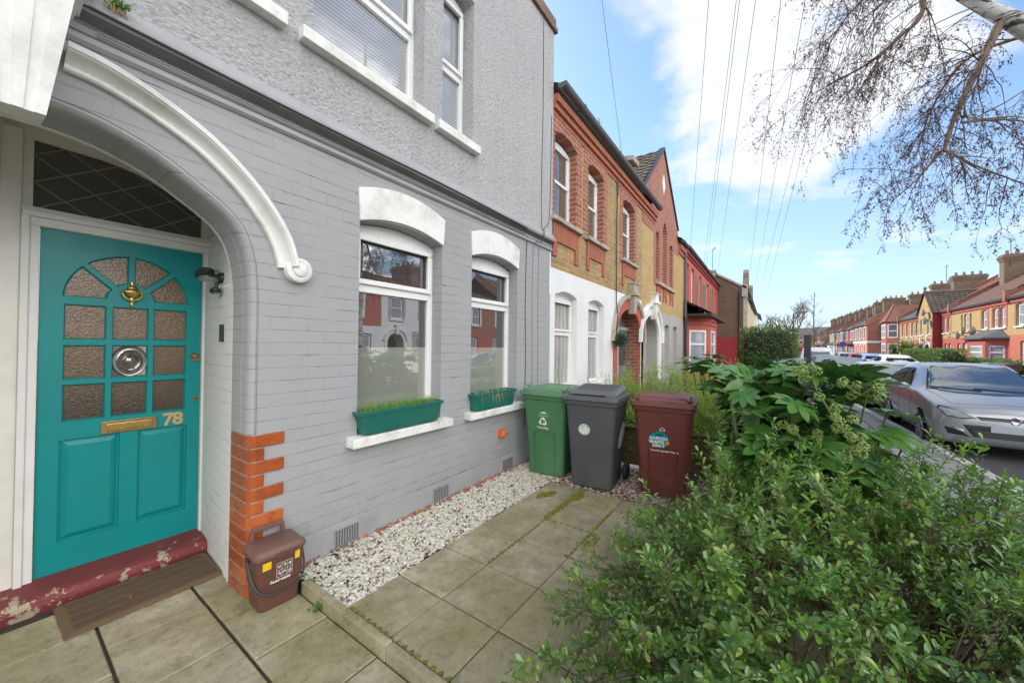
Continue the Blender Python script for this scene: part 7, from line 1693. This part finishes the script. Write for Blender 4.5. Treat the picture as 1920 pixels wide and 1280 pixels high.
def berry_head(c, branch):
    tb = MB(); pts = []
    base = np.array(branch); c = np.array(c); tb.tube([tuple(base - np.array([4., -.1, 0])), tuple((base + c) / 2 - np.array([4., -.1, -.02])), tuple(c - np.array([4., -.1, 0]))], .007, 6)
    for u in range(7):
        d = unit(r.normal(0, 1, 3) + np.array([-.5, 0, .3])); e = c + d * r.uniform(.05, .13); tb.tube([tuple(c - np.array([4., -.1, 0])), tuple(e - np.array([4., -.1, 0]))], .0035, 5)
        q = unit(r.normal(0, 1, (46, 3))); pts.append(e + q * .027)
    s = tb.build('berry_stalk', m_greenstem, FT)
    for pp in pts:
        pp = pp - np.array([4., -.1, 0]); V, F = instance(iv, if_, np.eye(3)[None] * rng.uniform(.0055, .0072, len(pp))[:, None, None], pp); o = np_mesh('berry_head', V, F, m_berry, FT, smooth=True); o.parent = s
berry_head((3.15, -.36, 1.17), (3.6, -.25, 1.35)); berry_head((3.08, -.42, 1.05), (3.5, -.3, 1.2)); berry_head((3.3, -.25, 1.42), (3.7, -.2, 1.2)); berry_head((3.35, -.5, 1.33), (3.7, -.3, 1.2)); berry_head((3.2, -.18, 1.02), (3.6, -.1, 1.1))
# dry twigs below it
tb = MB()
for k in range(260):
    x, y = 4.35 + r.normal(0, .33), .42 + r.normal(0, .24); a = r.uniform(0, 6.28); L = r.uniform(.12, .4); z = r.uniform(.0, .28); tb.tube([(x, y, z), (x + .5 * L * math.cos(a), y + .5 * L * math.sin(a), z + r.uniform(-.02, .08)), (x + L * math.cos(a + .4), y + L * math.sin(a + .4), max(0, z + r.uniform(-.1, .08)))], r.uniform(.0015, .004), 4, cap=False)
tag(tb.build('dry_twigs', m_bark), 'tangle of dry brown twigs on the ground under the big hand shaped leaves', 'twigs', kind='stuff')

# --- yellow green bush behind the bins, next garden
def dome_stems(c, rad, h, N, r, nroot=8, lo=.35):
    out = []
    for k in range(N):
        a = r.uniform(0, 6.283); d = math.sqrt(r.uniform(0, 1)); x, y = c[0] + rad[0] * d * math.cos(a), c[1] + rad[1] * d * math.sin(a)
        z = c[2] + h * (1 - d ** 2.6) ** .5 * r.uniform(lo, 1.05) + .03
        out.append(arc_stem((c[0] + (x - c[0]) * .35, c[1] + (y - c[1]) * .35, c[2] - .05), (x, y, z), h * .12, 6, r, .02))
    return out
tp = leaf_tpl(1., .36, .1, .1, 2, .8)
bush('garden_shrub', 'feathery yellow green shrub in the next garden behind the grey and maroon bins', 'shrubs in the next gardens', dome_stems((6.6, 1.55, 0), (1.25, .95), 1.22, 560, np.random.default_rng(2)), tp, .046, m_leaf3, m_greenstem, per=13, twigs=7, twig_len=.2, stem_r=.004, seed=3)
bush('garden_shrub', 'yellow green shrub behind the maroon bin under the fatsia leaves', 'shrubs in the next gardens', dome_stems((6.1, .3, 0), (1.0, .9), 1.2, 480, np.random.default_rng(4)), tp, .046, m_leaf3, m_greenstem, per=13, twigs=7, twig_len=.2, stem_r=.004, seed=6)
bush('garden_shrub', 'thin leggy shrub with small leaves below the white wall windows', 'shrubs in the next gardens', dome_stems((6.2, 2.35, 0), (1.1, .35), 1.12, 60, np.random.default_rng(14), lo=.6), tp, .03, m_weed, m_greenstem, per=9, twigs=5, twig_len=.14, stem_r=.003, seed=9)
bush('garden_shrub', 'larger green shrub further along in front of the red bay', 'shrubs in the next gardens', dome_stems((10.5, .9, 0), (2.3, 1.2), 1.15, 260, np.random.default_rng(24)), tp, .05, m_leaf3, m_greenstem, per=10, twigs=6, twig_len=.26, stem_r=.005, seed=19)
# --- clipped hedges: dense shells of leaves over a dark core
def hedge(label, c, size, leaf, m, N, seed, rnd=.25, name='hedge', loc=None, group=None, core=True):
    r = np.random.default_rng(seed); B = thing(name, label, 'hedge', c, 0, group)
    def shell(c):
        c = c / np.max(np.abs(c), axis=1, keepdims=True); return c * (1 - rnd) + unit(c) * 1.08 * rnd
    ar = np.array([size[1] * size[2], size[0] * size[2], size[0] * size[1]]); f = r.choice(3, N, p=ar / ar.sum()); c_ = r.uniform(-1, 1, (N, 3)); c_[np.arange(N), f] = r.choice([-1., 1.], N)
    s = shell(c_); P = s * np.array(size) * r.uniform(.84, 1.03, (N, 1)); bump = .06 * np.sin(P[:, [0]] * 5 + P[:, [2]] * 3) * np.cos(P[:, [1]] * 4); P = P * (1 + bump)
    P[:, 2] += size[2]
    keep = P[:, 2] > .0; P = P[keep]; nrm = unit(s[keep] ** 3 / np.array(size)); fw = unit(nrm * .7 + r.normal(0, .6, P.shape) + np.array([0, 0, .3]))
    Mx = basis(fw, unit(nrm + r.normal(0, .4, P.shape))) * (leaf * r.uniform(.6, 1.2, len(P)))[:, None, None]
    V, F = instance(tp2[0], tp2[1], Mx, P); np_mesh('leaves', V, F, m, B, smooth=True)
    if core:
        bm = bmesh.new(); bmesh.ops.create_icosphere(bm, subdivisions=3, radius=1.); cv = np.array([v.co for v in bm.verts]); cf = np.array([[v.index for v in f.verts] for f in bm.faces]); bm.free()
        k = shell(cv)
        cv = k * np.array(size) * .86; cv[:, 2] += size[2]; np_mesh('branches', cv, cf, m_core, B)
    return B
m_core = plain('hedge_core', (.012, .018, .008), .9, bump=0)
tp2 = leaf_tpl(1., .5, .1, .1, 2, .8)
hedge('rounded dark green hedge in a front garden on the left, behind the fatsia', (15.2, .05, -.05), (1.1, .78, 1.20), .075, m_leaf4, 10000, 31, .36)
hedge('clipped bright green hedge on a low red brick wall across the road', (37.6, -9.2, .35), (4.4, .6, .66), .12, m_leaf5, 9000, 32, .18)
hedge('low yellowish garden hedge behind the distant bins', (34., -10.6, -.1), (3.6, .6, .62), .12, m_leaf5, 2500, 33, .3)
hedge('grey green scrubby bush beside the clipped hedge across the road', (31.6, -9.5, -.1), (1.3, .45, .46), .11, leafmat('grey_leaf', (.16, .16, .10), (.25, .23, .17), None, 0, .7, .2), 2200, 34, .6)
# topiary ball on the pier of the red doorway
TB = thing('topiary_ball', 'small round topiary ball hanging on the pier of the red arched doorway', 'topiary ball', (7.93, 2.66, 1.78))
r = np.random.default_rng(3); q = unit(r.normal(0, 1, (1100, 3))); P = q * .14 * r.uniform(.85, 1.08, (1100, 1)); V, F = instance(tp2[0], tp2[1], basis(unit(q + r.normal(0, .5, P.shape)), unit(q + r.normal(0, .3, P.shape))) * .032, P); np_mesh('leaves', V, F, leafmat('topiary_leaf', (.02, .07, .03), (.06, .13, .07), None, 0, .45), TB)
b = MB(); b.lathe([(.0, -.12), (.08, -.09), (.12, 0), (.08, .09), (.0, .12)], (0, 0, 0), 'z', 12); b.build('core', m_core, TB); b = MB(); b.tube([(0, 0, .12), (0, .1, .5)], .003, 4); b.build('chain', m_black, TB)
# cordylines
def cordyline(label, loc, h, s, m, n, seed):
    r = np.random.default_rng(seed); C = thing('cordyline', label, 'palm', loc); tb = MB(); P = []; Fw = []; S = []
    for k in range(n):
        a = 2 * PI * k / n; e = np.array([.55 * s * math.cos(a) * (n > 1), .55 * s * math.sin(a) * (n > 1), h * r.uniform(.85, 1.)]); tb.tube([(0, 0, 0), (e[0] * .2, e[1] * .2, h * .5), tuple(e)], [.09, .07, .05], 8)
        d = unit(r.normal(0, 1, (95, 3)) + np.array([0, 0, .35])); P.append(np.tile(e, (95, 1))); Fw.append(d); S.append(s * r.uniform(.7, 1.1, 95))
    t = leaf_tpl(1., .07, .1, .35, 4, .5); P = np.concatenate(P); Fw = np.concatenate(Fw); S = np.concatenate(S); V, F = instance(t[0], t[1], basis(Fw, np.tile([0, 0, 1.], (len(P), 1)) + Fw[:, [1, 0, 2]] * .1) * S[:, None, None], P); np_mesh('leaves', V, F, m, C); tb.build('trunk', m_bark, C)
cordyline('green spiky cordyline palm in a front garden across the road', (46.2, -9.6, -.1), 2.0, .95, m_leaf5, 4, 1); cordyline('darker brownish cordyline right of the green one', (42.8, -9.9, -.1), 2.2, .85, leafmat('bronze_leaf', (.10, .08, .04), (.17, .14, .06), None, 0, .6), 1, 2)

# ------------------------------------------------------------------ trees
m_birchbark = None
def birchbark():
    t = NT('birch_bark'); o = t.obj(); n = t.noise(t.n('VectorMath', {0: o, 1: (3., 3., 14.)}, operation='MULTIPLY').outputs[0], 1.6, 6, .7)
    c = t.mix(t.step(n, .52, .60), (.56, .54, .49), (.06, .045, .035)); t.set(Base_Color=c, Roughness=.75, Normal=t.bump(t.noise(o, 30, 5), .5, .01)); return t.m
m_birchbark = birchbark(); m_birchlimb = plain('birch_limb_bark', (.22, .15, .10), .8, var=.35, scale=25, bump=.4, bscale=40, dirt=(.42, .38, .33), dirtamt=.4); m_twig = plain('birch_twig', (.085, .045, .04), .7, bump=0); m_catkin = leafmat('birch_bud', (.055, .032, .03), (.09, .05, .042), None, 0, .7, .1, 1.)
BT = thing('birch_tree', 'bare silver birch overhanging the street from the top right with drooping twigs', 'tree', (5.2, -2.35, -.06))
off = np.array([5.2, -2.35, -.06]); tb = MB(); tl = MB(); tw = MB()
tb.tube([tuple(np.array(p) - off) for p in ((5.2, -2.35, -.1), (5.18, -2.34, .4), (5.22, -2.3, 1.8), (5.15, -2.2, 3.2), (5.0, -1.95, 4.05))], [.2, .15, .13, .12, .095], 14)
tb.tube([tuple(np.array(p) - off) for p in ((5.15, -2.2, 3.2), (5.35, -2.5, 4.6), (5.5, -2.6, 6.2), (5.6, -2.7, 8.2), (5.6, -2.8, 10.)) ], [.11, .10, .08, .05, .02], 12)
tb.tube([tuple(np.array(p) - off) for p in ((5.02, -1.98, 4.0), (4.92, -1.82, 4.2), (4.80, -1.62, 4.36), (4.79, -1.50, 4.50), (4.86, -1.2, 5.0), (5.2, -.6, 6.1), (5.6, .0, 7.6))], [.08, .07, .06, .05, .042, .03, .012], 12)
r = np.random.default_rng(77); BP_, BF = [], []
def twig(p, d, L, rad, depth):
    """wispy drooping shoots that carry buds"""
    n = 7; pts = [np.array(p)]; d = unit(np.array(d, float))
    for i in range(n):
        d = unit(d + r.normal(0, .16, 3) + np.array([0, 0, -.15 - .10 * (depth > 0)])); pts.append(pts[-1] + d * L / n)
    (tl if depth == 0 and rad > .006 else tw).tube([tuple(q - off) for q in pts], [rad * (1 - .78 * i / n) for i in range(n + 1)], 5 if rad > .006 else 3, cap=False)
    if depth < 2:
        m = int((7.2 if depth == 0 else 3.9) * max(.6, L / (.9 if depth == 0 else .5)))
        for k in range(m):
            i = r.integers(1, n + 1); dd = unit(pts[i] - pts[i - 1]); twig(pts[i], unit(dd * .6 + r.normal(0, .55, 3)), L * r.uniform(.3, .55), max(.0012, rad * .42), depth + 1)
    if depth >= 1:
        for i in range(1, n + 1):
            for k in range(1 if r.uniform() < .75 else 0):
                BP_.append(pts[i] + r.normal(0, .008, 3)); BF.append(unit(np.array([r.normal(0, .55), r.normal(0, .55), -1.])))
                if r.uniform() < .5: BP_.append(BP_[-1]); BF.append(unit(np.array([r.normal(0, .8), r.normal(0, .8), -.7])))
def limb(path, rad0, rad1, n_tw, Lt, col=None):
    P_ = smooth_path([tuple(p) for p in path], 5); k = len(P_); (tl).tube([tuple(np.array(p) - off) for p in P_], [rad0 + (rad1 - rad0) * i / (k - 1) for i in range(k)], 8)
    for j in range(n_tw):
        t = r.uniform(.12, 1.); i = min(int(t * (k - 1)), k - 2); d = unit(np.array(P_[i + 1]) - np.array(P_[i])); twig(P_[i], unit(d * .7 + r.normal(0, .6, 3) + np.array([.1, .1, .12])), Lt * r.uniform(.6, 1.2), .0065 * (1 - .35 * t), 0)
# the hanging limb right of the sky, and the long one reaching over the road
limb([(4.79, -1.56, 4.36), (4.80, -1.46, 4.08), (4.83, -1.38, 3.85), (4.86, -1.31, 3.62), (4.87, -1.27, 3.42)], .032, .013, 22, .75)
limb([(4.87, -1.27, 3.42), (4.9, -1.45, 3.25), (4.95, -1.75, 3.02)], .012, .005, 13, .6); limb([(4.87, -1.27, 3.44), (4.9, -1.1, 3.2), (4.95, -.95, 3.05)], .011, .004, 9, .55); limb([(4.84, -1.36, 3.62), (4.9, -1.7, 3.55), (4.98, -2.0, 3.3)], .011, .004, 11, .6)
limb([(4.95, -1.05, 5.3), (4.92, -1.15, 4.78), (4.93, -1.0, 4.60), (4.95, -.82, 4.47), (4.97, -.70, 4.43), (5.0, -.55, 4.40)], .022, .006, 26, .8)
limb([(4.86, -1.2, 5.0), (4.9, -.9, 5.15), (5.0, -.65, 5.05), (5.1, -.5, 4.85)], .016, .004, 24, .85); limb([(4.8, -1.6, 4.4), (4.7, -1.3, 4.75), (4.75, -.95, 4.9), (4.85, -.6, 4.75)], .014, .004, 16, .75)
limb([(5.0, -1.9, 4.1), (5.3, -2.0, 4.3), (5.6, -2.1, 4.1), (5.9, -2.2, 3.7)], .02, .005, 18, .8); limb([(4.9, -1.8, 4.25), (5.2, -1.5, 4.35), (5.5, -1.35, 4.1), (5.75, -1.3, 3.75)], .016, .004, 20, .75)
for pth in ([(5.35, -2.5, 4.6), (5.0, -2.9, 5.2), (4.5, -3.3, 5.4), (3.9, -3.6, 5.2)], [(5.5, -2.6, 6.0), (5.1, -2.0, 6.9), (4.6, -1.6, 7.3), (4.1, -1.4, 7.1)], [(5.55, -2.65, 7.), (4.9, -3.2, 7.9), (4.2, -3.8, 8.2), (3.4, -4.2, 7.8)], [(5.6, -2.7, 7.6), (6.3, -2.4, 8.6), (7.0, -2.2, 8.8), (7.7, -2.0, 8.3)]): limb(pth, .04, .008, 14, 1.0)
tb.build('trunk', m_birchbark, BT, smooth=60); tl.build('limbs', m_birchlimb, BT, smooth=60); tw.build('twigs', m_twig, BT)
BPn = np.array(BP_); BFn = np.array(BF); t = leaf_tpl(1., .30, .2, .05, 2, .8); V, F = instance(t[0], t[1], basis(BFn, r.normal(0, 1, BFn.shape)) * r.uniform(.016, .034, len(BPn))[:, None, None], BPn - off); np_mesh('buds', V, F, m_catkin, BT)
print('birch buds', len(BPn))
def bare_tree(label, loc, h, spread, rad, seed, m, levels=5, lean=0., kids=(3, 4), trunk=.32, narrow=1.):
    r = np.random.default_rng(seed); T = thing('bare_tree', label, 'tree', loc); a = MB(); b = MB()
    def grow(p, d, L, rd, lv):
        n = 4; pts = [p]
        for i in range(n): d = unit(d + r.normal(0, .13, 3) + np.array([0, 0, .09])); pts.append(pts[-1] + d * L / n)
        (a if lv == 0 else b).tube([tuple(q) for q in pts], [rd * (1 - .4 * i / n) for i in range(n + 1)], 7 if lv < 2 else 4, cap=False)
        if lv < levels:
            for k in range(r.integers(kids[0], kids[1] + 1)):
                i = n if k == 0 else r.integers(2, n + 1); dd = unit(d * (1.1 * narrow) + r.normal(0, .55 * spread, 3) + np.array([0, 0, .15])); grow(pts[i], dd, L * r.uniform(.58, .8), rd * .55, lv + 1)
    grow(np.array([0., 0, 0]), np.array([lean, 0, 1.]), h * trunk, rad, 0)
    a.build('trunk', m, T, smooth=60); b.build('crown', m, T); return T
m_farbark = plain('pale_bark', (.20, .155, .10), .85, var=.3); m_farbark2 = plain('brown_bark', (.17, .12, .085), .85, var=.3)
bare_tree('large round headed bare tree on the left pavement beyond the hedge', (60, -1.9, -.1), 12.5, 1.0, .30, 5, m_farbark, 5, 0, (3, 5), .235)
T = thing('bare_tree', 'slim upright bare young tree on the left pavement', 'tree', (50, -3.85, -.1)); r = np.random.default_rng(4); a = MB(); b = MB()
tr_ = [(.03 * math.sin(z), .03 * math.cos(z * 1.3), z) for z in np.linspace(0, 7.8, 12)]; a.tube(tr_, [.10 - .0075 * i for i in range(12)], 7); a.build('trunk', m_farbark2, T, smooth=60)
for k in range(46):
    z = r.uniform(1.8, 7.4); az = r.uniform(0, 6.28); L = (8.2 - z) * r.uniform(.14, .32); p = np.array([0, 0, z]); d = np.array([math.cos(az), math.sin(az), .9]); pts = [p + d * L * t + np.array([0, 0, .25 * L * t * t]) for t in (0, .4, .75, 1.)]
    b.tube([tuple(q) for q in pts], [.022, .016, .011, .006], 4, cap=False)
    for m in range(5): q = pts[1] + (pts[3] - pts[1]) * r.uniform(0, 1); e = q + (d + r.normal(0, .6, 3)) * L * .35; b.tube([tuple(q), tuple(e)], [.009, .005], 3, cap=False)
b.build('crown', m_farbark2, T)
bare_tree('smaller bare tree with fine twigs farther down the street', (78, -5.6, -.1), 6.6, 1., .18, 9, m_farbark2, 5, 0, (3, 4), .26)
bare_tree('hazy bare tree near the far end of the street', (100, -9.8, -.1), 7., 1., .2, 15, m_farbark, 5, 0, (3, 4), .26)
# ------------------------------------------------------------------ overhead wires
def polar(az, el, D): return (D * math.cos(R(az)), D * math.sin(R(az)), 1.64 + D * math.tan(R(el)))
for lb, a, b_ in (('single wire dropping steeply to the bracket above the grey gutter', (5.55, 2.28, 7.71), (8.05, 2.72, 6.0)),
                  ('overhead wire leftmost of the group against the cloud', (5.96, .72, 7.14), (16.6, 2.7, 5.62)), ('overhead wire, left of the close pair in the middle of the sky', (5.99, .36, 6.96), (20.4, 2.7, 5.62)),
                  ('overhead wire, right of the close pair in the middle of the sky', (5.99, .32, 6.94), (21.2, 2.7, 5.62)), ('faint overhead wire just right of the close pair', (6., .13, 6.84), (25.6, 2.7, 5.62)),
                  ('dark overhead wire in the right centre of the sky, clear of the birch', (6., -.14, 6.68), (29.2, 1.2, 5.4)), ('overhead wire passing nearest the left tips of the birch twigs', (5.99, -.41, 6.51), (37, 1.2, 5.4)),
                  ('overhead wire, first of the two crossing behind the birch twigs', (5.96, -.70, 6.32), (44, 1.2, 5.4)), ('overhead wire, second of the two crossing behind the birch twigs', (5.95, -.77, 6.27), (52, .9, 5.2))):
    e = np.array(a) + (np.array(a) - np.array(b_)) * .35   # carries on up to the pole behind the camera
    wire(lb, tuple(e), b_, .04, .0042)
# ------------------------------------------------------------------ daylight
SUN_AZ = R(68); SUN_EL = R(39)       # azimuth measured from +X towards +Y
sd = Vector((math.cos(SUN_AZ) * math.cos(SUN_EL), math.sin(SUN_AZ) * math.cos(SUN_EL), math.sin(SUN_EL)))
sun = bpy.data.lights.new('sun', 'SUN'); sun.energy = 5.0; sun.angle = R(.53); sun.color = (1., .94, .85)
so = bpy.data.objects.new('sun', sun); COL.objects.link(so); so.rotation_euler = sd.to_track_quat('Z', 'Y').to_euler(); so.location = (0, 0, 30)
wd = bpy.data.worlds.new('World'); scene.world = wd; wd.use_nodes = True; nt = wd.node_tree
bg = nt.nodes['Background']; bg.inputs['Strength'].default_value = .15
sky = nt.nodes.new('ShaderNodeTexSky'); sky.sky_type = 'NISHITA'; sky.sun_disc = False; sky.sun_elevation = SUN_EL; sky.sun_rotation = PI / 2 - SUN_AZ; sky.air_density = 1.0; sky.dust_density = .6; sky.ozone_density = 1.6; sky.altitude = 50
def N_(t, **k):
    n = nt.nodes.new('ShaderNode' + t)
    for a, v in k.items(): setattr(n, a, v)
    return n
def lk(a, b): nt.links.new(a, b)
def mth(op, a, b=0., clamp=False):
    n = N_('Math', operation=op, use_clamp=clamp)
    for i, v in enumerate((a, b)):
        if hasattr(v, 'is_output'): lk(v, n.inputs[i])
        else: n.inputs[i].default_value = v
    return n.outputs[0]
def sstep(v, a, b):
    n = N_('MapRange', interpolation_type='SMOOTHSTEP'); lk(v, n.inputs[0]); n.inputs[1].default_value = a; n.inputs[2].default_value = b; return n.outputs[0]
tc = N_('TexCoord').outputs['Generated']; sp = N_('SeparateXYZ'); lk(tc, sp.inputs[0]); X_, Y_, Z_ = sp.outputs
# clouds on a flat layer high above
den = mth('ADD', mth('MAXIMUM', Z_, 0.0), .12); cu = N_('CombineXYZ'); lk(mth('DIVIDE', X_, den), cu.inputs[0]); lk(mth('DIVIDE', Y_, den), cu.inputs[1])
n1 = N_('TexNoise'); lk(cu.outputs[0], n1.inputs['Vector']); n1.inputs['Scale'].default_value = 1.9; n1.inputs['Detail'].default_value = 9; n1.inputs['Roughness'].default_value = .56; n1.inputs['Distortion'].default_value = .25
# a bank of cloud over the street, plus overbright unseen cloud added behind us to fill the shade
dx = mth('SUBTRACT', mth('DIVIDE', X_, den), 1.25); dy = mth('SUBTRACT', mth('DIVIDE', Y_, den), -.02)
bank = mth('SUBTRACT', 1., sstep(mth('SQRT', mth('ADD', mth('MULTIPLY', dx, mth('MULTIPLY', dx, .55)), mth('MULTIPLY', dy, mth('MULTIPLY', dy, 3.6)))), .15, 1.0))
fill_cloud = sstep(mth('MULTIPLY', mth('ADD', Y_, mth('MULTIPLY', X_, .5)), -1.), .05, .6)
cov = mth('ADD', mth('ADD', n1.outputs['Fac'], mth('MULTIPLY', bank, .30)), mth('MULTIPLY', fill_cloud, .16))
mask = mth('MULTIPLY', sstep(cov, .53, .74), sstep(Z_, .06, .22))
wisp = N_('MixRGB'); wisp.inputs[1].default_value = (7.2, 7.3, 7.5, 1); wisp.inputs[2].default_value = (40., 38.2, 35.8, 1); lk(fill_cloud, wisp.inputs[0])
hz = N_('MixRGB'); lk(mth('SUBTRACT', 1., sstep(Z_, -.02, .42)), hz.inputs[0])
gain = N_('MixRGB', blend_type='MULTIPLY'); gain.inputs[0].default_value = 1.; lk(sky.outputs[0], gain.inputs[1]); gain.inputs[2].default_value = (1.6, 1.76, 1.88, 1)
hzm = mth('MULTIPLY', mth('SUBTRACT', 1., sstep(Z_, -.02, .55)), .62)
lk(gain.outputs[0], hz.inputs[1]); hz.inputs[2].default_value = (4.3, 5.5, 6.9, 1); nt.links.remove(hz.inputs[0].links[0]); lk(hzm, hz.inputs[0])
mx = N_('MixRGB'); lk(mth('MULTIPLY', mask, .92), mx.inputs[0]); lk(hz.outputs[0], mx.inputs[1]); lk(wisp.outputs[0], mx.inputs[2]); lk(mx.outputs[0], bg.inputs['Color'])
# ------------------------------------------------------------------ camera
cam = bpy.data.cameras.new('camera'); co = bpy.data.objects.new('camera', cam); COL.objects.link(co); scene.camera = co
cam.sensor_width = 36; cam.lens = 689.8 / 1920 * 36; cam.clip_start = .05; cam.clip_end = 3000
yaw, pitch, roll = .610367, .0093043, .0119095
fw = Vector((math.cos(yaw) * math.cos(pitch), math.sin(yaw) * math.cos(pitch), math.sin(pitch))); rt = Vector((math.sin(yaw), -math.cos(yaw), 0)); up = rt.cross(fw)
r2 = rt * math.cos(roll) + up * math.sin(roll); u2 = up * math.cos(roll) - rt * math.sin(roll)
co.matrix_world = Matrix(((r2.x, u2.x, -fw.x, 0), (r2.y, u2.y, -fw.y, 0), (r2.z, u2.z, -fw.z, 1.63755), (0, 0, 0, 1)))
scene.view_settings.view_transform = 'Standard'; scene.view_settings.look = 'None'; scene.view_settings.exposure = 0; scene.view_settings.gamma = 1
scene.render.engine = 'CYCLES'; scene.cycles.use_denoising = True; scene.cycles.max_bounces = 7; scene.cycles.diffuse_bounces = 4; scene.cycles.glossy_bounces = 3; scene.cycles.transmission_bounces = 3; scene.cycles.transparent_max_bounces = 4; scene.cycles.sample_clamp_indirect = 6.
scene.cycles.use_adaptive_sampling = True; scene.cycles.adaptive_threshold = .015
